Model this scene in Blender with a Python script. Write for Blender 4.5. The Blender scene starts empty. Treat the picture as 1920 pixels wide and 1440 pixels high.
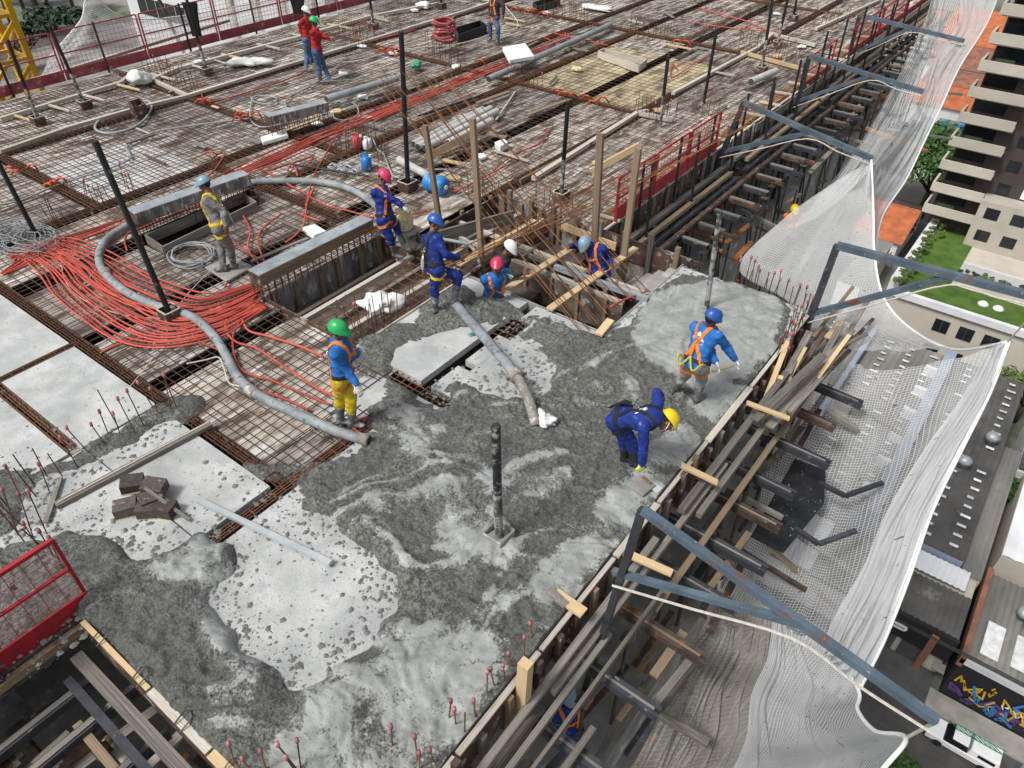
import bpy, math, random, numpy as np
from mathutils import Vector, Matrix, noise
from mathutils.bvhtree import BVHTree
random.seed(7); RNG=np.random.default_rng(7)
S=bpy.context.scene; C=S.collection
# ---------------------------------------------------------------- camera
FPX=1382.1; CAM=Vector((0,0,7.0))
CR=Vector((0.79602958,0.60522082,0.0066828)); CU=Vector((-0.39138023,0.50628617,0.76843727)); CF=Vector((-0.46169083,0.61431431,-0.63989023))
cd=bpy.data.cameras.new('camera'); cam=bpy.data.objects.new('camera',cd); C.objects.link(cam)
cam.matrix_world=Matrix(((CR.x,CU.x,-CF.x,CAM.x),(CR.y,CU.y,-CF.y,CAM.y),(CR.z,CU.z,-CF.z,CAM.z),(0,0,0,1)))
cd.sensor_width=36; cd.lens=36*FPX/1920; cd.clip_end=3000; cd.clip_start=.05; S.camera=cam
# ---------------------------------------------------------------- light
W=bpy.data.worlds.new('World'); S.world=W; W.use_nodes=True; nt=W.node_tree
sky=nt.nodes.new('ShaderNodeTexSky'); sky.sky_type='NISHITA'; sky.sun_disc=False
SEL,SROT=math.radians(55),math.radians(200)
sky.sun_elevation=SEL; sky.sun_rotation=SROT; sky.air_density=1.0; sky.dust_density=3.5; sky.ozone_density=1
hs=nt.nodes.new('ShaderNodeHueSaturation'); hs.inputs['Saturation'].default_value=.25
nt.links.new(sky.outputs[0],hs.inputs['Color']); nt.links.new(hs.outputs[0],nt.nodes['Background'].inputs[0]); nt.nodes['Background'].inputs[1].default_value=.098
sl=bpy.data.lights.new('sun','SUN'); sl.energy=2.1; sl.angle=math.radians(14); sl.color=(1,.97,.93)
so=bpy.data.objects.new('sun',sl); C.objects.link(so); so.rotation_euler=(math.pi/2-SEL,0,math.pi-SROT)
S.view_settings.view_transform='Standard'; S.view_settings.look='None'; S.view_settings.exposure=.5; S.view_settings.gamma=1
S.view_settings.use_curve_mapping=False
S.render.engine='CYCLES'; S.cycles.transparent_max_bounces=24; S.cycles.max_bounces=6
# ---------------------------------------------------------------- helpers
def ray(px,py): return (CF*FPX+CR*(px-960)-CU*(py-720)).normalized()
def P(px,py,z=0.0):
    d=ray(px,py); return CAM+d*((z-CAM.z)/d.z)
def PY(px,py,y):
    d=ray(px,py); return CAM+d*(y/d.y)
def PX(px,py,x):
    d=ray(px,py); return CAM+d*(x/d.x)
def R(a,b): return random.uniform(a,b)
MAT={}
def mat(name,c1,c2=None,scale=4,rough=.8,bump=.15,bscale=None,metal=0,stretch=(1,1,1),rand=.12,spots=None,spots2=None,coords='Position',alpha=None,detail=6,contrast=(.35,.65),spec=.4):
    m=bpy.data.materials.new(name); m.use_nodes=True; t=m.node_tree; n=t.nodes; L=t.links; b=n['Principled BSDF']
    b.inputs['Roughness'].default_value=rough; b.inputs['Metallic'].default_value=metal; b.inputs['Specular IOR Level'].default_value=spec
    c2=c2 or tuple(x*.7 for x in c1)
    if coords=='Position': src=n.new('ShaderNodeNewGeometry').outputs['Position']
    else: src=n.new('ShaderNodeTexCoord').outputs['Object']
    oi=n.new('ShaderNodeObjectInfo'); ml=n.new('ShaderNodeMath'); ml.operation='MULTIPLY'; ml.inputs[1].default_value=37.; L.new(oi.outputs['Random'],ml.inputs[0])
    va=n.new('ShaderNodeVectorMath'); va.operation='ADD'; L.new(src,va.inputs[0]); L.new(ml.outputs[0],va.inputs[1])
    mp=n.new('ShaderNodeMapping'); mp.inputs['Scale'].default_value=stretch; L.new(va.outputs[0],mp.inputs[0])
    def ns(sc,d=detail,r=.6):
        x=n.new('ShaderNodeTexNoise'); x.inputs['Scale'].default_value=sc; x.inputs['Detail'].default_value=d; x.inputs['Roughness'].default_value=r; L.new(mp.outputs[0],x.inputs['Vector']); return x
    def ramp(inp,a,bb,ca,cb):
        r=n.new('ShaderNodeValToRGB'); r.color_ramp.elements[0].position=a; r.color_ramp.elements[1].position=bb
        r.color_ramp.elements[0].color=(*ca,1); r.color_ramp.elements[1].color=(*cb,1); L.new(inp,r.inputs[0]); return r
    n1=ns(scale); col=ramp(n1.outputs[0],contrast[0],contrast[1],c2,c1).outputs[0]
    for sp in (spots,spots2):
        if sp:
            rgb,th,sc=sp; k=ns(sc,5,.65); f=ramp(k.outputs[0],th-.03,th+.05,(0,0,0),(1,1,1))
            mx=n.new('ShaderNodeMix'); mx.data_type='RGBA'; L.new(f.outputs[0],mx.inputs[0]); L.new(col,mx.inputs[6]); mx.inputs[7].default_value=(*rgb,1); col=mx.outputs[2]
    if rand:
        mr=n.new('ShaderNodeMapRange'); mr.inputs[3].default_value=1-rand; mr.inputs[4].default_value=1+rand; L.new(oi.outputs['Random'],mr.inputs[0])
        h=n.new('ShaderNodeHueSaturation'); L.new(col,h.inputs['Color']); L.new(mr.outputs[0],h.inputs['Value']); col=h.outputs[0]
    L.new(col,b.inputs['Base Color'])
    if bump:
        n2=ns(bscale or scale*6,4); bp=n.new('ShaderNodeBump'); bp.inputs['Strength'].default_value=bump; bp.inputs['Distance'].default_value=.02; L.new(n2.outputs[0],bp.inputs['Height']); L.new(bp.outputs[0],b.inputs['Normal'])
    if alpha is not None: b.inputs['Alpha'].default_value=alpha
    MAT[name]=m; return m
mat('ply',(.46,.42,.37),(.10,.072,.055),1.5,.75,.3,60,stretch=(3.4,1,1),rand=.35,spots=((.58,.56,.53),.60,1.1),spots2=((.15,.08,.045),.61,1.7),contrast=(.40,.58),detail=9)
mat('ply_splash',(.30,.29,.28),(.09,.08,.075),4,.8,.3,40,spots=((.5,.49,.48),.57,9),stretch=(1,1,.35))
mat('ply_dark',(.16,.13,.11),(.045,.035,.03),3,.7,.3,40,spots=((.35,.34,.33),.62,5))
mat('form_face',(.13,.075,.055),(.05,.03,.025),3,.6,.2,30,spots=((.40,.38,.36),.60,6))
mat('timber',(.30,.225,.15),(.16,.115,.075),2.5,.8,.3,14,stretch=(1,7,7),coords='Object',rand=.2)
mat('timber_new',(.66,.50,.30),(.50,.35,.19),2.5,.8,.3,14,stretch=(1,7,7),coords='Object',rand=.12)
mat('timber_grey',(.26,.24,.215),(.085,.072,.062),2.5,.85,.4,14,stretch=(1,6,6),coords='Object',rand=.3,spots=((.45,.44,.42),.62,3))
mat('lath_white',(.60,.57,.51),(.33,.28,.22),2.5,.8,.3,14,stretch=(1,5,5),coords='Object',rand=.15)
mat('rust',(.15,.065,.030),(.08,.036,.020),8,.8,.2,40,rand=.3)
mat('rust_orange',(.32,.13,.04),(.18,.07,.025),8,.8,.2,40,rand=.3)
mat('rust_dark',(.11,.065,.045),(.055,.038,.03),8,.8,.1,40,rand=.3)
mat('steel_blue',(.10,.14,.18),(.055,.08,.105),3,.6,.25,30,rand=.1,spots=((.15,.06,.03),.60,3.5),spots2=((.34,.35,.34),.66,14))
mat('steel_dark',(.045,.05,.06),(.025,.028,.034),5,.5,.15,30,rand=.25,spots=((.22,.20,.18),.64,7))
mat('pole_black',(.018,.022,.026),(.010,.012,.015),5,.45,.15,30,rand=.2,spots=((.22,.23,.22),.68,5))
mat('pole_splat',(.10,.10,.095),(.03,.032,.034),4,.7,.3,30,spots=((.34,.35,.33),.50,7))
mat('steel_rusty',(.10,.07,.055),(.04,.03,.028),6,.7,.2,30,rand=.35,spots=((.26,.09,.03),.60,5),spots2=((.36,.35,.33),.66,9))
mat('concrete_dry',(.52,.53,.52),(.31,.325,.32),1.6,.9,.45,30,rand=.04,spots=((.27,.28,.275),.635,11),spots2=((.38,.395,.39),.57,2.2),detail=9)
mat('concrete_old',(.36,.35,.33),(.19,.18,.17),1.5,.9,.35,20,rand=.08,spots=((.5,.5,.48),.62,3))
mat('clod',(.22,.225,.21),(.13,.135,.125),9,.8,.5,60,rand=.2)
mat('red_paint',(.42,.022,.035),(.28,.015,.025),3,.5,.1,20,rand=.1,spots=((.45,.30,.28),.70,9))
mat('red_faded',(.42,.09,.10),(.26,.05,.06),3,.6,.1,20,rand=.1,spots=((.50,.40,.38),.62,4))
mat('conduit',(.52,.085,.055),(.33,.055,.04),3,.55,.1,40,rand=.30,spots=((.22,.12,.10),.66,6))
mat('conduit_new',(.70,.10,.03),(.5,.07,.02),3,.5,.1,40,rand=.1)
mat('hose',(.30,.33,.345),(.17,.19,.20),3,.6,.3,30,spots=((.10,.115,.125),.60,8),rand=.05)
mat('hose_dirty',(.30,.27,.23),(.16,.145,.13),6,.8,.4,30,spots=((.45,.44,.42),.6,9))
mat('pipe_pvc',(.55,.55,.53),(.40,.40,.38),3,.5,.05,20,rand=.08,spots=((.30,.27,.23),.66,5))
mat('hollow_shade',(.06,.06,.06),(.03,.03,.03),3,.9,0)  # near-black paint for the shade inside open pipe ends and sockets
mat('galv',(.42,.45,.47),(.26,.29,.31),3,.45,.15,20,metal=.3,rand=.08,spots=((.18,.2,.2),.64,8))
mat('alu',(.60,.64,.66),(.48,.52,.54),3,.4,.05,20,metal=.3)
mat('white_bag',(.74,.74,.72),(.60,.60,.58),5,.7,.4,12)
mat('foam',(.80,.80,.78),(.7,.7,.68),5,.9,.1,20)
mat('blue_plastic',(.03,.25,.62),(.02,.15,.42),4,.4,.05,20,spots=((.4,.45,.5),.64,6))
mat('yellow_plastic',(.62,.52,.26),(.45,.37,.18),6,.5,.1,20,spots=((.6,.6,.56),.56,7))
mat('red_plastic',(.50,.07,.08),(.3,.04,.05),4,.5,.1,20)
mat('green_plastic',(.05,.30,.18),(.03,.18,.11),4,.5,.1,20)
mat('rope',(.55,.53,.48),(.40,.38,.34),20,.8,.3,80)
mat('wire_grey',(.34,.36,.37),(.22,.24,.25),8,.6,.1,40)
mat('cap_pink',(.50,.19,.20),(.30,.10,.11),6,.6,.05,20,rand=.35)
mat('brick',(.11,.085,.075),(.05,.045,.042),5,.8,.4,30,rand=.3,coords='Object',spots=((.30,.22,.15),.62,3))
mat('black_cloth',(.015,.015,.017),(.01,.01,.01),5,.9,.3,30)
# people
mat('skin',(.20,.095,.055),(.16,.075,.042),10,.55,.05,30,rand=.25)
mat('royal',(.010,.034,.25),(.006,.018,.13),9,.85,.5,26,rand=.08,spots=((.13,.15,.27),.635,13))
mat('azure',(.02,.17,.52),(.010,.085,.30),9,.85,.5,26,rand=.06,spots=((.25,.32,.42),.635,13))
mat('red_cloth',(.40,.02,.025),(.26,.012,.016),9,.85,.5,26,rand=.1)
mat('grey_cloth',(.22,.215,.21),(.15,.145,.14),9,.85,.5,26,rand=.05,spots=((.32,.31,.30),.66,9))
mat('dark_cloth',(.045,.04,.045),(.028,.025,.028),9,.9,.5,26)
mat('yellow_rub',(.68,.50,.02),(.52,.38,.015),9,.45,.5,18,spots=((.34,.31,.22),.60,7))
mat('jeans',(.09,.15,.26),(.05,.09,.17),9,.9,.4,26,spots=((.2,.25,.33),.62,8))
mat('muddy_trousers',(.34,.34,.35),(.20,.205,.215),7,.9,.5,26,spots=((.12,.125,.13),.62,6))
mat('boot',(.16,.165,.165),(.08,.085,.085),8,.6,.3,30,spots=((.33,.34,.33),.56,12))
mat('boot_black',(.03,.032,.035),(.018,.02,.02),8,.5,.2,30,spots=((.25,.25,.24),.66,12))
mat('glove_white',(.68,.68,.63),(.55,.55,.50),12,.9,.2,40)
mat('glove_yellow',(.78,.75,.22),(.68,.63,.15),12,.6,.2,40)
for nm,c in (('helmet_green',(.02,.38,.10)),('helmet_grey',(.22,.33,.43)),('helmet_pink',(.62,.04,.12)),('helmet_blue',(.02,.09,.38)),('helmet_white',(.76,.77,.77)),('helmet_yellow',(.80,.58,.01))):
    mat(nm,c,tuple(x*.85 for x in c),6,.32,.02,20,rand=0,spots=(tuple(.4+.5*x for x in c),.70,16) if nm in('helmet_blue','helmet_grey') else None,spec=.5)
mat('orange_web',(.80,.22,.02),(.65,.17,.02),10,.8,.1,60,rand=.05)
mat('yellow_web',(.72,.52,.02),(.6,.42,.02),10,.8,.1,60,rand=.05)
mat('black_web',(.015,.016,.018),(.01,.01,.01),10,.8,.1,60)
mat('green_web',(.42,.45,.08),(.25,.27,.05),22,.8,.3,60)
mat('hair',(.012,.009,.008),(.008,.006,.005),20,.7,.3,60)
mat('white_print',(.75,.77,.8),(.7,.72,.75),10,.8,0)
mat('eye',(.6,.6,.58),(.5,.5,.5),10,.3,0)
mat('metal_clip',(.55,.55,.55),(.4,.4,.4),10,.3,.05,20,metal=.8)

def link(o,parent=None,label=None,cat=None,group=None,kind=None):
    C.objects.link(o)
    if parent is not None: o.parent=parent
    if label: o['label']=label
    if cat: o['category']=cat
    if group: o['group']=group
    if kind: o['kind']=kind
    return o
def tag(o,label=None,cat=None,group=None,kind=None):
    for k,v in (('label',label),('category',cat),('group',group),('kind',kind)):
        if v: o[k]=v
    return o
def thing(name,loc,label,cat,group=None,rz=0):
    o=bpy.data.objects.new(name,None); o.location=loc; o.rotation_euler=(0,0,rz); o.empty_display_size=.1
    return link(o,None,label,cat,group)
def org(parent):
    if parent is None: return Vector((0,0,0))
    o=Vector(parent.location)
    return o+org(parent.parent) if parent.parent else o
class MB:
    def __init__(s): s.v=[]; s.f=[]
    def add(s,v,f):
        k=len(s.v); s.v+= [tuple(x) for x in v]; s.f+=[tuple(i+k for i in q) for q in f]
    def box(s,lo,hi):
        x0,y0,z0=lo; x1,y1,z1=hi
        s.add([(x0,y0,z0),(x1,y0,z0),(x1,y1,z0),(x0,y1,z0),(x0,y0,z1),(x1,y0,z1),(x1,y1,z1),(x0,y1,z1)],
              [(0,3,2,1),(4,5,6,7),(0,1,5,4),(1,2,6,5),(2,3,7,6),(3,0,4,7)])
    def beam(s,a,b,w,h,up=(0,0,1)):
        a=Vector(a); b=Vector(b); d=(b-a).normalized(); up=Vector(up)
        if abs(d.dot(up))>.98: up=Vector((1,0,0))
        sx=d.cross(up).normalized()*w/2; sz=sx.cross(d).normalized()*h/2
        q=[]
        for p in (a,b): q+=[p-sx-sz,p+sx-sz,p+sx+sz,p-sx+sz]
        s.add(q,[(0,1,2,3),(7,6,5,4),(0,4,5,1),(1,5,6,2),(2,6,7,3),(3,7,4,0)])
    def tube(s,pts,r,n=8,caps=True,up=(0,0,1)):
        pts=[Vector(p) for p in pts]; m=len(pts); rr=r if hasattr(r,'__len__') else [r]*m
        prev=None; rings=[]
        for i,p in enumerate(pts):
            d=(pts[min(i+1,m-1)]-pts[max(i-1,0)])
            d=d.normalized() if d.length>1e-9 else Vector((0,0,1))
            if prev is None:
                u=Vector(up); 
                if abs(d.dot(u))>.95: u=Vector((1,0,0))
                x=d.cross(u).normalized()
            else:
                x=(prev-d*prev.dot(d)); x=x.normalized() if x.length>1e-6 else d.cross(Vector(up)).normalized()
            prev=x; y=d.cross(x); ri=rr[i]
            rx,ry=(ri if hasattr(ri,'__len__') else (ri,ri))
            rings.append([p+x*rx*math.cos(2*math.pi*k/n)+y*ry*math.sin(2*math.pi*k/n) for k in range(n)])
        v=[q for r_ in rings for q in r_]; f=[]
        for i in range(m-1):
            for k in range(n):
                a=i*n+k; b=i*n+(k+1)%n; f.append((a,b,b+n,a+n))
        if caps: f.append(tuple(range(n-1,-1,-1))); f.append(tuple((m-1)*n+k for k in range(n)))
        s.add(v,f)
    def prism(s,poly,z0,z1):
        n=len(poly); s.add([(p[0],p[1],z0) for p in poly]+[(p[0],p[1],z1) for p in poly],
          [tuple(range(n-1,-1,-1)),tuple(range(n,2*n))]+[(i,(i+1)%n,n+(i+1)%n,n+i) for i in range(n)])
    def lathe(s,prof,n=16,M=None,half=None):
        v=[]; 
        for r,z in prof:
            for k in range(n):
                a=2*math.pi*k/n; p=Vector((r*math.cos(a),r*math.sin(a),z)); v.append(M@p if M else p)
        f=[]
        for i in range(len(prof)-1):
            for k in range(n): f.append((i*n+k,i*n+(k+1)%n,(i+1)*n+(k+1)%n,(i+1)*n+k))
        if prof[0][0]>1e-4: f.append(tuple(range(n-1,-1,-1)))
        if prof[-1][0]>1e-4: f.append(tuple((len(prof)-1)*n+k for k in range(n)))
        s.add(v,f)
    def ell(s,c,rad,M=None,nu=12,nv=8):
        c=Vector(c); M=M or Matrix.Identity(3); v=[]
        for i in range(nv+1):
            t=math.pi*i/nv
            for k in range(nu):
                a=2*math.pi*k/nu; v.append(c+M@Vector((rad[0]*math.sin(t)*math.cos(a),rad[1]*math.sin(t)*math.sin(a),rad[2]*math.cos(t))))
        f=[]
        for i in range(nv):
            for k in range(nu): f.append((i*nu+k,(i+1)*nu+k,(i+1)*nu+(k+1)%nu,i*nu+(k+1)%nu))
        s.add(v,f)
    def grid(s,fn,nu,nv):
        v=[fn(i/nu,j/nv) for i in range(nu+1) for j in range(nv+1)]
        s.add(v,[(i*(nv+1)+j,(i+1)*(nv+1)+j,(i+1)*(nv+1)+j+1,i*(nv+1)+j+1) for i in range(nu) for j in range(nv)])
    def mesh(s,name,mats,o=Vector((0,0,0)),smooth=False):
        me=bpy.data.meshes.new(name); me.from_pydata([(v[0]-o.x,v[1]-o.y,v[2]-o.z) for v in s.v],[],s.f)
        for m in (mats if isinstance(mats,(list,tuple)) else [mats]): me.materials.append(MAT[m] if isinstance(m,str) else m)
        if smooth: me.polygons.foreach_set('use_smooth',[True]*len(me.polygons))
        me.update(); return me
    def build(s,name,mats,parent=None,smooth=False,**kw):
        o=bpy.data.objects.new(name,s.mesh(name,mats,org(parent),smooth)); return link(o,parent,**kw)
def cr(pts,k=6):
    pts=[Vector(p) for p in pts]; out=[]; n=len(pts)
    for i in range(n-1):
        a,b,c,d=pts[max(i-1,0)],pts[i],pts[i+1],pts[min(i+2,n-1)]
        for j in range(k):
            t=j/k; out.append(.5*((2*b)+(c-a)*t+(2*a-5*b+4*c-d)*t*t+(3*b-a-3*c+d)*t**3))
    out.append(pts[-1]); return out
UNIT={}
def unit(m,shape='box'):
    if (m,shape) not in UNIT:
        b=MB()
        if shape=='box': b.box((-.5,-.5,-.5),(.5,.5,.5))
        elif shape=='rod': b.tube([(-.5,0,0),(.5,0,0)],.5,8)
        elif shape=='ang':   # C channel
            b.box((-.5,-.5,-.5),(.5,.5,-.38)); b.box((-.5,-.5,.38),(.5,.5,.5)); b.box((-.5,-.5,-.378),(.5,-.38,.378))
        UNIT[(m,shape)]=b.mesh('piece_'+m,m,smooth=(shape=='rod'))
    return UNIT[(m,shape)]
def bar(name,a,b,w,h,m,parent=None,up=(0,0,1),shape='box',**kw):
    a=Vector(a); b=Vector(b); d=b-a; L_=d.length; d.normalize(); up=Vector(up)
    if abs(d.dot(up))>.98: up=Vector((0,1,0))
    y=up.cross(d).normalized(); z=d.cross(y)
    Mx=Matrix(((d.x,y.x,z.x),(d.y,y.y,z.y),(d.z,y.z,z.z))).to_4x4()@Matrix.Diagonal((L_,w,h,1))
    Mx.translation=(a+b)/2-org(parent)
    o=bpy.data.objects.new(name,unit(m,shape)); o.matrix_local=Mx
    if parent is not None: o.parent=parent; o.matrix_local=Mx
    return link(o,None,**kw)
def plank(name,a,b,w,h,m,label,cat='plank',group=None,**k): return bar(name,a,b,w,h,m,None,label=label,cat=cat,group=group,**k)
# ================================================================ deck structure
mat('ply_washed',(.62,.62,.61),(.30,.28,.26),1.5,.8,.3,60,stretch=(2.5,1,1),rand=.1,contrast=(.38,.55),detail=9)
mat('ply_dusty',(.58,.50,.32),(.22,.17,.11),1.3,.8,.3,60,stretch=(2.5,1,1),rand=.12,contrast=(.38,.58),detail=9)
g=MB(); g.box((-24.2,-9,-.62),(-6.62,37.5,-.5)); g.build('formwork_floor','ply_dark',kind='structure')
LX=[-19.5,-15.2,-13.25,-11.0,-9.1,-6.05]      # beam strips parallel to the long side (x, y0, y1)
XS=[(-19.5,-2,60),(-15.2,-2,60),(-13.25,9.4,24.5),(-11.02,-6,3.3),(-9.15,11.5,60),(-6.05,.9,5.2),(-11.4,24.5,60)]
YS=[(3.33,-24,-6.1),(6.0,-24,-15.2),(11.05,-24,-13.2),(17.72,-22,-9.2),(24.55,-22,-8),(31.5,-22,-7),(8.75,-15.2,-9.9),(2.03,-24,-8.85),(36.2,-22,-7)]
TW=.13
HOLES=[(-9.85,-7.5,5.9,8.72),(-9.0,-6.6,8.72,11.45),(-13.55,-12.75,5.75,8.4)]
def blocked(x0,x1,y0,y1):
    cx,cy=(x0+x1)/2,(y0+y1)/2
    for a,b,c,d in HOLES:
        if x0<b-.02 and x1>a+.02 and y0<d-.02 and y1>c+.02: return True
    return False
def cuts(lo,hi,strips,sp):
    out=[];e=sorted(strips)
    cur=lo
    for s in e:
        if s-TW>cur: out.append((cur,s-TW))
        cur=max(cur,s+TW)
    if hi>cur: out.append((cur,hi))
    return out
deck=thing('plywood_deck',(-15,10,0),'brown stained plywood formwork deck spread under the reinforcement mesh','formwork')
xb=[-23.3,-19.5,-15.2,-13.25,-11.02,-9.15,-6.62]
def strips_y(x0,x1):
    return sorted({y for y,a,b in YS if a<=x0+.3 and b>=x1-.3})
nply=0
# panels by column
cols=[(-23.3,-19.67),(-19.33,-15.37),(-15.03,-13.42),(-13.08,-11.2),(-10.85,-9.32),(-8.98,-6.62)]
holecuts=[5.9,8.72,11.45]
for (x0,x1) in cols:
    ys=strips_y(x0,x1); segs=cuts(-6,37.4,ys,0)
    for (a,b) in segs:
        nx=max(1,round((x1-x0)/1.35)); yy=a
        while yy<b-.05:
            L_=2.44 if b-yy>3.3 else b-yy
            if yy>30: L_=min(b-yy,4.9)
            for hc in ([5.9,8.72,11.45] if x0>-11.3 else [5.75,8.4] if x0>-14 else []):
                if yy+.1<hc<yy+L_-.1: L_=hc-yy
            for i in range(nx):
                px0=x0+(x1-x0)*i/nx; px1=x0+(x1-x0)*(i+1)/nx
                if blocked(px0,px1,yy,yy+L_): 
                    # clip against holes in x
                    for a_,b_,c_,d_ in HOLES:
                        if px0<b_ and px1>a_ and yy<d_-.02 and yy+L_>c_+.02:
                            if a_-px0>.08: px1=a_
                            elif px1-b_>.08: px0=b_
                            else: px1=px0
                    if px1-px0<.08: continue
                zt=R(-.006,.004)
                bar('plywood_sheet',((px0+px1)/2,yy+.006,zt-.012),((px0+px1)/2,yy+L_-.006,zt-.012),px1-px0-.012,.022,('ply_washed' if ((px0+px1)/2+16.9)**2/2.2**2+(yy+L_/2-7.6)**2/2.0**2<1 and random.random()<.75 else 'ply_dusty' if ((px0+px1)/2+11)**2/2.0**2+(yy+L_/2-20.6)**2/2.9**2<1 else 'ply'),deck); nply+=1
            yy+=L_
for yy_ in (3.46,4.30): bar('plywood_sheet',(-6.38,yy_,-.012),(-6.38,yy_+.82,-.012),.46,.022,'ply',deck)

# beam troughs under the strips + cages
def cage(a,b,w=.26,depth=.34,name='rebar_cage',label=None,n=5,m='rust',st=.16,z=.05):
    a=Vector(a);b=Vector(b);d=(b-a);L_=d.length;d.normalize();s=Vector((-d.y,d.x,0)); g=MB()
    for k in range(n):
        o=s*(w*(k/(n-1)-.5)); j=Vector((R(-.01,.01),R(-.01,.01),R(-.01,.012)))
        g.beam(a+o+Vector((0,0,z))+j,b+o+Vector((0,0,z))-j,.014,.014)
        if k%2==0: g.beam(a+o+Vector((0,0,z-depth)),b+o+Vector((0,0,z-depth)),.018,.018)
    k=0
    while k*st<L_:
        c=a+d*(k*st+R(-.03,.03)); q=[c-s*w/2,c+s*w/2]
        g.beam(q[0]+Vector((0,0,z+.012)),q[1]+Vector((0,0,z+.012)),.011,.011)
        g.beam(q[0]+Vector((0,0,z)),q[0]+Vector((0,0,z-depth)),.011,.011)
        g.beam(q[1]+Vector((0,0,z)),q[1]+Vector((0,0,z-depth)),.011,.011); k+=1
    return g.build(name,m,label=label,cat='rebar cage')
def trough(a,b):
    g=MB(); a=Vector(a);b=Vector(b);d=(b-a).normalized();s=Vector((-d.y,d.x,0))
    for sg in(-1,1): g.beam(a+s*sg*(TW-.0)+Vector((0,0,-.27)),b+s*sg*(TW-.0)+Vector((0,0,-.27)),.02,.47)
    return g.build('beam_form','form_face',kind='structure')
places=['nearest the bare concrete','beyond the red conduit bundle','by the left fence','in the far deck','behind the propped pipes','along the pit','toward the far end']
for i,(x,y0,y1) in enumerate(XS):
    yb=min(y1,37); trough((x,y0,0),(x,yb,0))
    cage((x,y0,0),(x,yb,0),w=(.13 if x>-7 or x==-11.02 else .19),n=4,label='long rusty beam cage running up the deck, %s'%['nearest the left fence','second from the left fence','under the red tubes','between the bare slabs','along the right white kerb','disappearing under the pour','at the far middle'][i])
for i,(y,x0,x1) in enumerate(YS):
    trough((max(x0,-23.3),y,0),(x1,y,0))
    cage((max(x0,-23.3),y,0),(x1,y,0),w=(.13 if y<4 else .19),n=4,label='rusty cross beam cage %s'%['in front of the conduit pile','left of the tilted black post','behind the long white board','through the middle of the deck','behind the standing black-shirt worker','far back third row','beside the grey-shirt worker','between the bare concrete panels','farthest row at the back'][i])
# rebar mats: one per bay
def mat_bay(x0,x1,y0,y1,sp,lab,m='rust_dark',z=.035):
    g=MB(); x=x0
    while x<x1:
        j=R(-.02,.02); xx=x+j; segs=[(y0,y1)]
        for a,b,c,d in HOLES[1:]:
            ns=[]
            for (p,q) in segs:
                if a-.02<xx<b+.02 and p<d and q>c:
                    if c>p: ns.append((p,c))
                    if d<q: ns.append((d,q))
                else: ns.append((p,q))
            segs=ns
        for p,q in segs: g.beam((xx,p,z),(xx+R(-.03,.03),q,z+R(-.006,.006)),.010,.010)
        x+=sp*R(.85,1.15)
    y=y0
    while y<y1:
        yy=y+R(-.02,.02); segs=[(x0,x1)]
        for a,b,c,d in HOLES[1:]:
            ns=[]
            for (p,q) in segs:
                if c-.02<yy<d+.02 and p<b and q>a:
                    if a>p: ns.append((p,a))
                    if b<q: ns.append((b,q))
                else: ns.append((p,q))
            segs=ns
        for p,q in segs: g.beam((p,yy,z+.011),(q,yy+R(-.03,.03),z+.011+R(-.004,.008)),.010,.010)
        y+=sp*R(.85,1.15)
    o=g.build('rebar_mat',m,label=lab,cat='rebar mesh',kind='stuff'); return o
bays=[(-23,-19.3,-3,11,'left bay by the fence'),(-23,-19.3,11,24,'far left bay by the fence'),(-19.3,-15.3,3.4,11,'bay with the white wash stain'),(-19.3,-15.3,11,17.6,'bay under the red-shirt men'),
 (-19.3,-13.3,17.8,24.5,'bay under the black-shirt man'),(-15.2,-10,3.45,11,'bay under the conduit bundle'),(-10.3,-6.62,3.4,5.85,'bay around the square pit'),(-15.1,-9.2,11,17.7,'bay under the pvc pipes'),
 (-13.2,-9.2,17.7,24.5,'bay with yellowish sawdust'),(-9,-6.6,11.5,24,'bay along the right red fence'),(-19,-7,24.6,31.4,'far bay'),(-10.3,-9.9,5.85,8.6,'strip beside the box-out'),(-19,-7,31.6,37.2,'farthest bay'),(-15.1,-11.1,-4,3.2,'bay left of the bare panels')]
for i,(a,b,c,d,l) in enumerate(bays[:-1]): mat_bay(a,b,c,d,(.15 if c<11 else .18 if c<17 else .24),'dark steel reinforcement mesh on the %s'%l)
mat_bay(-6.62,-6.12,3.42,5.0,.15,'dark steel mesh strip by the hose mouth at the pour edge')
# ---------------------------------------------------------------- bare cured concrete panels
def npoly(name,pix,m,z1,z0,parent=None,**kw):
    pts=[P(x,y,z1) for x,y in pix]; g=MB(); g.prism([(p.x,p.y) for p in pts],z0,z1); return g.build(name,m,parent,**kw)
pl=[((-16.5,-11.10),(2.15,3.22),'pale bare concrete panel at the left picture edge beside the rebar deck'),
    ((-10.95,-8.72),(2.12,3.22),'pale bare concrete panel behind the slanted row of starter bars'),
    ((-16.5,-8.75),(-6,1.95),'pale bare concrete panel at the far lower left under starter bars'),
    ((-8.68,-6.13),(.79,2.13),'pale bare concrete panel carrying the pile of dark blocks'),
    ((-8.68,-6.2),(2.15,3.2),'pale bare concrete panel beside the timber screed rail')]
for (x0,x1),(y0,y1),lb in pl:
    g=MB(); g.box((x0,y0,-.35),(x1,y1,.06)); g.build('concrete_slab','concrete_dry',label=lb,cat='concrete slab')
g=MB(); g.box((-8.68,-6,-.3),(-6.5,.785,.06)); g.build('concrete_slab','concrete_dry',label='bare slab strip behind the bright red guard fence at lower left',cat='concrete slab')
g=MB()
g.box((-5.95,.78,-.3),(-2.25,5.0,.035)); g.build('concrete_slab','concrete_dry',label='large pale concrete panel in the foreground with wet concrete creeping over it',cat='concrete slab')
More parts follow.
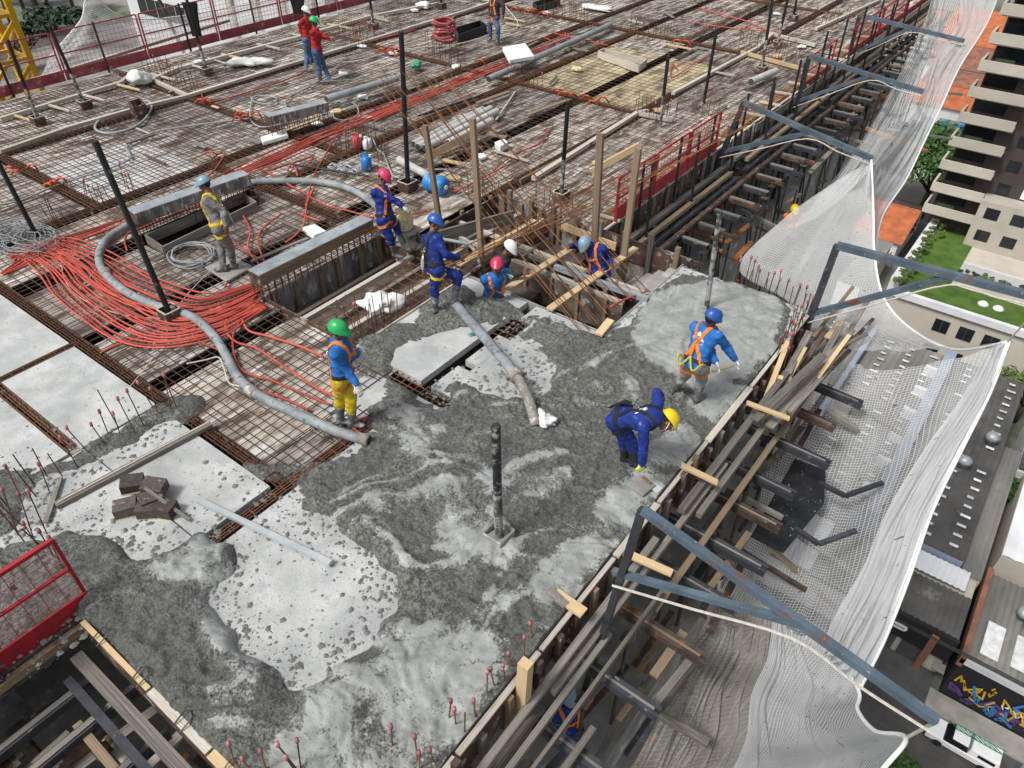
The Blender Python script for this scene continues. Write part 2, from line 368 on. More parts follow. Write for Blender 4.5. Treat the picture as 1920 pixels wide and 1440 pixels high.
for q in [(-5.72,5.93,-2.25,8.6),(-5.95,6.72,-5.723,7.55),(-5.95,5.93,-5.723,6.55),(-5.95,8.15,-5.723,8.6),(-7.5,5.93,-6.15,8.6),(-4.6,8.603,-2.25,11.3),(-5.95,5.1,-2.25,5.65),(-5.3,5.653,-2.25,5.927),(-6.9,4.6,-6.15,5.65)]:
    g=MB(); g.box((q[0],q[1],-.09),(q[2],q[3],.02)); g.build('wing_base','concrete_dry',kind='structure')
# ---------------------------------------------------------------- fresh concrete (height field)
def noise2(shape,cell,ext,oct=5,seed=0,gain=.5):
    H_,W_=shape; r=np.random.default_rng(seed); out=np.zeros(shape); amp=1;tot=0
    for o in range(oct):
        gh,gw=int(ext[0]/cell)+3,int(ext[1]/cell)+3; gr=r.random((gh,gw))
        yy=np.linspace(0,gh-2.001,H_);xx=np.linspace(0,gw-2.001,W_); yi=yy.astype(int);xi=xx.astype(int); fy=(yy-yi);fx=(xx-xi); fy=fy*fy*(3-2*fy);fx=fx*fx*(3-2*fx)
        A=gr[np.ix_(yi,xi)];B=gr[np.ix_(yi,xi+1)];Cc=gr[np.ix_(yi+1,xi)];D=gr[np.ix_(yi+1,xi+1)]
        out+=amp*((A*(1-fx)+B*fx)*(1-fy)[:,None]+(Cc*(1-fx)+D*fx)*fy[:,None]); tot+=amp; amp*=gain; cell/=2
    return out/tot
def inpoly(X,Y,poly):
    c=np.zeros(X.shape,bool); n=len(poly)
    for i in range(n):
        x1,y1=poly[i][:2]; x2,y2=poly[(i+1)%n][:2]
        if y1==y2: continue
        cnd=((Y>=min(y1,y2))&(Y<max(y1,y2)))&(X<(x2-x1)*(Y-y1)/(y2-y1)+x1); c^=cnd
    return c
def blur(a,k):
    for _ in range(3):
        for ax in(0,1):
            cs=np.cumsum(np.pad(a,[(k+1,k) if i==ax else (0,0) for i in(0,1)],mode='edge'),axis=ax)
            n=a.shape[ax]; hi=np.take(cs,range(2*k+1,2*k+1+n),axis=ax); lo=np.take(cs,range(0,n),axis=ax); a=(hi-lo)/(2*k+1)
    return a
px=lambda L_,z=.04:[tuple(P(x,y,z)[:2]) for x,y in L_]
CELL=.024; gx=np.arange(-13.5,-2.24,CELL); gy=np.arange(-4,11.32,CELL); XX,YY=np.meshgrid(gx,gy,indexing='ij')
ext=(11.3,15.3)
wx=(noise2(XX.shape,.7,ext,4,11)-.5)*.35; wy=(noise2(XX.shape,.7,ext,4,12)-.5)*.35
wf=(noise2(XX.shape,.16,ext,4,41)-.5)*.52; wg=(noise2(XX.shape,.16,ext,4,42)-.5)*.52
Xw,Yw=XX+wx*.55+wf,YY+wy*.55+wg
WET=[
 [(545,905),(570,865),(630,845),(700,835),(694,795),(672,765),(700,740),(722,735),(705,705),(668,700),(658,672),(662,645),(740,612),(792,582),(800,556),(868,540),(905,548),(960,572),(1050,604),(1130,634),(1180,602),(1217,562),(1228,530),(1205,508),(1330,512),(1490,574),(1478,640),(1400,800),(1250,1000),(1100,1200),(860,1500),(400,1500),(300,1340),(170,1150),(130,1100),(100,1040),(110,1000),(145,998),(190,998),(240,1015),(252,1045),(280,1060),(300,1055),(350,1010),(380,1003),(408,1018),(432,1045),(440,1065),(432,1090),(410,1095),(378,1115),(368,1145),(375,1162),(410,1168),(460,1175),(450,1190),(425,1205),(440,1230),(470,1250),(500,1265),(545,1303),(580,1303),(640,1250),(690,1213),(737,1147),(750,1107),(720,1080),(683,1017),(660,997),(640,983),(600,962),(560,928)],
 [(-30,880),(40,888),(100,872),(180,832),(260,790),(330,738),(380,750),(382,780),(300,800),(230,840),(180,870),(120,895),(90,905),(62,950),(40,1010),(0,1020),(-60,1000)],
 [(-50,1060),(60,1010),(110,1020),(190,1150),(80,1200),(-50,1280)],
 [(470,850),(560,880),(520,910),(480,905),(455,880)]]
DRY=[[(745,682),(750,652),(790,632),(862,606),(930,606),(960,632),(1000,642),(1035,690),(1025,712),(1012,742),(975,748),(930,742),(910,728),(880,722),(840,712),(800,724),(762,708)],
 [(925,628),(1000,598),(1050,610),(1005,660),(950,660)]]
SMOOTH=[[(1190,600),(1235,540),(1340,515),(1480,575),(1440,650),(1400,680),(1340,735),(1250,690),(1180,640)],[(600,1300),(780,1150),(900,1180),(980,1260),(860,1500),(500,1500),(520,1380)],
 [(700,790),(740,740),(800,780),(850,800),(840,860),(760,870)],[(860,900),(900,850),(1000,880),(930,960)],[(820,960),(900,940),(1010,1020),(960,1080),(860,1060),(760,1040)],[(680,940),(760,930),(700,1000)]]
m=np.zeros(XX.shape,bool)
for p in WET: m|=inpoly(Xw,Yw,px(p))
for p in DRY[:1]: m&=~inpoly(Xw,Yw,px(p))
m&=~((XX>-6.47)&(YY<.80))
m&=~((XX>-6.52)&(YY<.72))
m&=~inpoly(XX,YY,[(-6.12,7.55),(-5.68,7.55),(-5.70,8.17),(-6.12,8.17)])   # opening in the slab
m&=~inpoly(XX+wx*.2,YY+wy*.2,[(-7.6,8.62),(-4.62,8.62),(-4.6,11.4),(-7.6,11.4)])
m&=~inpoly(XX,YY,[(-6.68,5.68),(-5.45,5.66),(-5.4,5.93),(-6.68,5.93)])                        # mesh left showing
sm=np.zeros(XX.shape)
for i,p in enumerate(SMOOTH): sm=np.maximum(sm,inpoly(XX+wx*1.5,YY+wy*1.5,px(p))*(1. if i==0 else .62))
for (ya,yb_) in ((3.9,5.1),(5.3,6.3),(6.5,7.5),(7.7,8.6),(8.75,9.9)): sm=np.maximum(sm,((XX+wx*.3>-2.78)&(XX<-2.28)&(YY+wy*.3>ya)&(YY<yb_))*.85)
sm=blur(sm,4)
D=blur(m.astype(float),3)
lf=noise2(XX.shape,1.2,ext,4,21); 
# swirling rake marks: iso-lines of a warped field
ang=noise2(XX.shape,1.5,ext,3,33); nz5=noise2(XX.shape,.5,ext,4,34); sw=np.sin((XX*.7+YY*1.1+ang*10+nz5*2.4)*5.0); sw2=np.sin((XX*1.3-YY*.6+ang*12+nz5*3)*13.0)
fine=noise2(XX.shape,.12,ext,3,5); med=noise2(XX.shape,.4,ext,4,6)
cr_=noise2(XX.shape,.075,ext,2,77)
_G=np.random.default_rng(99).random((257,257)); _G[-1]=_G[0]; _G[:,-1]=_G[:,0]
def nxy(x,y,s=0):
    x=x+s*13.7+500;y=y+s*7.3+500; xi=np.floor(x).astype(int);yi=np.floor(y).astype(int); fx=x-xi;fy=y-yi; fx=fx*fx*(3-2*fx);fy=fy*fy*(3-2*fy); a=xi%256;b_=yi%256
    return (_G[a,b_]*(1-fx)+_G[a+1,b_]*fx)*(1-fy)+(_G[a,b_+1]*(1-fx)+_G[a+1,b_+1]*fx)*fy
ux=XX+1.6*(nxy(XX/1.7,YY/1.7,1)-.5)*2+.5*(nxy(XX/.6,YY/.6,2)-.5)*2; uy=YY+1.6*(nxy(XX/1.7,YY/1.7,3)-.5)*2+.5*(nxy(XX/.6,YY/.6,4)-.5)*2
u1=(ux*.5+uy*.86); v1=(-ux*.86+uy*.5)
r1=1-np.abs(2*nxy(u1/.70,v1/.17,5)-1); r2=1-np.abs(2*nxy(u1/.30,v1/.075,6)-1); flow=nxy(u1/1.1,v1/.30,7)*.6+nxy(u1/.4,v1/.12,8)*.4
ruts=-np.clip((r1-.80)/.2,0,1)**1.5*.045-np.clip((r2-.78)/.22,0,1)**1.5*.020
steps=np.zeros(XX.shape)
for _ in range(150):
    fxx,fyy=random.choice([(-2.9,7.6),(-3.0,6.4),(-7.1,7.3),(-3.6,4.6),(-4.6,5.6),(-3.6,8.0),(-5.0,3.6)]); a_=random.gauss(fxx,.7); c_=random.gauss(fyy,.8); th_=R(0,3.14); dx=(XX-a_)*math.cos(th_)+(YY-c_)*math.sin(th_); dy=-(XX-a_)*math.sin(th_)+(YY-c_)*math.cos(th_)
    e_=(dx/.14)**2+(dy/.055)**2; steps=np.minimum(steps,-.045*np.clip(1.3-e_,0,1)); steps=np.maximum(steps,steps)+.012*np.exp(-((e_-1.6)/.5)**2)
smn=np.clip((lf-.5)*2.6+(flow-.5)*3.0+(med-.5)*.9-.02,0,1)*.6; smooth=np.clip(np.maximum(np.clip(sm*1.35+(med-.5)*1.1*(sm>.02)-.25+sw*.12*(sm<.9),0,1),smn*(XX>-6.2)*(YY>.9)),0,1)
rough=1-smooth*.9
thick=.06+.03*(lf-.5)*2+.024*sw*rough*np.clip(med*2.2-.5,0,1)+.010*sw2*rough*np.clip(nz5*2.5-.8,0,1)+(med-.5)*.12*(.3+.7*rough)+(fine-.5)*.06*rough+(cr_-.5)*.045*rough+ruts*(.35+.65*rough)+steps*rough+(flow-.5)*.06
LLb=inpoly(XX,YY,px([(60,960),(700,1000),(760,1150),(600,1500),(0,1500)])); thick+=blur(LLb.astype(float),14)*(.05+.09*(lf-.35))
edge=np.clip((D-.35)/.6,0,1)**.6
Z=np.where(YY<5.0,.04,.02)+edge*thick-(1-edge)*.05
Z[:, :]=np.where((XX<-6.0)&(YY<3.3),Z+.022,Z)
Z=np.where(D>.8,np.maximum(Z,np.where((XX<-6.0)&(YY<3.3),.062,np.where(YY<5.0,.04,.02))+.010),Z)
keep=D>.3
vi=-np.ones(XX.shape,int); vi[keep]=np.arange(keep.sum())
co=np.stack([XX[keep],YY[keep],Z[keep]],1)
q=keep[:-1,:-1]&keep[1:,:-1]&keep[1:,1:]&keep[:-1,1:]
fa=np.stack([vi[:-1,:-1][q],vi[1:,:-1][q],vi[1:,1:][q],vi[:-1,1:][q]],1)
me=bpy.data.meshes.new('fresh_concrete'); me.vertices.add(len(co)); me.vertices.foreach_set('co',co.ravel()); me.loops.add(fa.size); me.loops.foreach_set('vertex_index',fa.ravel())
me.polygons.add(len(fa)); me.polygons.foreach_set('loop_start',np.arange(0,fa.size,4)); me.polygons.foreach_set('use_smooth',np.ones(len(fa),bool)); me.update(calc_edges=True)
at=me.attributes.new('laitance','FLOAT','POINT'); at.data.foreach_set('value',smooth[keep].astype(np.float32))
at=me.attributes.new('churn_rut_shade','FLOAT','POINT'); at.data.foreach_set('value',(np.clip(.5+(flow-.5)*2.2+(med-.5)*.8+ruts*9,0,1))[keep].astype(np.float32))  # streak tone; rut depth also puts crease shade into the colour
mc=bpy.data.materials.new('fresh_concrete'); mc.use_nodes=True; t=mc.node_tree; n=t.nodes; L=t.links; b=n['Principled BSDF']
geo=n.new('ShaderNodeNewGeometry'); 
def ns_(sc,d=6,r=.65,w=0):
    x=n.new('ShaderNodeTexNoise'); x.inputs['Scale'].default_value=sc; x.inputs['Detail'].default_value=d; x.inputs['Roughness'].default_value=r; x.inputs['Distortion'].default_value=w; L.new(geo.outputs['Position'],x.inputs['Vector']); return x.outputs[0]
def rp(i,a,b_,ca,cb):
    r=n.new('ShaderNodeValToRGB'); e=r.color_ramp.elements; e[0].position=a;e[1].position=b_;e[0].color=(*ca,1);e[1].color=(*cb,1); L.new(i,r.inputs[0]); return r.outputs[0]
def mixc(f,a,b_,mode='MIX'):
    x=n.new('ShaderNodeMix'); x.data_type='RGBA'; x.blend_type=mode
    if hasattr(f,'links'): L.new(f,x.inputs[0])
    else: x.inputs[0].default_value=f
    for s_,v in((6,a),(7,b_)):
        if hasattr(v,'links'): L.new(v,x.inputs[s_])
        else: x.inputs[s_].default_value=(*v,1)
    return x.outputs[2]
a1=n.new('ShaderNodeAttribute'); a1.attribute_name='laitance'; a2=n.new('ShaderNodeAttribute'); a2.attribute_name='churn_rut_shade'
rough_c=mixc(rp(ns_(24,8,.8),.44,.56,(0,0,0),(1,1,1)),(.075,.080,.070),(.270,.280,.257))
rough_c=mixc(rp(a2.outputs['Fac'],.15,.8,(.55,.55,.55),(0,0,0)),rough_c,(.10,.102,.094))  # darkens streaks, and paints shade into the ruts
smooth_c=mixc(rp(ns_(4,6),.35,.7,(0,0,0),(1,1,1)),(.225,.238,.222),(.385,.398,.382))
smooth_c=mixc(rp(ns_(24,4),.60,.66,(0,0,0),(1,1,1)),smooth_c,(.16,.165,.155))
ad=n.new('ShaderNodeMath'); ad.operation='ADD'; L.new(a1.outputs['Fac'],ad.inputs[0]); mm=n.new('ShaderNodeMath'); mm.operation='MULTIPLY_ADD'; L.new(ns_(7,6),mm.inputs[0]); mm.inputs[1].default_value=1.0; mm.inputs[2].default_value=-.5; L.new(mm.outputs[0],ad.inputs[1])
ad2=n.new('ShaderNodeMath'); ad2.operation='ADD'; m3=n.new('ShaderNodeMath'); m3.operation='MULTIPLY_ADD'; L.new(ns_(34,4,.7),m3.inputs[0]); m3.inputs[1].default_value=1.3; m3.inputs[2].default_value=-.65; L.new(m3.outputs[0],ad2.inputs[0]); L.new(ad.outputs[0],ad2.inputs[1])
fac=rp(ad2.outputs[0],.34,.52,(0,0,0),(1,1,1))
L.new(mixc(fac,rough_c,smooth_c),b.inputs['Base Color'])
L.new(rp(fac,0,1,(.75,.75,.75),(.45,.45,.45)),b.inputs['Roughness']); b.inputs['Specular IOR Level'].default_value=.35
bp=n.new('ShaderNodeBump'); bp.inputs['Distance'].default_value=.045; L.new(ns_(38,6,.7),bp.inputs['Height']); L.new(rp(fac,0,1,(1,1,1),(.3,.3,.3)),bp.inputs['Strength']); L.new(bp.outputs[0],b.inputs['Normal'])
me.materials.append(mc); MAT['fresh']=mc
link(bpy.data.objects.new('wet_concrete',me),None,kind='stuff',label='fresh grey wet concrete spread and raked over the slab',cat='wet concrete')
print('concrete faces',len(fa))
# clods splashed on the dry panels
dist=blur(m.astype(float),16); g=MB(); cnt=0
ico=[(0.01,0,1),(.9,0,.3),(.28,.85,.3),(-.72,.53,.3),(-.72,-.53,.3),(.28,-.85,.3)]; icf=[(0,1,2),(0,2,3),(0,3,4),(0,4,5),(0,5,1)]
for _ in range(110000):
    i=random.randrange(len(gx)); j=random.randrange(len(gy)); x,y=gx[i],gy[j]
    if m[i,j] or y<.85 and x>-6.0 or x>-2.3: continue
    if not((x>-8.6 and y<3.2) or (x>-6.0)): 
        if not(x<-8.6 and y<3.2 and random.random()<.25): continue
    if -7.7<x<-4.6 and y>8.5: continue
    pr=dist[i,j]**1.3*3.2+.006*np.clip((lf[i,j]-.45)*8,0,1.5)
    if random.random()<pr:
        s=.005+.036*random.random()**5; zb=.062 if (x<-6 and y<3.25) else (.037 if y<5 else .022); r0=R(0,6)
        ca,sa=math.cos(r0)*s,math.sin(r0)*s
        g.add([(x+a*ca-b_*sa*1.2,y+a*sa+b_*ca*1.2,zb+(c-.3)*s*.8) for a,b_,c in [(q_[0]*R(.6,1.5),q_[1]*R(.6,1.5),q_[2]) for q_ in ico]],icf); cnt+=1
g.build('concrete_splatter','clod',kind='stuff',label='dark crumbs of wet concrete splashed over the pale bare panels',cat='concrete splatter'); print('clods',cnt)
# opening through the slab near the centre: rim + mesh + slot
g=MB()
for k in range(5): g.beam((-6.12,7.58+.13*k,-.02),(-5.65,7.6+.13*k,-.02),.012,.012)
for k in range(3): g.beam((-6.0+.13*k,7.5,-.035),(-6.0+.13*k,8.2,-.035),.012,.012)
for k in range(9): g.beam((-6.65+.13*k,5.68,-.02),(-6.65+.13*k,5.95,-.02),.012,.012)
for k in range(2): g.beam((-6.7,5.75+.1*k,-.01),(-5.4,5.75+.1*k,-.01),.012,.012)
g.build('exposed_rebar','rust',label='rusty mesh showing in the dark openings of the wet slab',cat='rebar mesh',kind='stuff')
# ================================================================ edge forms of the wing
ef=thing('edge_form',(-2.2,2,0),'stained plywood edge form with studs along the right rim of the fresh slab','formwork')
y=1.0
while y<10.9:
    L_=R(1.0,1.5); L_=min(L_,11.3-y)
    bar('form_panel',(-2.2,y,-.19),(-2.2,y+L_-.015,-.19),.03,.50,'form_face',ef)
    bar('top_lath',(-2.185,y+.01,.075),(-2.185,y+L_-.03,.078),R(.05,.09),.03,'lath_white',ef); y+=L_
y=1.2
while y<11.2:
    h=R(-.08,.03) if random.random()<.9 else R(.1,.2)
    bar('stud',(-2.14,y,-.48),(-2.14+R(-.01,.02),y,.02+h),.07,.075,random.choice(['timber_grey','form_face','form_face','timber']),ef,up=(0,1,0)); y+=R(.32,.5)
# front form of the wing
ff=thing('edge_form',(-4,.75,0),'splashed edge form of the slab facing the open scaffold bay at lower left','formwork')
x=-6.2
while x<-2.3:
    L_=min(R(.7,1.3),-2.2-x); bar('form_panel',(x,.76,-.2),(x+L_-.015,.76,-.2),.03,.5,'form_face',ff); bar('top_lath',(x,.765,.075),(x+L_-.03,.765,.075),R(.05,.1),.03,'timber_new' if random.random()<.6 else 'lath_white',ff); x+=L_
for k in range(5):
    x=-5.9+k*.72; g=MB(); g.tube(cr([(x,.70,.10),(x,.85,.16),(x+.1,.85,.16),(x+.1,.70,.10)],3),.008,5); g.build('wire_clamp','steel_dark',ff)
# long timbers and channels outside, parallel to the edge
wl=[((-2.0,.9,-.20),(-2.0,5.6,-.16),.10,.09,'timber_grey'),((-1.93,3.3,-.30),(-1.9,7.4,-.27),.09,.09,'timber_grey'),((-1.86,.5,-.42),(-1.84,4.3,-.40),.08,.10,'timber'),((-1.97,6.2,-.18),(-1.95,10.6,-.15),.12,.10,'timber_grey'),((-1.80,6.4,-.33),(-1.78,11.2,-.30),.10,.10,'timber_grey'),((-1.72,.8,-.55),(-1.66,5.2,-.50),.05,.12,'timber_grey'),((-1.63,5.0,-.60),(-1.60,10.4,-.55),.10,.05,'timber'),((-2.02,.2,-.55),(-1.99,3.2,-.52),.10,.10,'timber'),
 ((-1.52,.3,-.66),(-1.46,3.4,-.62),.09,.07,'timber_grey'),((-1.70,8.4,-.2),(-1.52,11.4,-.1),.16,.04,'timber_grey'),((-1.58,8.8,-.12),(-1.45,11.0,-.25),.14,.04,'timber'),((-1.88,8.2,-.02),(-1.60,10.1,.12),.15,.035,'timber_grey')]
for i,(a,b,w,h,mm_) in enumerate(wl): plank('waler',a,b,w*.8,h*.85,mm_ if i==6 else 'timber_grey','long timber outside the slab rim, %s'%['the one nearest the form at the front','double one below the bending man','brown one low at the front','greyish one below the shovelling man','outer grey one below the shovelling man','thin outermost one at the front','flat brown one along the middle','brown one at the bottom picture edge','short grey one at the bottom picture edge','wide board among the splintered boards by the second bracket','brown board among the splintered boards by the second bracket','tilted grey board by the second bracket'][i],'timber')
# projecting steel channel joists at right, under the wing
for i,yy in enumerate([2.3,3.15,4.03,4.9,5.75,6.5,7.27,7.95,8.85,9.7,10.5]):
    ln=R(.85,1.1); t=thing('channel_joist',(-1.9,yy,-.8),'%s pair of dark steel channels under the slab rim, counting from the front'%['first','second','third','fourth','fifth','sixth','seventh','eighth','ninth','tenth','eleventh'][i],'steel joist','channel joists under the right slab rim')
    for s_ in(-.045,.045):
        bar('channel',(-3.0,yy+s_,-.76),(-1.9+ln,yy+s_,-.80),.05,.10,'steel_dark' if i%3 else 'steel_rusty',t,shape='ang')
    bar('timber_insert',(-3.0,yy,-.735),(-1.9+ln*.93,yy,-.77),.035,.04,'timber_grey' if i%3 else 'timber',t)
for i,yy in enumerate([-1.6,-.7,.15]):
    pass
# loose boards sticking out over the rim
for a,b,w,h,mm_,lb in [((P(1170,1035,.12)),(P(1260,1075,.05)),.10,.03,'timber_new','raw yellow board end over the rim beside the front bracket'),(P(1277,872,.13),P(1345,905,.0),.09,.03,'timber_new','pointed splinter board over the rim below the bending man'),(P(1400,755,.13),P(1480,785,.0),.08,.03,'timber_new','pointed splinter board over the rim below the shovelling man'),
  (P(1040,1112,.14),P(1095,1150,.13),.13,.035,'timber_new','short yellow board bridging the rim by the front bracket'),(P(1028,1105,.17),P(1062,1135,.15),.10,.02,'timber_grey','short mortar-caked board at the rim by the front bracket')]:
    plank('board',a,b,w,h,mm_,lb)
bar('post',(-2.1,3.0,-.9),(-2.08,3.02,.52),.12,.10,'timber_new',None,up=(0,1,0),label='stout sawn yellow timber post standing at the slab rim near the pink capped bars',cat='timber post')
# ---------------------------------------------------------------- edge of the long building (right)
mf=thing('edge_form',(-6.4,20,0),'long row of upright plank forms along the far deck edge below the red fence','formwork')
y=11.45
while y<37:
    L_=R(1.1,2.0); bar('form_panel',(-6.42,y,-.26),(-6.42,y+L_-.02,-.26),.03,.56,'form_face',mf)
    bar('top_lath',(-6.44,y,.05),(-6.44,y+L_-.03,.05),.06,.04,'lath_white',mf); bar('outer_board',(-6.30,y,.0),(-6.30,y+L_-.02,.0),.03,.2,'timber_grey' if y<24 else 'lath_white',mf) if y>17 else None
    for k in range(3):
        if y<32: bar('stud',(-6.36,y+k*L_/3,-.56),(-6.36,y+k*L_/3,.04+R(0,.06)),.05,.06,'timber_grey',mf,up=(0,1,0))
    y+=L_
# long steel/timber runners outside it and projecting joists
for i,(dx,z,mm_,w) in enumerate([(-6.2,-.35,'timber_grey',.12),(-6.05,-.45,'timber',.1),(-5.95,-.62,'steel_dark',.12),(-5.78,-.72,'steel_rusty',.1)]):
    for k in range(4):
        y0=11.5+k*6.3+R(-.5,.5); plank('runner',(dx+R(-.03,.03),y0,z),(dx+R(-.05,.05),y0+R(5.2,6.6),z+R(-.04,.04)),w,.09,mm_,'%s runner along the outside of the far deck edge, %s stretch, %s layer'%(mm_.split('_')[0],['nearest','second','third','farthest'][k],['uppermost','second','third','lowest'][i]),'runner')
OR=['first','second','third','fourth','fifth','sixth','seventh','eighth','ninth','tenth','eleventh','twelfth','thirteenth','fourteenth','fifteenth','sixteenth','seventeenth','eighteenth','nineteenth','twentieth','twenty-first','twenty-second','twenty-third','twenty-fourth','twenty-fifth','twenty-sixth','twenty-seventh','twenty-eighth']
k=0; y=12.1
while y<34:
    t=thing('projecting_joist',(-6,y,-.8),'rusty joist pair under the far deck edge, %s from the pit'%OR[k],'steel joist','joists under the far deck edge')
    for s_ in(-.06,.06): bar('channel',(-6.6,y+s_,-.82),(-4.95+R(-.2,.15),y+s_,-.84),.05,.09,'steel_rusty' if k%2 else 'steel_dark',t)
    bar('ledger_board',(-6.5,y,-.765),(-5.1,y,-.78),.10,.02,'timber_grey',t)
    y+=.82; k+=1
    if k>26: break
# ---------------------------------------------------------------- floors below (seen over the rim)
def floor(x0,x1,y0,y1,z,th=.22):
    g=MB(); g.box((x0,y0,z-th),(x1,y1,z)); return g.build('lower_floor','concrete_old',kind='structure')
for i in range(15):
    z=-3.0-i*3.0
    floor(-24,-6.0,-14,37,z); floor(-5.998,-1.55,1.2,11.8,z)
    if i<6:
        g=MB(); g.box((-1.70,1.2,z-.9),(-1.55,11.8,z-.2)); g.build('facade_band','concrete_old',kind='structure')
# block walls of finished floors
for i in range(1,15):
    z=-3.0-i*3
    g=MB(); g.box((-2.2,1.4,z+.002),(-2.0,11.6,z+2.77)); g.build('block_wall','ply_dark' if i<3 else 'concrete_old',label='unplastered grey wall of the wing on storey %s below the pour'%OR[i],cat='wall')
    g=MB(); g.box((-6.6,12,z+.002),(-6.4,37,z+2.77)); g.build('block_wall','concrete_old',label='unplastered grey wall of the long block on storey %s below the deck'%OR[i],cat='wall')
# prop forest
def prop(x,y,z0,z1,lab,g_,m='steel_rusty',r=.03):
    t=thing('steel_prop',(x,y,z0),lab,'prop',g_)
    zm=z0+(z1-z0)*R(.5,.65)
    bar('outer_tube',(x,y,z0),(x,y,zm),r*2,r*2,m,t,shape='rod'); bar('inner_tube',(x,y,zm),(x,y,z1),r*1.5,r*1.5,'steel_dark',t,shape='rod')
    bar('collar',(x,y,zm-.05),(x,y,zm+.05),r*2.8,r*2.8,'conduit_new' if random.random()<.3 else m,t,shape='rod')
    bar('head_plate',(x-.08,y,z1),(x+.08,y,z1),.16,.012,m,t)
for k,y in enumerate(np.arange(1.8,11.2,.95)):
    for j,x in enumerate((-1.75,-2.9)):
        prop(x,y,-2.98,-.86,'rusty steel prop standing under the wing rim among many alike','props under the wing rim')
for k,y in enumerate(np.arange(12.0,33,.82)):
    for j,x in enumerate((-5.15,-6.3)):
        prop(x+R(-.1,.1),y+R(-.1,.1),-2.98 if j else -5.9,-.9,'dark steel prop standing under the far deck edge among many alike','props under the far deck edge',m='steel_dark' if k%3 else 'steel_rusty')
# long dark scaffold standards and diagonals off the far edge
for k,y in enumerate(np.arange(12.6,36,2.05)):
    t=thing('scaffold_post',(-5.6,y,-6),'dark guard post rising past the far deck edge, %s from the pit'%OR[k],'post','guard posts along the far deck edge')
    bar('tube',(-5.75,y,-6),(-6.1,y,1.15),.06,.06,'pole_black',t,shape='rod'); bar('brace',(-5.75,y,-3.5),(-6.4,y+.9,-.9),.05,.05,'steel_dark',t,shape='rod')
rr=random.Random(3)
for k in range(60):
    y=rr.uniform(11.8,30); x=rr.uniform(-6.6,-4.7); z=rr.uniform(-3,-1.0); a=rr.choice([0,0,1]); L_=rr.uniform(.8,2.4)
    d=Vector((0,1,rr.uniform(-.3,.3))) if a==0 else Vector((1,0,rr.uniform(-.2,.2)))
    p=Vector((x,y,z)); plank('brace_board',p,p+d.normalized()*L_,rr.uniform(.05,.14),rr.uniform(.03,.07),rr.choice(['timber_grey','timber','steel_rusty','timber_grey','rust_orange']),'loose weathered bracing piece in the tangle under the far deck edge','brace','bracing tangle under the far deck edge')
for k in range(60):
    y=rr.uniform(1.2,11.2); x=rr.uniform(-2.0,-1.0); z=rr.uniform(-3,-.95); L_=rr.uniform(.5,1.6)
    d=Vector((rr.uniform(-.1,.1),1,rr.uniform(-.25,.25))) if k%3 else Vector((1,0,rr.uniform(-.3,.2)))
    p=Vector((x,y,z)); plank('brace_board',p,p+d.normalized()*L_,rr.uniform(.05,.12),rr.uniform(.03,.07),rr.choice(['timber_grey','timber','steel_rusty','steel_dark','timber_grey']),'loose weathered bracing piece in the tangle under the wing rim','brace','bracing tangle under the wing rim')
for k in range(26):
    y=rr.uniform(8.4,11.3); L_=rr.uniform(.6,1.6); x=rr.uniform(-2.05,-1.45)
    plank('splintered_board',(x,y,rr.uniform(-.7,-.05)),(x+rr.uniform(-.15,.3),y+L_,rr.uniform(-.5,.25)),rr.uniform(.04,.11),.03,rr.choice(['timber_grey','timber_grey','timber','timber_grey','timber_new','form_face']),'rough board in the heap of splintered boards beside the second bracket','board','splintered boards by the second bracket')
# black debris sheet & folded channels right of the rim
a=[P(1490,860,-1.6),P(1548,880,-1.6),P(1545,945,-1.6),P(1470,1035,-1.6),P(1408,1005,-1.6)]
g=MB(); g.prism([(p.x,p.y) for p in a],-1.63,-1.6); mat('black_sheet',(.022,.023,.027),(.012,.013,.016),6,.35,.3,30,spots=((.45,.46,.47),.66,16))
g.build('black_sheet','black_sheet',label='black splashed sheet of plywood tilted over the drop beside the joists',cat='sheet')
for q,lb in (((1535,905,1585,930,1655,905),'dark steel angle bent like a tick above the net, upper one'),((1490,990,1535,1020,1605,995),'dark steel angle bent like a tick above the net, lower one')):
    t=thing('bent_angle',P(q[2],q[3],-1.2),lb,'steel angle'); bar('arm',P(q[0],q[1],-1.2),P(q[2],q[3],-1.2),.06,.06,'steel_dark',t,shape='ang'); bar('arm',P(q[2],q[3],-1.2),P(q[4],q[5],-1.1),.06,.06,'steel_dark',t,shape='ang')
plank('long_plank',P(1440,1020,-1.8),P(1568,1142,-3.0),.10,.04,'timber','long yellow plank slanting down over the drop behind the netting')
# ---------------------------------------------------------------- lower left scaffold bay
gate=thing('guard_fence',(-6.4,.5,0),'bright red steel guard panel with wire grid at lower left picture edge','guard fence')
TL=P(0,1038,1.05); 
def rg(a,b,w=.035,n='frame_tube',m='red_paint'): bar(n,a,b,w,w,m,gate)
A0=Vector((-6.42,.97,0)); 
c1=Vector((-6.42,.95,.08)); c2=Vector((-6.42,.95,1.08)); c3=Vector((-6.42,-1.3,.08)); c4=Vector((-6.42,-1.3,1.08))
rg(c1,c2); rg(c2,c4,.045); rg(Vector((-6.42,.95,.62)),Vector((-6.42,-1.3,.62)),.03)
bar('toe_board',(-6.40,.97,.06),(-6.40,-1.3,.06),.03,.34,'red_paint',gate)
g=MB()
for k in range(13): yy=.95-k*.17; g.beam((-6.425,yy,.2),(-6.425,yy,1.07),.008,.008)
for k in range(1,8): g.beam((-6.432,.95,.2+k*.11),(-6.432,-1.3,.2+k*.11),.008,.008)
g.build('wire_grid','red_faded',gate)
bar('guard_post',(-6.30,-.05,-.9),(-6.36,-.1,1.2),.07,.07,'steel_dark',None,label='dark post leaning in front of the red guard panel at lower left',cat='post')
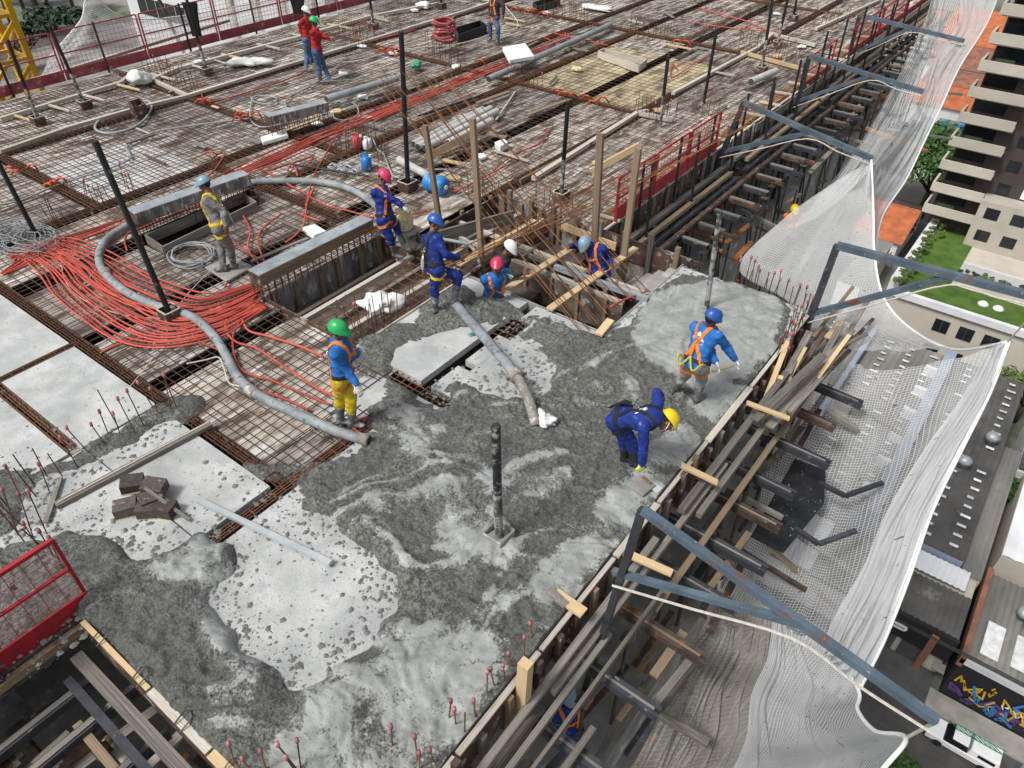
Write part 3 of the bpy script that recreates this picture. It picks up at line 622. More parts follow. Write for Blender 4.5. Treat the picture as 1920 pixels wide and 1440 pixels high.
t=thing('edge_decking',(-7,0,0),'splashed timber deck edge under the red guard panel','formwork')
bar('board',(-6.42,-3,-.18),(-6.42,.75,-.18),.1,.3,'timber_grey',t); bar('board',(-6.30,-3,-.10),(-6.30,.75,-.10),.07,.1,'timber',t)
LLb_=[((-6.2,.55,-.32),(-2.6,.55,-.28),.13,.10,'timber_grey','thick mortar-caked timber along the front form at lower left'),((-6.1,.36,-.42),(-3.0,.34,-.40),.09,.08,'steel_dark','dark steel runner below the front form at lower left'),((-5.7,.18,-.6),(-3.6,.15,-.6),.09,.09,'timber','brown timber runner low in the open bay at lower left')]
for a,b,w,h,m_,lb in LLb_: plank('runner',a,b,w,h,m_,lb,'runner')
for k,(x,y0,y1,z) in enumerate([(-5.55,-1.4,.8,-.55),(-4.9,-1.2,.7,-.6),(-4.2,-.8,.7,-.62),(-3.4,-.8,.7,-.65),(-6.05,-2,.5,-.62)]):
    t=thing('channel_joist',(x,y0,z),'dark channel with orange end in the open bay, %s from the left'%['second','third','fourth','fifth','first'][k],'steel joist','joists in the open bay')
    bar('channel',(x,y0,z),(x,y1,z),.11,.11,'steel_dark',t,shape='ang'); bar('orange_end',(x,y0-.004,z),(x,y0+.05,z),.118,.118,'conduit_new',t); bar('timber_insert',(x,y0+.06,z+.06),(x,y1,z+.06),.06,.03,'timber_grey',t)
for k in range(20):
    x=rr.uniform(-6.3,-3.2); y=rr.uniform(-1.5,.4)
    prop(x,y,-2.98,-.75,'rusty steel prop in the dark open bay at lower left','props in the open bay')
for k in range(70):
    x=rr.uniform(-6.6,-3.0);y=rr.uniform(-1.8,.45); z=rr.uniform(-2.6,-.8); d=Vector((1,0,rr.uniform(-.3,.3))) if k%2 else Vector((0,1,rr.uniform(-.3,.3))); p=Vector((x,y,z))
    plank('brace_board',p,p+d.normalized()*rr.uniform(.5,1.4),rr.uniform(.05,.12),.05,rr.choice(['timber_grey','timber','steel_rusty','rust_orange']),'loose bracing piece in the dark open bay at lower left','brace','bracing pieces in the open bay')
floor(-5.998,-1.6,-8,.9,-3.02)
for k in range(26):
    x=rr.uniform(-6.4,-3.2);y=rr.uniform(-1.6,.45); z=rr.uniform(-1.7,-.75); along=k%3; d=Vector((1,rr.uniform(-.1,.1),rr.uniform(-.1,.1))) if along else Vector((rr.uniform(-.1,.1),1,0)); p=Vector((x,y,z))
    plank('bay_board',p,p+d.normalized()*rr.uniform(.8,1.8),rr.uniform(.07,.16),.04,rr.choice(['timber_grey','lath_white','concrete_old','timber_grey','timber']),'mortar-splashed board lying across the open bay','board','splashed boards in the open bay')
# ---------------------------------------------------------------- pits
def wallp(parent,a,b,z0,z1,m='form_face',studs=None,th=.03):
    a=Vector(a);b=Vector(b); zc=(z0+z1)/2; bar('form_panel',(a.x,a.y,zc),(b.x,b.y,zc),th,z1-z0,m,parent)
    if studs:
        d=(b-a); L_=d.length; d.normalize(); s=Vector((-d.y,d.x,0))*studs*.06; k=.2
        while k<L_: 
            p=a+d*k+s; bar('stud',(p.x,p.y,z0),(p.x,p.y,z1+R(-.03,.06)),.08,.06,'timber',parent,up=(-d.y,d.x,0)); k+=R(.4,.6)
p2=thing('pit_form',(-8.7,7.3,0),'rectangular box-out with plywood walls and timber studs beside the long steel box','formwork')
wallp(p2,(-9.78,5.92,0),(-9.78,8.7,0),-.75,.06,'ply_splash',-1); wallp(p2,(-9.85,5.92,0),(-7.52,5.92,0),-.6,.05); wallp(p2,(-9.85,8.68,0),(-7.5,8.68,0),-.6,.05); wallp(p2,(-7.5,5.92,0),(-7.5,8.7,0),-.5,.05,'lath_white')
g=MB(); g.box((-9.83,5.94,-1.5),(-7.52,8.66,-1.48)); g.build('pit_floor','ply_dark',p2)
for k,(x,z) in enumerate([(-9.35,-.35),(-8.9,-.1),(-8.35,-.05),(-7.95,.02)]): bar('cross_timber',(x,5.95,z),(x+R(-.1,.1),8.66,z+R(-.05,.08)),.09,.08,random.choice(['lath_white','timber_grey']),p2)
g=MB()
for k in range(6): g.beam((-8.5+.18*k,5.95,.02),(-8.5+.18*k+R(-.04,.04),8.66,.02),.012,.012)
for k in range(13): g.beam((-8.7+R(-.1,.1),6+.21*k,.035),(-7.5,6+.21*k,.035),.012,.012)
g.build('rebar_mat','rust',label='rusty mesh stretched over the box-out beside the white sack',cat='rebar mesh',kind='stuff')
p1=thing('pit_form',(-6.5,10,0),'deep stair pit boxed with mortar-splashed plywood where three men work','formwork')
wallp(p1,(-9.0,8.74,0),(-7.5,8.74,0),-.7,.05,'form_face',1); wallp(p1,(-7.5,8.64,0),(-4.62,8.64,0),-.4,.02,'concrete_old')
wallp(p1,(-9.0,8.75,0),(-9.0,11.42,0),-.9,.1,'form_face',1); wallp(p1,(-9.0,11.42,0),(-4.6,11.42,0),-1.2,.12,'ply_splash',-1)
wallp(p1,(-4.62,8.65,0),(-4.62,11.4,0),-.5,.03,'concrete_old')
wallp(p1,(-6.62,11.38,0),(-4.6,11.38,0),-.3,.16,'form_face')
for (x0,z,m_) in [(-8.35,-.10,'lath_white'),(-7.75,-.05,'lath_white'),(-7.65,-.25,'form_face')]:
    bar('inner_wall',(x0,8.8,z),(x0,11.35,z),.05,.3,m_,p1) if m_=='form_face' else bar('inner_beam',(x0,8.8,z),(x0,11.35,z),.10,.06,m_,p1)
# interior long forms, from (820,420) to (1215,600): run along X at y~9.4 and y~10.1
for (y,x0,x1,z,m_) in [(9.75,-9.0,-4.9,-.08,'lath_white'),(10.15,-9.0,-4.55,-.02,'lath_white'),(9.95,-8.0,-5.0,-.03,'timber_grey')]:
    bar('rail',(x0,y,z),(x1,y+R(-.05,.05),z),.07,.07,m_,p1)
bar('inner_wall',(-9.0,9.70,-.45),(-4.9,9.70,-.45),.03,.62,'ply_dark',p1); bar('inner_wall',(-9.0,10.22,-.5),(-4.7,10.22,-.5),.03,.7,'ply_dark',p1)
bar('ledge_board',(-7.4,9.2,-.85),(-4.7,9.2,-.85),.22,.04,'timber_grey',p1)
for k in range(7): bar('stud',(-8.7+.58*k,9.66,-.95),(-8.7+.58*k,9.66,-.1),.06,.05,'timber',p1,up=(0,1,0))
for k in range(6): bar('spacer',(-8.4+.62*k,9.72,.0),(-8.4+.62*k+.02,10.2,.0),.06,.04,'timber_grey',p1)
for k in range(8): bar('tall_stud',(-8.6+.55*k,11.32,-.9),(-8.6+.55*k,11.32,.22+R(0,.25)),.09,.08,'timber' if k%2 else 'timber_grey',p1,up=(0,1,0))
bar('pit_board',(-7.3,11.28,.0),(-6.0,11.28,-.05),.03,.16,'timber_new',p1)
g=MB(); g.box((-8.98,8.76,-1.95),(-4.6,11.4,-1.9)); g.build('pit_floor','ply_dark',p1)
for k in range(7): bar('floor_joist',(-8.8+.6*k,8.8,-1.3+R(-.2,.2)),(-8.8+.6*k+R(-.3,.3),11.3,-1.3+R(-.2,.2)),.08,.08,random.choice(['timber_grey','steel_rusty']),p1)
# stair step slabs at the right end of the pit
for k in range(4):
    g=MB(); g.box((-5.5+.22*k,10.35,-.62+.14*k),(-4.63,11.3,-.50+.14*k)); g.build('stair_step','concrete_old',p1)
# grey forms left of the pit: boxes by the vibrator man
bar('form_box',(-8.95,9.0,.05),(-8.2,10.9,.05),.05,.28,'timber_grey',None,label='mortar-caked form board at the left end of the stair pit',cat='formwork')
# new sawn planks laid over the pit
for a,b,lb in [((860,497),(1003,413),'sawn yellow plank bridging the pit beside the seated blue worker'),((945,545),(1068,468),'sawn yellow plank over the pit held by the smiling worker'),((1030,580),(1192,465),'sawn yellow plank over the pit held by the bending worker'),((1122,628),(1145,600),'short board stub at the pit corner under fanned bars')]:
    plank('sawn_plank',P(*a,.10),P(*b,.16),.13,.04,'timber_new',lb)
bar('pvc_rail',P(1040,500,.06),P(1215,562,.06),.09,.09,'galv',None,label='grey galvanized rail lying along the pit toward the fresh slab',cat='rail')
# vertical yellow timber posts
for b_,t_,w,lb in [((832,470),(797,235),.10,'leftmost tall yellow timber post behind the blue worker'),((905,515),(886,222),.10,'second tall yellow timber post rising from the pit'),((1112,510),(1126,250),.12,'tall yellow timber post in front of the bending grey-helmet worker'),((1165,520),(1197,278),.11,'tall yellow timber post beside the red fence end')]:
    yb=P(*b_,-.3).y; p=PY(b_[0],b_[1],yb); q=PY(t_[0],t_[1],yb); bar('timber_post',p,q,w,.07,'timber',None,up=(0,1,0),label=lb,cat='timber post')
plank('nailed_board',PY(798,296,PY(797,235,10.3).y),PY(885,250,10.9),.04,.13,'timber','yellow board nailed across the two left timber posts',up=(0,0,1))
plank('nailed_board',PY(1108,322,11.4),PY(1200,272,12.0),.04,.12,'timber_new','yellow board nailed across the two right timber posts')
# fan of rusty bars over the pit
def fan(i,a,b,sag,m,lab,grp,r=.0075):
    a=Vector(a);b=Vector(b); mid=(a+b)/2-Vector((0,0,sag)); g=MB(); g.tube(cr([a,mid,b],5),r,5)
    return g.build('bent_rebar',m,label=lab,cat='rebar',group=grp)
for k in range(20):
    a=P(700+k*6.2,150+R(-22,20)+k*.6,1.25+R(-.1,.1)); 
    a=PY(702+k*7.5,(150+R(-15,20)),PY(760,250,10.9).y+R(-.4,.6)); b=P(1140+R(-60,75),610+R(-45,22)-abs(k-13)*.5,.06)
    b=P(1090+k*6.6+R(-8,8),628-k*4.4+R(-6,6),.05)
    fan(k,a,b,-.05+R(-.1,.35),'rust_orange' if k%4==0 else 'rust','thin rusty bar in the fan sweeping from the black post into the pit','fanned rusty bars over the pit')
for k in range(9):
    a=P(640+k*12,488+R(-25,12)-k*6,.12); a=P(835+R(-12,25),495+R(-18,18),.15+.03*k)
    b=PY(1345+R(-40,90),215+R(-28,20),14.5+R(-.5,.5))
    fan(k,a,b,R(.05,.25),'rust_orange' if k%3 else 'rust','long rusty bar in the bundle rising past the right timber posts','bundle of long bars beside the pit')
for k in range(7): fan(k,P(860+R(-20,60),500+R(-10,10),.1+.02*k),P(1150+R(-60,120),330+R(-30,20)-k*4,.9),.1,'rust','short rusty bar lying in the tangle at the far pit corner','loose bars at the far pit corner')
# ---------------------------------------------------------------- black guard posts in sockets
def post(name,base,top,lab,m='pole_black',r=.045,box=True,z=0.03,m2=None,bw=.26,sm_='form_face',sh_=.19):
    b0=P(*base,z+.05); n=(CF.copy()); n.z=0; n.normalize()
    d=ray(*top); t=(b0-CAM).dot(n)/d.dot(n); tp=CAM+d*t
    t_=thing(name,(b0.x,b0.y,z),lab,'guard post','black guard posts in sockets')
    if m2:
        md=b0.lerp(tp,.42); bar('tube',b0-Vector((0,0,.03)),md,r*2.05,r*2.05,m2,t_,shape='rod'); bar('tube',md,tp,r*2,r*2,m,t_,shape='rod')
    else: bar('tube',b0-Vector((0,0,.03)),tp,r*2,r*2,m,t_,shape='rod')
    g=MB(); g.tube([tp-(tp-b0).normalized()*.002,tp+(tp-b0).normalized()*.004],r*.8,8); g.build('tube_mouth','hollow_shade',t_)  # dark disc on the closed end, painted as shade in the bore
    g=MB(); up=(tp-b0).normalized(); g.tube(cr([tp+CR*.03,tp+up*.05+CR*.02,tp+up*.05-CR*.02,tp-CR*.03],3),.006,5); g.build('hook','steel_dark',t_)
    if box:
        h=bw/2
        for (x0,y0,x1,y1) in ((-h,-h,h,-h),(-h,h,h,h),(-h,-h,-h,h),(h,-h,h,h)):
            bar('socket_side',(b0.x+x0,b0.y+y0,z+sh_/2),(b0.x+x1,b0.y+y1,z+sh_/2),.02,sh_,sm_,t_); bar('socket_rim',(b0.x+x0,b0.y+y0,z+sh_),(b0.x+x1,b0.y+y1,z+sh_),.024,.012,'concrete_old' if sm_!='form_face' else 'lath_white',t_)
        g=MB(); g.box((b0.x-h,b0.y-h,z+.0),(b0.x+h,b0.y+h,z+.03)); g.build('socket_floor','hollow_shade',t_)  # floor coloured near-black for the shade down in the socket
    return t_
MAT['pole_mix']=mat('pole_mix',(.018,.022,.026),(.010,.012,.015),5,.45,.15,30,spots=((.28,.29,.28),.57,9))
post('guard_post',(320,592),(178,265),'tall tilted black guard post standing in the orange conduit pile',r=.05)
post('guard_post',(72,448),(-22,270),'black guard post by the grey wire tangle at the left edge',box=False)
post('guard_post',(72,228),(14,75),'weathered guard post nearest the yellow mast',m2='pole_splat')
post('guard_post',(160,198),(92,48),'weathered guard post with red top by the left fence',m2='pole_splat')
post('guard_post',(388,136),(350,0),'weathered guard post with a black jacket hung on top',m2='pole_splat')
post('guard_post',(765,350),(752,60),'tall black guard post behind the vibrator worker',r=.05,bw=.3)
post('guard_post',(1052,370),(1065,190),'black guard post with grey foot between pit and pvc pipes',m2='pole_splat')
post('guard_post',(935,1003),(930,800),'black guard post in a wet concrete socket at the centre of the pour',m='pole_mix',m2='pole_splat',r=.05,z=.06,sm_='concrete_old',sh_=.11)
post('guard_post',(1325,575),(1350,400),'concrete-splashed post standing in the smooth slab beside the pit','pole_splat',box=False,z=.06)
post('guard_post',(1238,232),(1253,105),'black guard post behind the long white kerb board',box=False,m2='pole_splat')
post('guard_post',(1320,190),(1344,55),'black guard post in the middle of the far right deck',box=False)
post('guard_post',(1428,132),(1450,-10),'far guard post beside the lone pvc pipe',m2='pole_splat')
post('guard_post',(1457,85),(1480,-15),'farther guard post near the far right fence',m2='pole_splat')
post('guard_post',(1487,35),(1499,-30),'farthest guard post at the top right of the deck')
post('guard_post',(700,50),(690,-30),'guard post foot behind the red-shirt men',m2='pole_splat')
post('guard_post',(828,12),(822,-50),'farthest guard post by the top edge of the photo')
# ---------------------------------------------------------------- beam box forms on cages
def bform(a,b,w,h,lab,zt=.62,m2='ply_splash'):
    a=P(*a,zt);b=P(*b,zt); t=thing('beam_box',(a.x,a.y,.1),lab,'beam box')
    up=Vector((0,0,1)); d=(b-a).normalized(); s=Vector((-d.y,d.x,0)).normalized()
    bar('top_plate',a,b,w,.02,'galv',t); bar('side_plate',a+s*(w/2)-up*h/2,b+s*(w/2)-up*h/2,.015,h,'form_face',t); bar('side_plate',a-s*(w/2)-up*h/2,b-s*(w/2)-up*h/2,.015,h,m2,t)
    bar('end_plate',a-up*h/2+s*(w/2-.01),a-up*h/2-s*(w/2-.01),.015,h-.01,'form_face',t)
    g=MB(); k=0; L_=(b-a).length
    while k<L_:
        for q in(-.1,.1):
            p=a+d*k+s*q; g.beam((p.x,p.y,.0),(p.x+R(-.01,.01),p.y,zt-.05),.012,.012)
        k+=.14
    for z in(.12,.3): g.beam(Vector((a.x,a.y,z)),Vector((b.x,b.y,z)),.01,.01)
    g.build('rebar_cage','rust',t); return t
bform((245,397),(460,323),.30,.22,'grey topped beam box behind the grey-shirt worker',.62)
bform((475,512),(688,408),.30,.20,'grey topped beam box beside the box-out and white sack',.55,'timber')
bform((500,217),(610,190),.28,.2,'grey topped beam box far left under the grey pipe',.62)
# rectangular loose form boxes
def fbox(pts,z,h,lab,m='timber_grey',m2=None):
    q=[P(x,y,z+h) for x,y in pts]; t=thing('form_box',q[0]-Vector((0,0,h)),lab,'form box')
    for i in range(4): bar('side_board',q[i]-Vector((0,0,h/2)),q[(i+1)%4]-Vector((0,0,h/2)),.03,h,m if i%2 else (m2 or m),t)
fbox([(272,440),(455,362),(480,378),(305,462)],0,.2,'low rectangular form box under the grey topped beam box')
fbox([(1122,95),(1133,90),(1213,110),(1198,122)],.03,.22,'low pale rectangular form box on the yellowish far deck','lath_white')
fbox([(852,52),(900,38),(912,46),(860,65)],.03,.3,'black rectangular form box beside the black-shirt man','pole_black')
fbox([(1000,4),(1040,-8),(1050,-2),(1008,12)],.03,.25,'black form box at the top edge of the photo','pole_black')
# ---------------------------------------------------------------- white edge boards
def lath(pts,lab,w=.11,h=.09,z=.09,m='lath_white'):
    q=[P(x,y,z) for x,y in pts]; t=thing('kerb_board',q[0],lab,'kerb board')
    for a,b in zip(q[:-1],q[1:]):
        n_=max(1,int((b-a).length/2.6)); 
        for i in range(n_): bar('board',a.lerp(b,i/n_)+Vector((0,0,R(0,.01))),a.lerp(b,(i+1)/n_-.004),w,h,m,t)
lath([(0,285),(120,243),(250,205),(352,180)],'long whitish kerb board crossing the left deck to the open beam end')
lath([(352,180),(640,92),(870,22),(960,-8)],'long whitish kerb board behind the red-shirt men')
lath([(0,224),(228,155),(238,146)],'whitish kerb board near the left fence and white sack')
lath([(285,150),(352,180)],'short whitish board joining the two left kerb boards',.1)
lath([(285,150),(330,130),(560,70)],'whitish kerb board behind the white bag')
lath([(560,70),(690,32),(830,5)],'whitish kerb board far behind the white helmet man')
lath([(1000,335),(1195,212),(1215,208)],'whitish kerb board behind the right black post')
lath([(1195,212),(1262,225)],'short whitish kerb board crossing beside the far starter bars')
lath([(1262,175),(1420,90),(1450,62)],'whitish kerb board beside the far right guard posts')
lath([(1390,98),(1500,128)],'yellowish kerb board by the lone pipe','' or .1,m='timber_new')
lath([(1440,62),(1530,85)],'whitish kerb board far right behind the starter bars')
lath([(1530,55),(1650,0)],'whitish kerb board at the top right of the deck')
lath([(975,340),(1110,268)],'pale sawn kerb board left of the second black post',.05,m='timber')
for i in range(11):
    x=20+i*66; a=P(x,214-i*18.8,.1); plank('spacer_lath',a,a+Vector((1.0,.12,0)),.06,.04,'lath_white' if i%3 else 'timber_new','short spacer lath along the left fence, %s from the left'%OR[i],'lath')
lath([(-10,172),(220,103),(430,38)],'whitish kerb board right under the red left fence',.1)
# row of spacer bars between fence and deck, right side
for k in range(22):
    y=12.0+k*1.05; bar('spacer_tube',(-6.95,y,.08),(-6.35,y,.10),.05,.05,'lath_white',None,label='short whitish spacer across the right edge beam, %s from the pit'%OR[k],cat='spacer',group='spacers across the right edge beam')
cage((-6.68,11.6,0),(-6.68,34,0),w=.3,m='rust_orange',n=6,label='dense orange-brown edge beam cage beside the right red fence')
# lath screed rails on bare concrete
plank('screed_rail',P(105,948,.10),P(396,795,.10),.10,.06,'timber_grey','grooved dark timber screed rail lying across the bare concrete')
plank('screed_rail',P(110,942,.13),P(392,792,.13),.02,.03,'lath_white','pale strip lying along the dark screed rail')
bar('square_tube',P(372,938,.10),P(620,1056,.10),.07,.05,'alu',None,label='silvery square aluminium tube lying on the pale foreground panel',cat='square tube')
plank('short_lath',P(85,980,.10),P(113,895,.10),.06,.02,'timber_grey','short grey lath beside the left starter bars')
sc=random.Random(5)
for k in range(70):
    x=sc.uniform(-22.5,-7.2); y=sc.uniform(6.5,34); 
    if -10<x<-6 and y<12: continue
    a_=sc.choice([0,1.57,sc.uniform(0,3.1)]); L_=sc.uniform(.25,1.3); d=Vector((math.cos(a_),math.sin(a_),0)); p=Vector((x,y,.075+sc.uniform(0,.03)))
    plank('scrap',p,p+d*L_,sc.uniform(.04,.12),.025,sc.choice(['timber','timber_grey','timber_new','lath_white','brick','timber_grey']),'small wood scrap littering the reinforced deck','scrap','wood scraps littering the deck')
for k in range(26):
    x=sc.uniform(-22.5,-7.5); y=sc.uniform(11,34); p=Vector((x,y,.05)); h_=sc.uniform(.05,.12)
    g=MB(); q=[(x+math.cos(t_)*sc.uniform(.08,.22),y+math.sin(t_)*sc.uniform(.08,.22)) for t_ in (0,.9,1.9,2.8,3.9,5.1)]; g.prism(q,.05,.05+h_*.5); g.build('paper_scrap',sc.choice(['white_bag','foam','yellow_plastic','timber_new']),label='small pale scrap lying on the far mesh',cat='scrap',group='pale scraps on the far mesh')
# dark blocks
def blk(c,rz,tip,m='brick'):
    pass
blocks=[((240,960),.35,0,'left'),((283,962),.1,.0,'right front'),((312,962),-.2,0,'rightmost'),((257,925),.3,.35,'upper left'),((297,930),-.1,.3,'upper right'),((290,948),.6,.12,'middle')]
for (c,rz,dz,nm) in blocks:
    p=P(c[0],c[1],.06)+Vector((0,0,dz*.28)); t=thing('form_block',(p.x,p.y,p.z),'dark wooden form block with bare edges, the %s one of the pile'%nm,'block','dark form blocks',rz=.65+rz)
    o=bpy.data.objects.new('block_body',unit('brick')); o.scale=(.26,.20,.15); o.location=(0,0,.078); o.rotation_euler=(dz*.4,dz*.3,0); link(o,t)
    for s_ in(-1,1):
        o=bpy.data.objects.new('edge_strip',unit('timber_new')); o.scale=(.262,.01,.012); o.location=(0,s_*.098,.006+.0); link(o,t)
plank('thin_lath',P(272,915,.3),P(355,975,.1),.04,.02,'timber_grey','thin lath leaning over the dark form blocks')
# ---------------------------------------------------------------- starter bars
def starters(pts,lab,h=.55,cap=.6,lean=.12,m='rust',z=.04,grp='starter bars'):
    p0=P(*pts[0],z); t=thing('starter_bars',(p0.x,p0.y,0),lab,'starter bars')
    for (x,y) in pts:
        p=P(x,y,z); hh=h*R(.75,1.2); q=p+Vector((R(-lean,lean),R(-lean,lean),hh)); bar('bar',p-Vector((0,0,.1)),q,.015,.015,m,t,shape='rod')
        if random.random()<cap: bar('cap',q-Vector((0,0,.01)),q+Vector((0,0,.045)),.040,.040,'cap_pink',t,shape='rod')
def lin(a,b,n,w=1,j=3,dx=0,dy=0):
    o=[]
    for r_ in range(w):
        for i in range(n): o.append((a[0]+(b[0]-a[0])*i/(n-1)+R(-j,j)+dx*r_,a[1]+(b[1]-a[1])*i/(n-1)+R(-j*.6,j*.6)+dy*r_))
    return o
starters([(39,934),(70,932),(92,925),(65,908),(118,894),(148,878),(90,897),(175,854),(203,838),(228,825),(255,812),(275,808),(225,805),(300,788),(320,780),(332,765),(293,770),(205,820)],'slanted row of capped starter bars on the bare concrete at left')
starters([(15,978),(30,1000),(45,985),(60,1010),(75,1030),(95,1035),(110,1060),(120,1080),(25,960),(135,1090),(88,1005),(50,1020)],'cluster of starter bars behind the red panel at lower left',.6)
starters([(735,1405),(785,1445),(815,1428),(855,1362),(840,1350),(870,1375),(893,1350),(912,1310),(930,1290),(948,1283),(965,1255),(982,1238),(1000,1200),(783,1430),(460,1450),(480,1455),(500,1450),(440,1440)],'row of pink capped bars along the front right rim',.38,.75,.05,'rust_orange')
starters([(590+i*3-30,1450) for i in range(3)],'pink capped bars at the bottom edge of the picture')
rim=lin((1385,515),(1515,580),12)+lin((1380,525),(1505,575),8)+lin((1512,590),(1470,680),10)+lin((1495,600),(1455,670),8)
starters(rim,'ring of pink capped starter bars round the far right slab corner',.34,.8,.05)
starters(lin((640,625),(780,575),12,2,4,0,16)[:20],'row of rusty starter bars in front of the white sack',.5,.05,.08)
starters(lin((90,410),(130,425),6)+lin((150,378),(210,385),8)+lin((232,350),(255,362),5),'straggling capped starters beyond the tilted black post',.45,.4,.08)
starters(lin((270,130),(360,175),12,2,3,14,-6),'rusty starters at the open beam end by the white sack',.5,.05,.06)
starters(lin((645,60),(690,82),9,2,3,-8,8),'starters behind the red-shirt men',.5,.05,.05)
starters(lin((810,108),(870,128),9,2,3,-12,-14),'starters holding the pink hose coil',.6,.1,.05)
starters(lin((1015,30),(1095,48),12,2,3,8,-6),'far starters beyond the white foam sheet',.6,.1,.05)
starters(lin((950,140),(1015,165),9,2,3,-8,6),'starters beside the grey pipe end',.5,.2,.05)
starters(lin((1175,65),(1260,85),12,2,3,8,-5),'far starters right of the grey pipe',.6,.1,.05)
starters(lin((1190,215),(1250,222),10,2,3,20,6),'starters near the second far black post',.55,.4,.05)
starters(lin((1385,90),(1490,125),14,2,3,6,-12),'starters inside the far right kerb frame',.55,.5,.05)
starters(lin((1490,60),(1590,40),12,1,3),'starters along the far right fence',.55,.5,.05)
starters(lin((640,290),(725,300),12,2,3,0,-18),'starters around the red jug',.55,.1,.06)
starters(lin((930,470),(1050,430),10,1,4)+lin((880,360),(960,400),8),'dark starters behind the pit',.5,.1,.06)
starters(lin((1005,390),(1085,415),8),'thin starters between the pit and the black post',.5,0,.05)
starters(lin((1300,205),(1345,215),7),'starters beside the long rusty bar bundle',.45,.3,.05)
# ================================================================ hoses, conduits, loose things
def hose(name,pts,r,m,lab,cat,k=6,n=10,z=None,group=None,jit=0):
    q=[]
    for p in pts:
        v=P(p[0],p[1],(p[2] if len(p)>2 else (z if z is not None else r+.05))); q.append(v+Vector((R(-jit,jit),R(-jit,jit),0)))
    g=MB(); g.tube(cr(q,k),r,n); return g.build(name,m,smooth=True,label=lab,cat=cat,group=group)
hp_=[(692,826),(640,812),(600,795),(540,768),(480,738),(445,705),(425,668),(405,635),(380,608),(355,592),(325,582),(290,572),(250,555),(220,535),(195,510),(186,488),(190,465),(205,445),(235,425),(280,402),(335,378),(390,358),(440,346),(500,340),(560,339),(600,341),(640,349),(672,362),(700,382),(725,405),(750,432)]
t=thing('concrete_hose',P(600,795),'thick grey concrete hose snaking round the black post to the vibrator','concrete hose')
g=MB(); g.tube(cr([P(x,y,.10) for x,y in hp_],6),.072,14); g.build('hose_body','hose',t,smooth=True)
for c in ((198,512),(326,583),(472,733)):
    a=P(c[0],c[1],.10); i=min(range(len(hp_)),key=lambda i:(hp_[i][0]-c[0])**2+(hp_[i][1]-c[1])**2); d=(P(*hp_[max(i-1,0)],.1)-P(*hp_[min(i+1,len(hp_)-1)],.1)).normalized()
    g=MB(); g.tube([a-d*.10,a-d*.07,a+d*.07,a+d*.10],[.075,.088,.088,.075],14); g.build('coupling','hose_dirty',t,smooth=True)
e=P(692,826,.1); d=(e-P(640,812,.1)).normalized(); g=MB(); g.tube([e+d*.001,e+d*.006],.058,14); g.build('hose_mouth','hollow_shade',t)  # dark disc paints the shade inside the hose end
g=MB(); g.tube([e-d*.16,e-d*.02,e+d*.0],[.074,.085,.085],14); g.build('end_ring','hose_dirty',t,smooth=True)
t=thing('placing_hose',P(1005,800),'grey discharge hose with bent dirty rubber end pouring at the centre','concrete hose')
g=MB(); g.tube(cr([P(852,568,.12),P(880,600,.24),P(930,658,.34),P(970,706,.30)],5),.078,14); g.build('pipe','hose',t,smooth=True)
g=MB(); g.tube(cr([P(968,704,.30),P(985,735,.30),P(996,765,.2),P(1005,798,.08)],5),[.075]*16,14); g.build('rubber_end','hose_dirty',t,smooth=True)
c=P(968,704,.30); d=(P(985,735,.3)-P(930,658,.34)).normalized(); g=MB(); g.tube([c-d*.07,c-d*.06,c+d*.06,c+d*.07],[.085,.11,.11,.085],14); s_=d.cross(Vector((0,0,1))).normalized(); g.beam(c-s_*.16,c+s_*.16,.05,.06); g.build('clamp','hose_dirty',t)
def blob(name,c,rad,m,lab,cat,amp=.3,seed=0,res=16,rz=0,z=0,flat=.0):
    p=P(*c,z); g=MB(); Mx=Matrix.Rotation(rz,3,'Z'); g.ell((p.x,p.y,z+rad[2]*.8),rad,Mx,res*2,res)
    v=[]
    for q in g.v:
        d=Vector(q)-Vector((p.x,p.y,z+rad[2]*.8)); nn=noise.noise(Vector(q)*3.0/max(rad)*.35+Vector((seed,0,0)))+.5*noise.noise(Vector(q)*8/max(rad)*.35+Vector((seed,5,0)))
        rg_=abs(noise.noise(Vector(q)*5/max(rad)*.5+Vector((0,seed,0)))); d=d*(1+amp*(nn-rg_)); r_=Vector((p.x,p.y,z+rad[2]*.8))+d
        if r_.z<z+.005: r_.z=z+.005
        v.append(tuple(r_))
    g.v=v; return g.build(name,m,smooth=True,label=lab,cat=cat)
blob('rag',(1022,792),(.16,.14,.07),'white_bag','crumpled white rag beside the mouth of the discharge hose','rag',.8,3,z=.08)
blob('white_sack',(716,582),(.38,.28,.15),'white_bag','big crumpled white sack lying in the box-out among the rusty bars','sack',.55,9,rz=.6,z=.05)
blob('white_sack',(262,156),(.34,.30,.22),'white_bag','knotted white sack by the open beam end at upper left','sack',.4,2,z=.1)
blob('plastic_sheet',(466,122),(.75,.38,.13),'white_bag','crumpled white plastic lying left of the white helmet man','plastic sheet',.55,4,rz=.6,z=.05)
blob('plastic_sheet',(1117,17),(.7,.35,.08),'white_bag','small crumpled white plastic at the far top of the deck','plastic sheet',.55,6,rz=0,z=.05)
blob('white_sack',(793,14),(.3,.2,.12),'white_bag','little crumpled white sack at the top left of the far deck','sack',.55,7,z=.05)
def slabx(name,pts,z0,h,m,lab,cat):
    g=MB(); q=[P(x,y,z0+h) for x,y in pts]; g.prism([(p.x,p.y) for p in q][::-1],z0,z0+h); o=g.build(name,m,label=lab,cat=cat); bv=o.modifiers.new('bevel','BEVEL'); bv.width=.02; bv.segments=2; return o
slabx('foam_sheet',[(942,88),(985,80),(1002,104),(955,112)],.35,.12,'foam','white foam sheet propped on the starters beside the grey pipe','foam sheet')
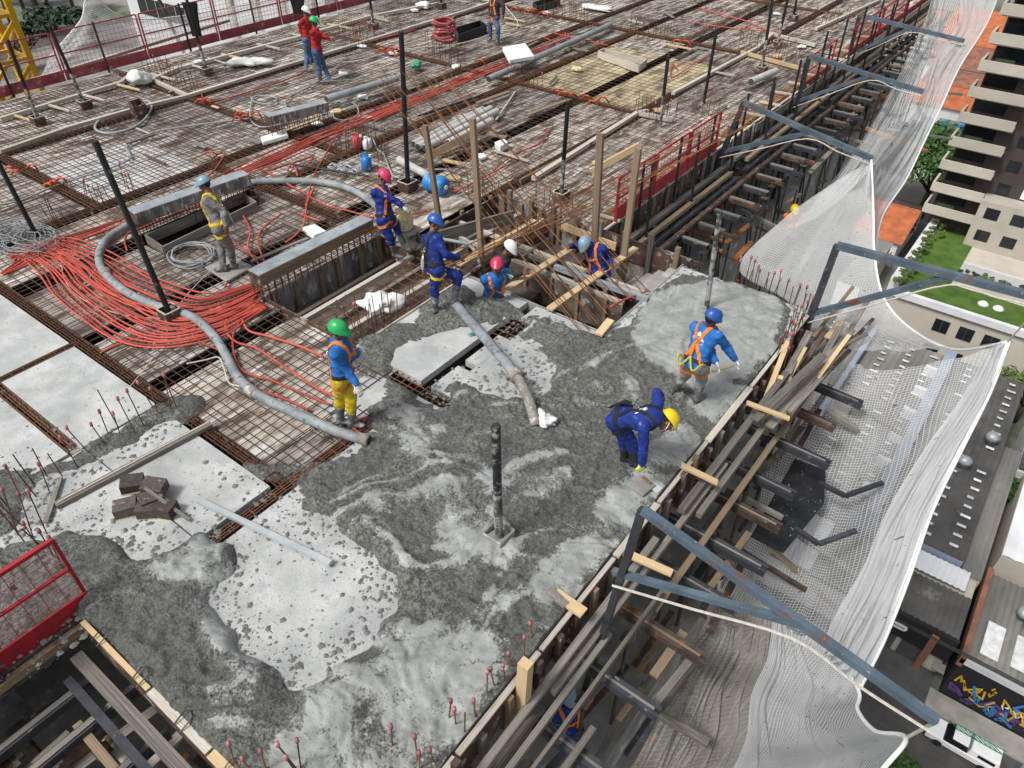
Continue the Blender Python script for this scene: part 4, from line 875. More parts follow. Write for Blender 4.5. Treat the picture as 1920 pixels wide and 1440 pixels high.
slabx('foam_block',[(566,426),(590,419),(612,432),(588,441)],.05,.12,'foam','white foam block lying behind the grey beam box','foam block')
slabx('foam_block',[(488,256),(535,241),(540,252),(492,266)],.05,.1,'foam','long white foam block under the far left beam box','foam block')
slabx('foam_block',[(927,266),(945,259),(953,266),(938,274)],.05,.16,'foam','small white foam block right of the pvc pipes','foam block')
# pvc pipes
def pipe(a,b,r,m,lab,z=.12,hollow=True,name='pvc_pipe'):
    p,q=P(*a,z+r),P(*b,z+r); t=thing(name,p,lab,'pipe'); bar('pipe_body',p,q,r*2,r*2,m,t,shape='rod'); d=(p-q).normalized()
    g=MB(); g.tube([p+d*.001,p+d*.004],r*.82,12); g.build('pipe_mouth','hollow_shade',t)  # pipe is solid; dark end discs paint the shade inside it
    g=MB(); g.tube([q-d*.001,q-d*.004],r*.82,12); g.build('pipe_mouth','hollow_shade',t)
pipe((775,270),(905,205),.085,'pipe_pvc','upper left of the stacked white pvc pipes')
pipe((783,275),(920,203),.085,'pipe_pvc','middle one of the stacked white pvc pipes',.10)
pipe((796,277),(932,208),.085,'pipe_pvc','right lower one of the stacked white pvc pipes')
pipe((840,268),(922,225),.085,'pipe_pvc','white pvc pipe lying on top of the stack',.26)
pipe((838,348),(748,300),.09,'pipe_pvc','single pvc pipe beside the blue drum and black post')
pipe((916,148),(1145,46),.09,'galv','long grey pipe lying past the white foam sheet',.15,name='steel_pipe')
pipe((745,146),(612,186),.10,'galv','grey pipe resting on the far left beam box end',.2,name='steel_pipe')
pipe((1408,153),(1455,133),.10,'pipe_pvc','lone white pipe on the far right deck')
bar('black_bar',P(548,308,.15),P(690,330,.15),.05,.05,'pole_black',None,shape='rod',label='thin black tube lying behind the pink helmet worker',cat='tube')
bar('black_bar',P(785,217,.15),P(905,178,.15),.06,.06,'pole_black',None,shape='rod',label='black tube lying left of the pvc stack',cat='tube')
bar('white_tube',P(930,225,.1),P(966,172,.1),.05,.05,'pipe_pvc',None,shape='rod',label='thin white tube lying askew right of the pvc stack',cat='tube')
plank('deck_plank',P(895,193,.15),P(955,172,.15),.14,.04,'timber','brown plank end right of the black tube')
plank('deck_plank',P(990,215,.1),P(1068,186,.1),.12,.03,'timber','long brown plank left of the starters on the mid deck')
for i,(a,b) in enumerate([((820,290),(885,268)),((830,300),(870,308)),((900,250),(950,257)),((860,282),(905,276)),((875,262),(920,240))]): plank('scrap_board',P(*a,.1+.03*i),P(*b,.1+.03*i),.12,.03,['timber','timber_new','timber','brick','timber'][i],'brown scrap board in the litter by the left timber posts, %s piece'%['longest','lowest','thin rear','dark middle','upper'][i])
# drum, jerrycan, jugs, coils
t=thing('blue_drum',P(822,343,.08),'bright blue plastic drum lying beside the single pvc pipe','drum'); a=P(803,340,.22); b=P(832,350,.22); d=(b-a).normalized()
g=MB(); g.tube([a-d*.05,a,a+d*.1,a+d*.12,b-d*.12,b-d*.1,b,b+d*.05],[.15,.19,.2,.18,.18,.2,.19,.14],16); g.build('drum_body','blue_plastic',t,smooth=True)
g=MB(); g.tube([b+d*.05,b+d*.08],.05,10); g.build('drum_cap','white_print',t)
def jerry(c,rz,m,lab,s=1,z=.06,h=.32):
    p=P(*c,z); t=thing('jerrycan',p,lab,'jerrycan',rz=rz); g=MB()
    g.tube([(0,0,0),(0,0,.02*s),(0,0,h*.7*s),(0,0,h*.9*s)],[(.15*s,.10*s),(.17*s,.12*s),(.17*s,.12*s),(.10*s,.07*s)],8,up=(1,0,0)); o=bpy.data.objects.new('can_body',g.mesh('can_body',m,smooth=True)); link(o,t)
    g=MB(); g.tube(cr([(-.09*s,0,h*.85*s),(-.08*s,0,h*1.05*s),(.03*s,0,h*1.05*s),(.05*s,0,h*.86*s)],4),.018*s,6); link(bpy.data.objects.new('handle',g.mesh('handle',m)),t)
    g=MB(); g.tube([(.1*s,0,h*.8*s),(.1*s,0,h*.95*s)],.03*s,8); link(bpy.data.objects.new('can_cap',g.mesh('can_cap','white_print')),t); return t
jerry((688,315),.9,'blue_plastic','blue jerrycan lying on the mesh behind the pink helmet worker')
jerry((671,276),.5,'red_plastic','red jug standing among the starters')
jerry((690,278),.2,'white_print','clear white jug beside the red jug',.8)
jerry((424,127 if 0 else 130),.2,'green_plastic','tiny green jug at the fence',.2)
blob('green_bundle',(780,127),(.22,.14,.12),'green_plastic','pale green bundle right of the tall black post top','bundle',.5,8,z=.1)
blob('green_glove',(888,640 if 0 else 626),(.10,.03,.02),'green_plastic','dull green tool lying at the end of the dark slot','tool',.2,8,rz=1.2,z=.05)
def coil(c,rad,n,r,m,lab,cat,z=.08,dz=.012,jr=.12,seg=26,squash=.85):
    p=P(*c,z); g=MB(); pts=[]
    for i in range(n*seg):
        a=2*math.pi*i/seg; k=i//seg; rr_=rad*(1+jr*math.sin(k*2.3+a*.5)); pts.append((p.x+rr_*math.cos(a)+.05*math.sin(k*1.7),p.y+rr_*math.sin(a)*squash+.05*math.cos(k*2.1),z+k*dz+.02*math.sin(3*a+k)))
    g.tube(pts,r,6); return g.build('coil',m,smooth=True,label=lab,cat=cat)
coil((360,478),.42,6,.014,'wire_grey','coil of pale grey cable lying behind the grey-shirt worker','cable coil')
coil((60,462),.40,14,.008,'wire_grey','loose grey wire tangle at the foot of the left black post','wire coil',.05,.02,.5)
coil((25,445),.38,12,.008,'wire_grey','second loose grey wire tangle at the left picture edge','wire coil',.05,.02,.5)
for i,c in enumerate([(622,312),(635,322),(650,315),(662,322),(672,315),(640,310)]): coil(c,.11,2,.014,'galv','%s grey ring hoop of the scatter behind the pink helmet worker'%['leftmost','second','lower middle','second from right','rightmost','upper middle'][i],'ring',.06,.02,.05,14)
coil((834,74),.33,9,.035,'red_faded','pinkish red hose coil standing on the starters','hose coil',.45,.07,.12)
for nm,pts,r,m,lab in [
 ('rope',[(110,455),(115,490),(120,520),(135,545),(165,567),(210,585),(260,595),(305,597)],.010,'rope','white cord running along the conduit pile'),
 ('rope',[(150,540),(165,525),(185,500),(205,505),(190,525),(150,541)],.012,'rope','tan cord looped round the hose coupling'),
 ('rope',[(325,590),(345,560),(372,530),(402,500),(430,470),(435,430,.8)],.008,'rope','thin cord from the grey worker down to the black post'),
 ('rope',[(350,682),(385,675),(410,670),(420,690),(430,718),(455,725),(470,728)],.012,'rope','white cord tied to the hose coupling near the starter bars'),
 ('rope',[(322,600),(305,640),(280,680),(240,730),(215,765)],.006,'rope','thin long cord from the black post to the starter bars'),
 ('cable',[(-10,385),(40,375),(100,350),(160,330),(220,310),(245,295),(238,275),(270,255),(310,243),(400,230),(470,222)],.022,'wire_grey','pale grey cable winding over the left mesh'),
 ('cable',[(235,202),(215,208),(190,222),(178,240),(200,250),(240,243),(270,225),(285,200),(278,190),(255,190)],.03,'wire_grey','pale loop of cable by the leaning box at upper left'),
 ('cable',[(640,118),(615,140),(575,165),(545,180),(535,195),(545,203),(600,190),(670,192)],.02,'wire_grey','pale cable behind the red-shirt men'),
 ('cable',[(470,182),(480,192),(510,195),(518,185),(500,180),(475,183),(470,222),(490,238),(530,232),(540,222)],.02,'wire_grey','pale cable curls by the far left beam box'),
 ('cable',[(640,118),(680,112),(730,98),(800,88),(850,84),(900,72),(930,60),(965,55),(970,40),(950,15),(940,0)],.02,'rope','tan cable passing the black-shirt man'),
 ('cable',[(625,200),(640,188),(665,195),(672,212),(655,225),(628,222),(626,205)],.02,'wire_grey','pale cable loop near the pink tubes'),
 ('cable',[(700,262),(708,280),(720,290),(732,320),(745,333),(780,325),(800,318),(850,318)],.018,'wire_grey','white lead behind the pink helmet worker'),
 ('cable',[(640,300),(610,330),(555,348)],.01,'wire_grey','thin lead near the ring hoops'),
 ('hose',[(765,450),(800,445),(850,452),(880,460),(895,480),(900,500)],.035,'hose','vibrator hose from the machine into the pit'),
 ('rope',[(1145,575,.2),(1175,560,.1),(1215,545,.08)],.02,'conduit','short red tube at the right end of the pit')]:
    hose(nm,pts,r,m,lab,nm,5,7)
# conduits ---------------------------------------------------------------
def cond(pts,n,spread,lab,grp,m='conduit',r=.016,k=6,zj=.03):
    Pp=[P(x,y,.07) for x,y in pts]
    for j in range(n):
        off=(j/(max(n-1,1))-.5)*spread; q=[]; ph=R(0,6)
        for i,p in enumerate(Pp):
            d=(Pp[min(i+1,len(Pp)-1)]-Pp[max(i-1,0)]); d.z=0; d.normalize(); s=Vector((-d.y,d.x,0)); w=.35+.65*math.sin(math.pi*i/(len(Pp)-1))
            q.append(p+s*(off*w+R(-.035,.035))+Vector((0,0,R(0,zj))))
        g=MB(); g.tube(cr(q,k),r,6); g.build('conduit',m,smooth=True,label=lab,cat='conduit',group=grp)
cond([(20,485),(60,470),(110,495),(150,535),(200,575),(260,610),(320,625),(400,610),(450,590),(490,570)],13,.95,'orange-red conduit in the big fanned pile across the left deck','orange-red conduits of the fanned pile')
cond([(55,468),(110,462),(170,490),(230,530),(300,560),(370,575),(430,560),(480,540)],10,.85,'orange-red conduit in the upper half of the fanned pile','orange-red conduits in the upper half of the pile')
cond([(60,470),(140,485),(200,540),(290,590),(380,600),(440,585),(485,555)],5,.6,'orange-red conduit in the middle of the fanned pile','orange-red conduits in the middle of the pile')
cond([(5,515),(40,495),(85,470),(140,448),(230,415),(250,400)],5,.34,'orange-red conduit running from the pile behind the tall black post','conduits leading to the beam box')
cond([(330,372),(430,330),(520,290),(600,255),(680,225),(755,195)],5,.42,'orange-red conduit in the long run toward the tall black post','long run of conduits across the middle')
cond([(430,335),(520,300),(610,258),(690,215),(760,190),(830,165),(950,120)],3,.35,'orange-red conduit continuing far across the deck','conduits continuing across the deck')
cond([(700,225),(790,185),(880,145),(960,115),(1050,75),(1060,62)],4,.4,'red conduit running along the grey pipe','red conduits beside the grey pipe')
for pts in [[(240,470),(235,450),(245,435),(270,425),(330,400),(380,385)],[(500,500),(485,460),(490,430),(530,400)],[(535,455),(555,440),(570,420),(575,380),(590,350)],[(575,385),(590,330),(610,290),(640,240)],[(420,540),(430,520),(455,510),(500,500),(520,505)],
 [(190,662),(225,645),(280,630),(330,625),(370,615)],[(358,625),(375,640),(400,650),(440,668)],[(424,590),(425,620),(445,640),(480,655),(540,690),(600,730),(655,755)],[(450,600),(440,625),(437,655),(450,690),(480,705),(510,712),(560,735),(620,760)],
 [(455,600),(470,620),(500,630),(560,650),(605,670)],[(450,720),(490,735),(540,750),(580,770)],[(395,300),(415,285),(422,290),(400,320),(390,330)],[(540,320),(550,305),(560,330)],[(490,325),(530,312),(580,295),(590,290),(580,305)],
 [(380,160),(380,180),(385,192),(440,180),(520,155),(570,135),(572,120)],[(780,55),(700,75),(668,70),(665,50),(690,40),(700,62)],[(925,320),(965,290),(1010,270),(1025,250),(1028,240),(1020,245)],[(845,342),(855,358),(900,335),(940,315)],[(1020,70),(1060,85),(1085,75),(1030,60),(1140,85)],
 [(1310,15),(1345,25),(1400,40),(1445,60)],[(1290,40),(1350,50),(1430,58)],[(1270,130),(1260,120),(1262,145),(1310,115),(1350,95)],[(500,320),(600,380),(640,392),(700,408)],[(800,395),(760,405)],[(690,820),(660,795),(690,780)],[(560,400),(600,415)],
 [(450,395),(470,430),(465,470),(500,510),(515,520)],[(425,440),(460,470),(500,490),(540,500)]]:
    hose('conduit',[(x,y,.07) for x,y in pts],.019,'conduit','single wandering orange-red conduit on the rebar mesh','conduit',5,6,group='single wandering conduits',jit=.02)
for c in [(60,315),(18,318),(30,325),(395,290),(100,345),(115,340),(90,350),(450,215),(460,222),(445,225),(480,216),(390,190),(375,192),(715,97),(730,100),(738,95),(750,106),(880,150),(900,118),(1045,172),(1070,180),(1100,185),(1110,195),(1130,188),(1055,178),(990,25),(1000,22),(1018,28),(965,20),(1270,80),(1285,82)]:
    x,y=c; hose('conduit_stub',[(x-10,y+R(-3,3),.05),(x-3,y-6,.22),(x+5,y-4,.22),(x+11,y+R(-2,6),.06)],.022,'conduit_new','short bent orange conduit stub poking out of the beam','conduit stub',4,6,group='bent orange conduit stubs')
# small leaning box & jackets
fbox([(240,190),(262,184),(272,195),(250,201)],.05,.3,'small leaning dark box with laths at upper left','form_face')
g=MB()
def jack(px,py,w,h,lab,yy):
    c=PY(px,py,yy); g=MB(); s=CR.copy(); s.z=0
    def f(u,v):
        k=math.sin(u*9+v*3)*.03; return c+s*(u-.5)*w*(1-.35*v)+Vector((k,k*.5,-v*h))
    g.grid(f,8,8); g.grid(lambda u,v:f(u,v)+Vector((.05,.04,0)),8,8); g.build('jacket','black_cloth',smooth=True,label=lab,cat='jacket')
jack(352,4,.38,.9,'black jacket hanging on the weathered post by the left fence',P(388,136).y-.1)
jack(553,-12,.5,.6,'black jacket hanging over the far left fence top',16.5)
hose('wheelcord',[(40,110,1),(45,105,1)],.01,'rope','short cord on the left post','cord')
# vibrator machine on stand
vp=P(757,458,.04); t=thing('vibrator_motor',(vp.x,vp.y,.04),'pale yellow ribbed vibrator motor on a mortar-caked stand beside the pink helmet worker','concrete vibrator')
def px3(px,py,base=vp):
    n=CF.copy(); n.z=0; n.normalize(); d=ray(px,py); tt=(base-CAM).dot(n)/d.dot(n); return CAM+d*tt
mc_=px3(759,412); zt=px3(759,425).z
g=MB(); hh_=px3(757,395).z-px3(757,430).z
prof=[(.18,.14,0),(.20,.15,.03),(.20,.15,.12),(.19,.14,.2),(.13,.10,.28),(.10,.07,.30)]
z0=px3(757,428).z
for i in range(9):
    z_=z0+.02+i*.026; k=1 if i%2 else .94; g.tube([(mc_.x,mc_.y,z_),(mc_.x,mc_.y,z_+.025)],[(.20*k,.15*k)]*2,8,up=(1,.4,0))
g.tube([(mc_.x,mc_.y,z0+.24),(mc_.x,mc_.y,z0+.32)],[(.19,.14),(.10,.07)],8,up=(1,.4,0)); g.build('motor_housing','yellow_plastic',t)
g=MB(); g.tube(cr([(mc_.x-.08,mc_.y-.06,z0+.3),(mc_.x-.07,mc_.y-.05,z0+.38),(mc_.x+.07,mc_.y+.05,z0+.38),(mc_.x+.08,mc_.y+.06,z0+.3)],4),.02,6); g.build('carry_handle','yellow_plastic',t)
g=MB(); g.box((mc_.x-.26,mc_.y-.20,z0-.03),(mc_.x+.26,mc_.y+.20,z0)); g.build('stand_top','concrete_old',t)
for s1 in(-1,1):
    for s2 in(-1,1): bar('leg',(mc_.x+.14*s1,mc_.y+.12*s2,z0-.03),(mc_.x+.22*s1,mc_.y+.18*s2,.03),.06,.06,'hose_dirty',t,up=(0,1,0))
bar('foot_plate',(vp.x-.35,vp.y,.05),(vp.x+.35,vp.y+.1,.05),.3,.04,'concrete_old',t)
blob('mortar_pipe',(770,465),(.30,.12,.12),'hose_dirty','mortar-caked lump under the vibrator stand','lump',.4,5,rz=-.9,z=.05)
slabx('footing_plate',[(383,500),(430,478),(475,498),(425,527)],.04,.05,'concrete_old','square grey plate under the feet of the grey-shirt worker','plate')
bar('shovel_handle',P(1335,696,.75),P(1375,686,.9),.035,.035,'timber',None,shape='rod',label='wooden shovel handle held by the light blue shirt worker',cat='shovel')
t=thing('hand_trowel',P(1222,908,.12),'steel hand trowel by the yellow glove','trowel'); bar('blade',P(1210,902,.1),P(1238,920,.1),.12,.012,'alu',t); bar('grip',P(1205,893,.16),P(1220,906,.15),.03,.03,'timber',t)
plank('screed_float',P(1190,920,.12),P(1215,900,.12),.25,.02,'concrete_old','grey float board lying by the trowel')
# ---------------------------------------------------------------- fences
def fpanel(x,y0,y1,z,h,mt,mf_,lab,toe=.24,zt=0,posts=True,grid=True):
    t=thing('guard_fence',(x,y0,z),lab,'guard fence')
    for yy in (y0+.02,y1-.02): bar('upright',(x,yy,z+zt),(x,yy,z+h),.04,.04,mf_,t,up=(0,1,0))
    for zz in (h,h*.55): bar('rail',(x,y0+.04,z+zz),(x,y1-.04,z+zz),.035,.035,mf_,t)
    bar('toe_board',(x+.02,y0,z+toe/2),(x+.02,y1,z+toe/2),.03,toe,mt,t)
    if grid:
        g=MB(); k=y0+.12
        while k<y1-.05: g.beam((x-.01,k,z+toe),(x-.01,k,z+h),.007,.007); k+=.13
        for i in range(1,8): g.beam((x-.018,y0+.05,z+toe+i*(h-toe)/8),(x-.018,y1-.05,z+toe+i*(h-toe)/8),.007,.007)
        g.build('wire_grid','red_faded' ,t)
ys=[4.3,7.0,9.75,12.4,15.0,17.6,20.2,22.8,25.4]
for i in range(len(ys)-1): fpanel(-23.6,ys[i]+.05,ys[i+1],0.0,1.28,'red_faded','red_faded','faded red guard panel on the left edge, %s from the left'%OR[i],.28)
for i,y in enumerate([5.2,8.2,11.0,13.8,16.4,19.2,21.8]): bar('fence_post',(-23.45,y,-.5),(-23.5,y,1.35),.07,.07,'pole_black' if i%2 else 'steel_rusty',None,shape='rod',label='dark upright behind the left red fence, %s from the left'%OR[i],cat='post')
fy=[11.95,13.5,15.05,16.6]
for i in range(3): fpanel(-6.45,fy[i],fy[i+1]-.05,0.0,.98,'red_paint','red_paint','bright red guard panel on the right edge, %s from the pit'%OR[i],.36)
fpanel(-6.45,22.3,24.6,0,.9,'red_paint','red_paint','bright red guard panel between the second and third bracket',.22,grid=False)
for i in range(4): fpanel(-6.42,26.2+i*3.2,29.3+i*3.2,0,.95,'red_paint','red_paint','red guard panel on the far right edge, %s of the far run'%OR[i],.25,grid=i<2)
for i,y in enumerate([12.6,14.2,15.8,17.6,19.2,21,22.8,24.5,26.3,28.2,30.2]): bar('fence_post',(-6.25,y,-1.0),(-6.28,y,1.15 if i<6 else 1.5),.06,.06,'pole_black',None,shape='rod',label='black fence upright along the right edge, %s from the pit'%OR[i],cat='post')
# ---------------------------------------------------------------- net brackets
def bracket(Y,low,elb,top,tip,joint,lab,w=.10):
    t=thing('net_bracket',PY(*elb,Y),lab,'net bracket'); E=PY(*elb,Y);T=PY(*top,Y);L_=PY(*low,Y);Q=PY(*tip,Y);J=PY(*joint,Y)
    L2=L_+(L_-E).normalized()*1.5
    bar('post',L2,T,w,w,'steel_dark',t,up=(0,1,0)); bar('arm',T+Vector((0,-.005,0)),Q,w*1.05,w,'steel_blue',t); bar('strut',E+Vector((.0,.006,0)),J,w*.9,w*.85,'steel_blue',t)
    g=MB(); g.tube(cr([E+Vector((.05,-.08,-.1)),E.lerp(J,.5)+Vector((0,-.08,-.12)),J+Vector((0,-.08,-.12)),J.lerp(Q,.5)+Vector((0,-.08,-.12)),Q+Vector((0,-.05,-.1))],4),.014,6); g.build('support_rope','rope',t); return Q
QA=bracket(4.2,(1060,1400),(1150,1072),(1205,955),(1757,1352),(1500,1170),'big blue-grey steel net bracket in the foreground reaching to the bottom right',.072)
QB=bracket(11.1,(1445,790),(1515,590),(1570,460),(1960,562),(1790,516),'blue-grey net bracket with rusty arm crossing over the lawn terrace',.10)
QC=bracket(16.6,(1290,430),(1350,285),(1395,192),(1636,298),(1520,248),'third blue-grey net bracket above the near end of the far facade',.10)
QD=bracket(21.2,(1465,280),(1480,195),(1518,105),(1731,172),(1636,140),'fourth blue-grey net bracket along the far facade',.10)
QE=bracket(26.8,(1570,170),(1585,105),(1612,28),(1808,77),(1710,52),'fifth blue-grey net bracket near the top right',.10)
bracket(7.0 if 0 else 16.2,(330,60),(300,-10),(270,-60),(250,-80),(290,-40),'far bracket leaning over the left fence',.1)
# ---------------------------------------------------------------- nets
def netmat(name,cell,wd,base,col,tr=.35):
    m=bpy.data.materials.new(name); m.use_nodes=True; t=m.node_tree; n=t.nodes; L=t.links; n.clear()
    out=n.new('ShaderNodeOutputMaterial'); uv=n.new('ShaderNodeUVMap'); sep=n.new('ShaderNodeSeparateXYZ'); L.new(uv.outputs[0],sep.inputs[0])
    def M_(op,a,b=None,c=None):
        x=n.new('ShaderNodeMath'); x.operation=op
        for i,v in enumerate((a,b,c)):
            if v is None: continue
            if hasattr(v,'links'): L.new(v,x.inputs[i])
            else: x.inputs[i].default_value=v
        return x.outputs[0]
    ms=[M_('LESS_THAN',M_('FRACT',M_('DIVIDE',sep.outputs[i],cell)),wd/cell) for i in(0,1)]
    nz=n.new('ShaderNodeTexNoise'); nz.inputs['Scale'].default_value=1.1; nz.inputs['Detail'].default_value=5; nz.inputs['Roughness'].default_value=.65; L.new(uv.outputs[0],nz.inputs['Vector'])
    at=n.new('ShaderNodeAttribute'); at.attribute_name='cover'
    b=M_('MULTIPLY',M_('ADD',M_('MULTIPLY',nz.outputs[0],1.3),-.15),base); b=M_('ADD',b,at.outputs['Fac'])
    f=M_('MINIMUM',M_('MAXIMUM',M_('MAXIMUM',M_('MULTIPLY',ms[0],.85),M_('MULTIPLY',ms[1],.85)),b),1.0)
    nz2=n.new('ShaderNodeTexNoise'); nz2.inputs['Scale'].default_value=9; nz2.inputs['Detail'].default_value=3; L.new(uv.outputs[0],nz2.inputs['Vector'])
    rp_=n.new('ShaderNodeValToRGB'); e=rp_.color_ramp.elements; e[0].position=.67; e[1].position=.72; e[0].color=(*col,1); e[1].color=(.12,.115,.10,1); L.new(nz2.outputs[0],rp_.inputs[0])
    d=n.new('ShaderNodeBsdfDiffuse'); L.new(rp_.outputs[0],d.inputs[0]); tl=n.new('ShaderNodeBsdfTranslucent'); L.new(rp_.outputs[0],tl.inputs[0]); mx=n.new('ShaderNodeMixShader'); mx.inputs[0].default_value=tr; L.new(d.outputs[0],mx.inputs[1]); L.new(tl.outputs[0],mx.inputs[2])
    tp=n.new('ShaderNodeBsdfTransparent'); m2=n.new('ShaderNodeMixShader'); L.new(f,m2.inputs[0]); L.new(tp.outputs[0],m2.inputs[1]); L.new(mx.outputs[0],m2.inputs[2]); L.new(m2.outputs[0],out.inputs[0]); MAT[name]=m
netmat('net_coarse',.05,.0075,.34,(.72,.73,.73))
netmat('net_fine',.024,.007,.74,(.66,.67,.68))
netmat('net_dirty',.07,.010,.72,(.42,.40,.37))
def net(name,left,right,m,lab,nc=40,sub=8,sag=.3,fold=.08,cover=None,seed=0,fr=3.0,parent=None,rope=True):
    A=cr(left,sub);B=cr(right,sub); nr=len(A); V_=[];UV=[];CV=[]
    ul=0
    for i in range(nr):
        if i: ul+=((A[i]-A[i-1]).length+(B[i]-B[i-1]).length)/2
        w=(B[i]-A[i]).length
        for j in range(nc+1):
            t=j/nc; p=A[i].lerp(B[i],t); s=math.sin(math.pi*t); p=p+Vector((0,0,-sag*s)); q=noise.noise(Vector((t*fr+seed,ul*.45,seed)))+.5*noise.noise(Vector((t*fr*2.5+seed,ul*.9,seed+3)))+.12*noise.noise(Vector((t*fr*5,ul*1.8,seed)))
            e=min(1,6*t,6*(1-t)) if rope else 1
            p=p+Vector((fold*q*e*.6,fold*q*.3*e,fold*q*e)); V_.append(p); UV.append((t*w,ul)); CV.append((cover(t,i/(nr-1)) if cover else 0)+max(0,q-.25)*.35)
    F_=[(i*(nc+1)+j,i*(nc+1)+j+1,(i+1)*(nc+1)+j+1,(i+1)*(nc+1)+j) for i in range(nr-1) for j in range(nc)]
    me=bpy.data.meshes.new(name); me.from_pydata(V_,[],F_); me.materials.append(MAT[m]); uvl=me.uv_layers.new(name='UVMap')
    for lp in me.loops: uvl.data[lp.index].uv=UV[lp.vertex_index]
    at=me.attributes.new('cover','FLOAT','POINT'); at.data.foreach_set('value',CV); me.polygons.foreach_set('use_smooth',[True]*len(F_)); me.update()
    t_=thing(name,A[0],lab,'safety net') if parent is None else parent; o=bpy.data.objects.new('net_cloth',me); o.location=-Vector(t_.location); link(o,t_)
    if rope:
        g=MB(); g.tube([V_[i*(nc+1)+nc] for i in range(nr)],.022,6); g.build('edge_rope','foam',t_,smooth=True)
    return t_
def PYs(L_): return [PY(*q) for q in L_]
Rr=PYs([(1634,300,16.5),(1638,400,15.2),(1640,480,13.8),(1658,560,12.9),(1710,618,12.3),(1790,655,11.9),(1889,641,11.5)])
Lr=PYs([(1622,308,16.3),(1560,345,16),(1470,410,15),(1385,500,13.5),(1470,560,12.1),(1520,610,11.6),(1500,655,11.2)])
Rr2=PYs([(1889,641,11.5),(1850,740,10.6),(1795,850,9.6),(1742,960,8.6),(1700,1080,7.6),(1652,1200,6.6),(1607,1288,5.8)])
Lr2=PYs([(1500,655,11.2),(1475,760,10.6),(1440,860,9.6),(1420,960,8.8),(1380,1060,7.8),(1340,1130,7.0),(1330,1180,6.4)])
net('catch_net',Lr,Rr,'net_coarse','white veil of safety net fanning from the third bracket to the slab corner',48,8,.1,.10,lambda t,s:.30*(1-s)+.12*t+.05,1,6)
net('catch_net',Lr2,Rr2,'net_coarse','big sagging white grid net hanging between the two near brackets',70,9,.5,.16,lambda t,s:.04+.35*max(0,t-.72)/.28,2,5)
Fl=PYs([(1846,672,11.3),(1800,750,10.5),(1728,850,9.5),(1662,960,8.5),(1620,1060,7.6),(1568,1150,6.7),(1540,1215,6.0)])
net('net_strip',Fl,[p+Vector((.03,0,.03)) for p in Rr2],'net_fine','dense white fabric band along the outer edge of the big sagging net',40,9,.0,.13,lambda t,s:.18+.15*t,3,11)
UY=[34,29,25,22.5,21,19.5,17.5,15.5]
UR=[PY(x,y,Y) for (x,y),Y in zip([(1876,-20),(1850,45),(1800,125),(1765,200),(1735,262),(1700,335),(1655,405),(1640,480)],UY)]
UL=[PY(x,y,Y) for (x,y),Y in zip([(1800,-20),(1795,45),(1755,105),(1732,172),(1712,215),(1665,270),(1635,300),(1632,330)],UY)]
net('net_strip',UL,UR,'net_fine','dense white net band along the bracket tips to the top right',30,8,.12,.08,lambda t,s:.12,5,8)
VY=[34,29,24,20,17.5,15.8]
VL=[PY(x,y,Y) for (x,y),Y in zip([(1755,-20),(1725,60),(1680,150),(1625,250),(1560,340),(1490,420)],VY)]
VR=[PY(x,y,Y) for (x,y),Y in zip([(1800,-20),(1792,60),(1737,160),(1702,225),(1645,300),(1620,330)],VY)]
net('catch_net',VL,VR,'net_coarse','thin grey net veil between the far facade and the bracket tips',30,8,.3,.10,lambda t,s:.12,7,6,rope=False)
DR=PYs([(1540,1190,6.4),(1607,1288,5.8),(1608,1330,5.4),(1640,1370,4.9),(1698,1384,4.4),(1650,1450,3.9),(1600,1540,3.4)])
DL=PYs([(1345,1090,6.2),(1320,1170,6.0),(1270,1240,5.2),(1240,1330,4.6),(1200,1420,4.0),(1150,1540,3.4),(1100,1640,2.9)])
DM=PYs([(1450,1140,6.3),(1440,1230,5.9),(1410,1300,5.3),(1400,1380,4.7),(1370,1450,4.1),(1320,1540,3.5),(1270,1640,3.0)])
net('catch_net',DL,[p+Vector((.05,0,-.02)) for p in DM],'net_dirty','dirty crumpled lower net gathered under the front bracket',110,14,.35,.17,lambda t,s:.05+.25*t,9,14,rope=False)
net('catch_net',DM,DR,'net_fine','whitish lower net panel spreading from the front bracket tip to the bottom edge',80,12,.25,.10,lambda t,s:.05,15,8)
CA=PY(1698,1384,4.4); CB=PY(1889,641,11.5)
bar('tie_rope',CA,QA,.03,.03,'rope',None,shape='rod',label='short rope tying the net corner to the front bracket tip',cat='rope')
bar('tie_rope',CB,PY(1935,590,11.2),.025,.025,'rope',None,shape='rod',label='short rope tying the net corner to the second bracket tip',cat='rope')
# left net
net('catch_net',[PX(40,175,-25),PX(120,150,-25),PX(240,150,-25),PX(420,80,-25),PX(700,20,-25)],[PX(90,110,-26.5),PX(150,40,-26.5),PX(175,-5,-26.5),PX(300,35,-26.5),PX(700,-40,-26.5)],'net_coarse','white grid net rising behind the left red fence',50,10,.2,.15,lambda t,s:.15,13,5)
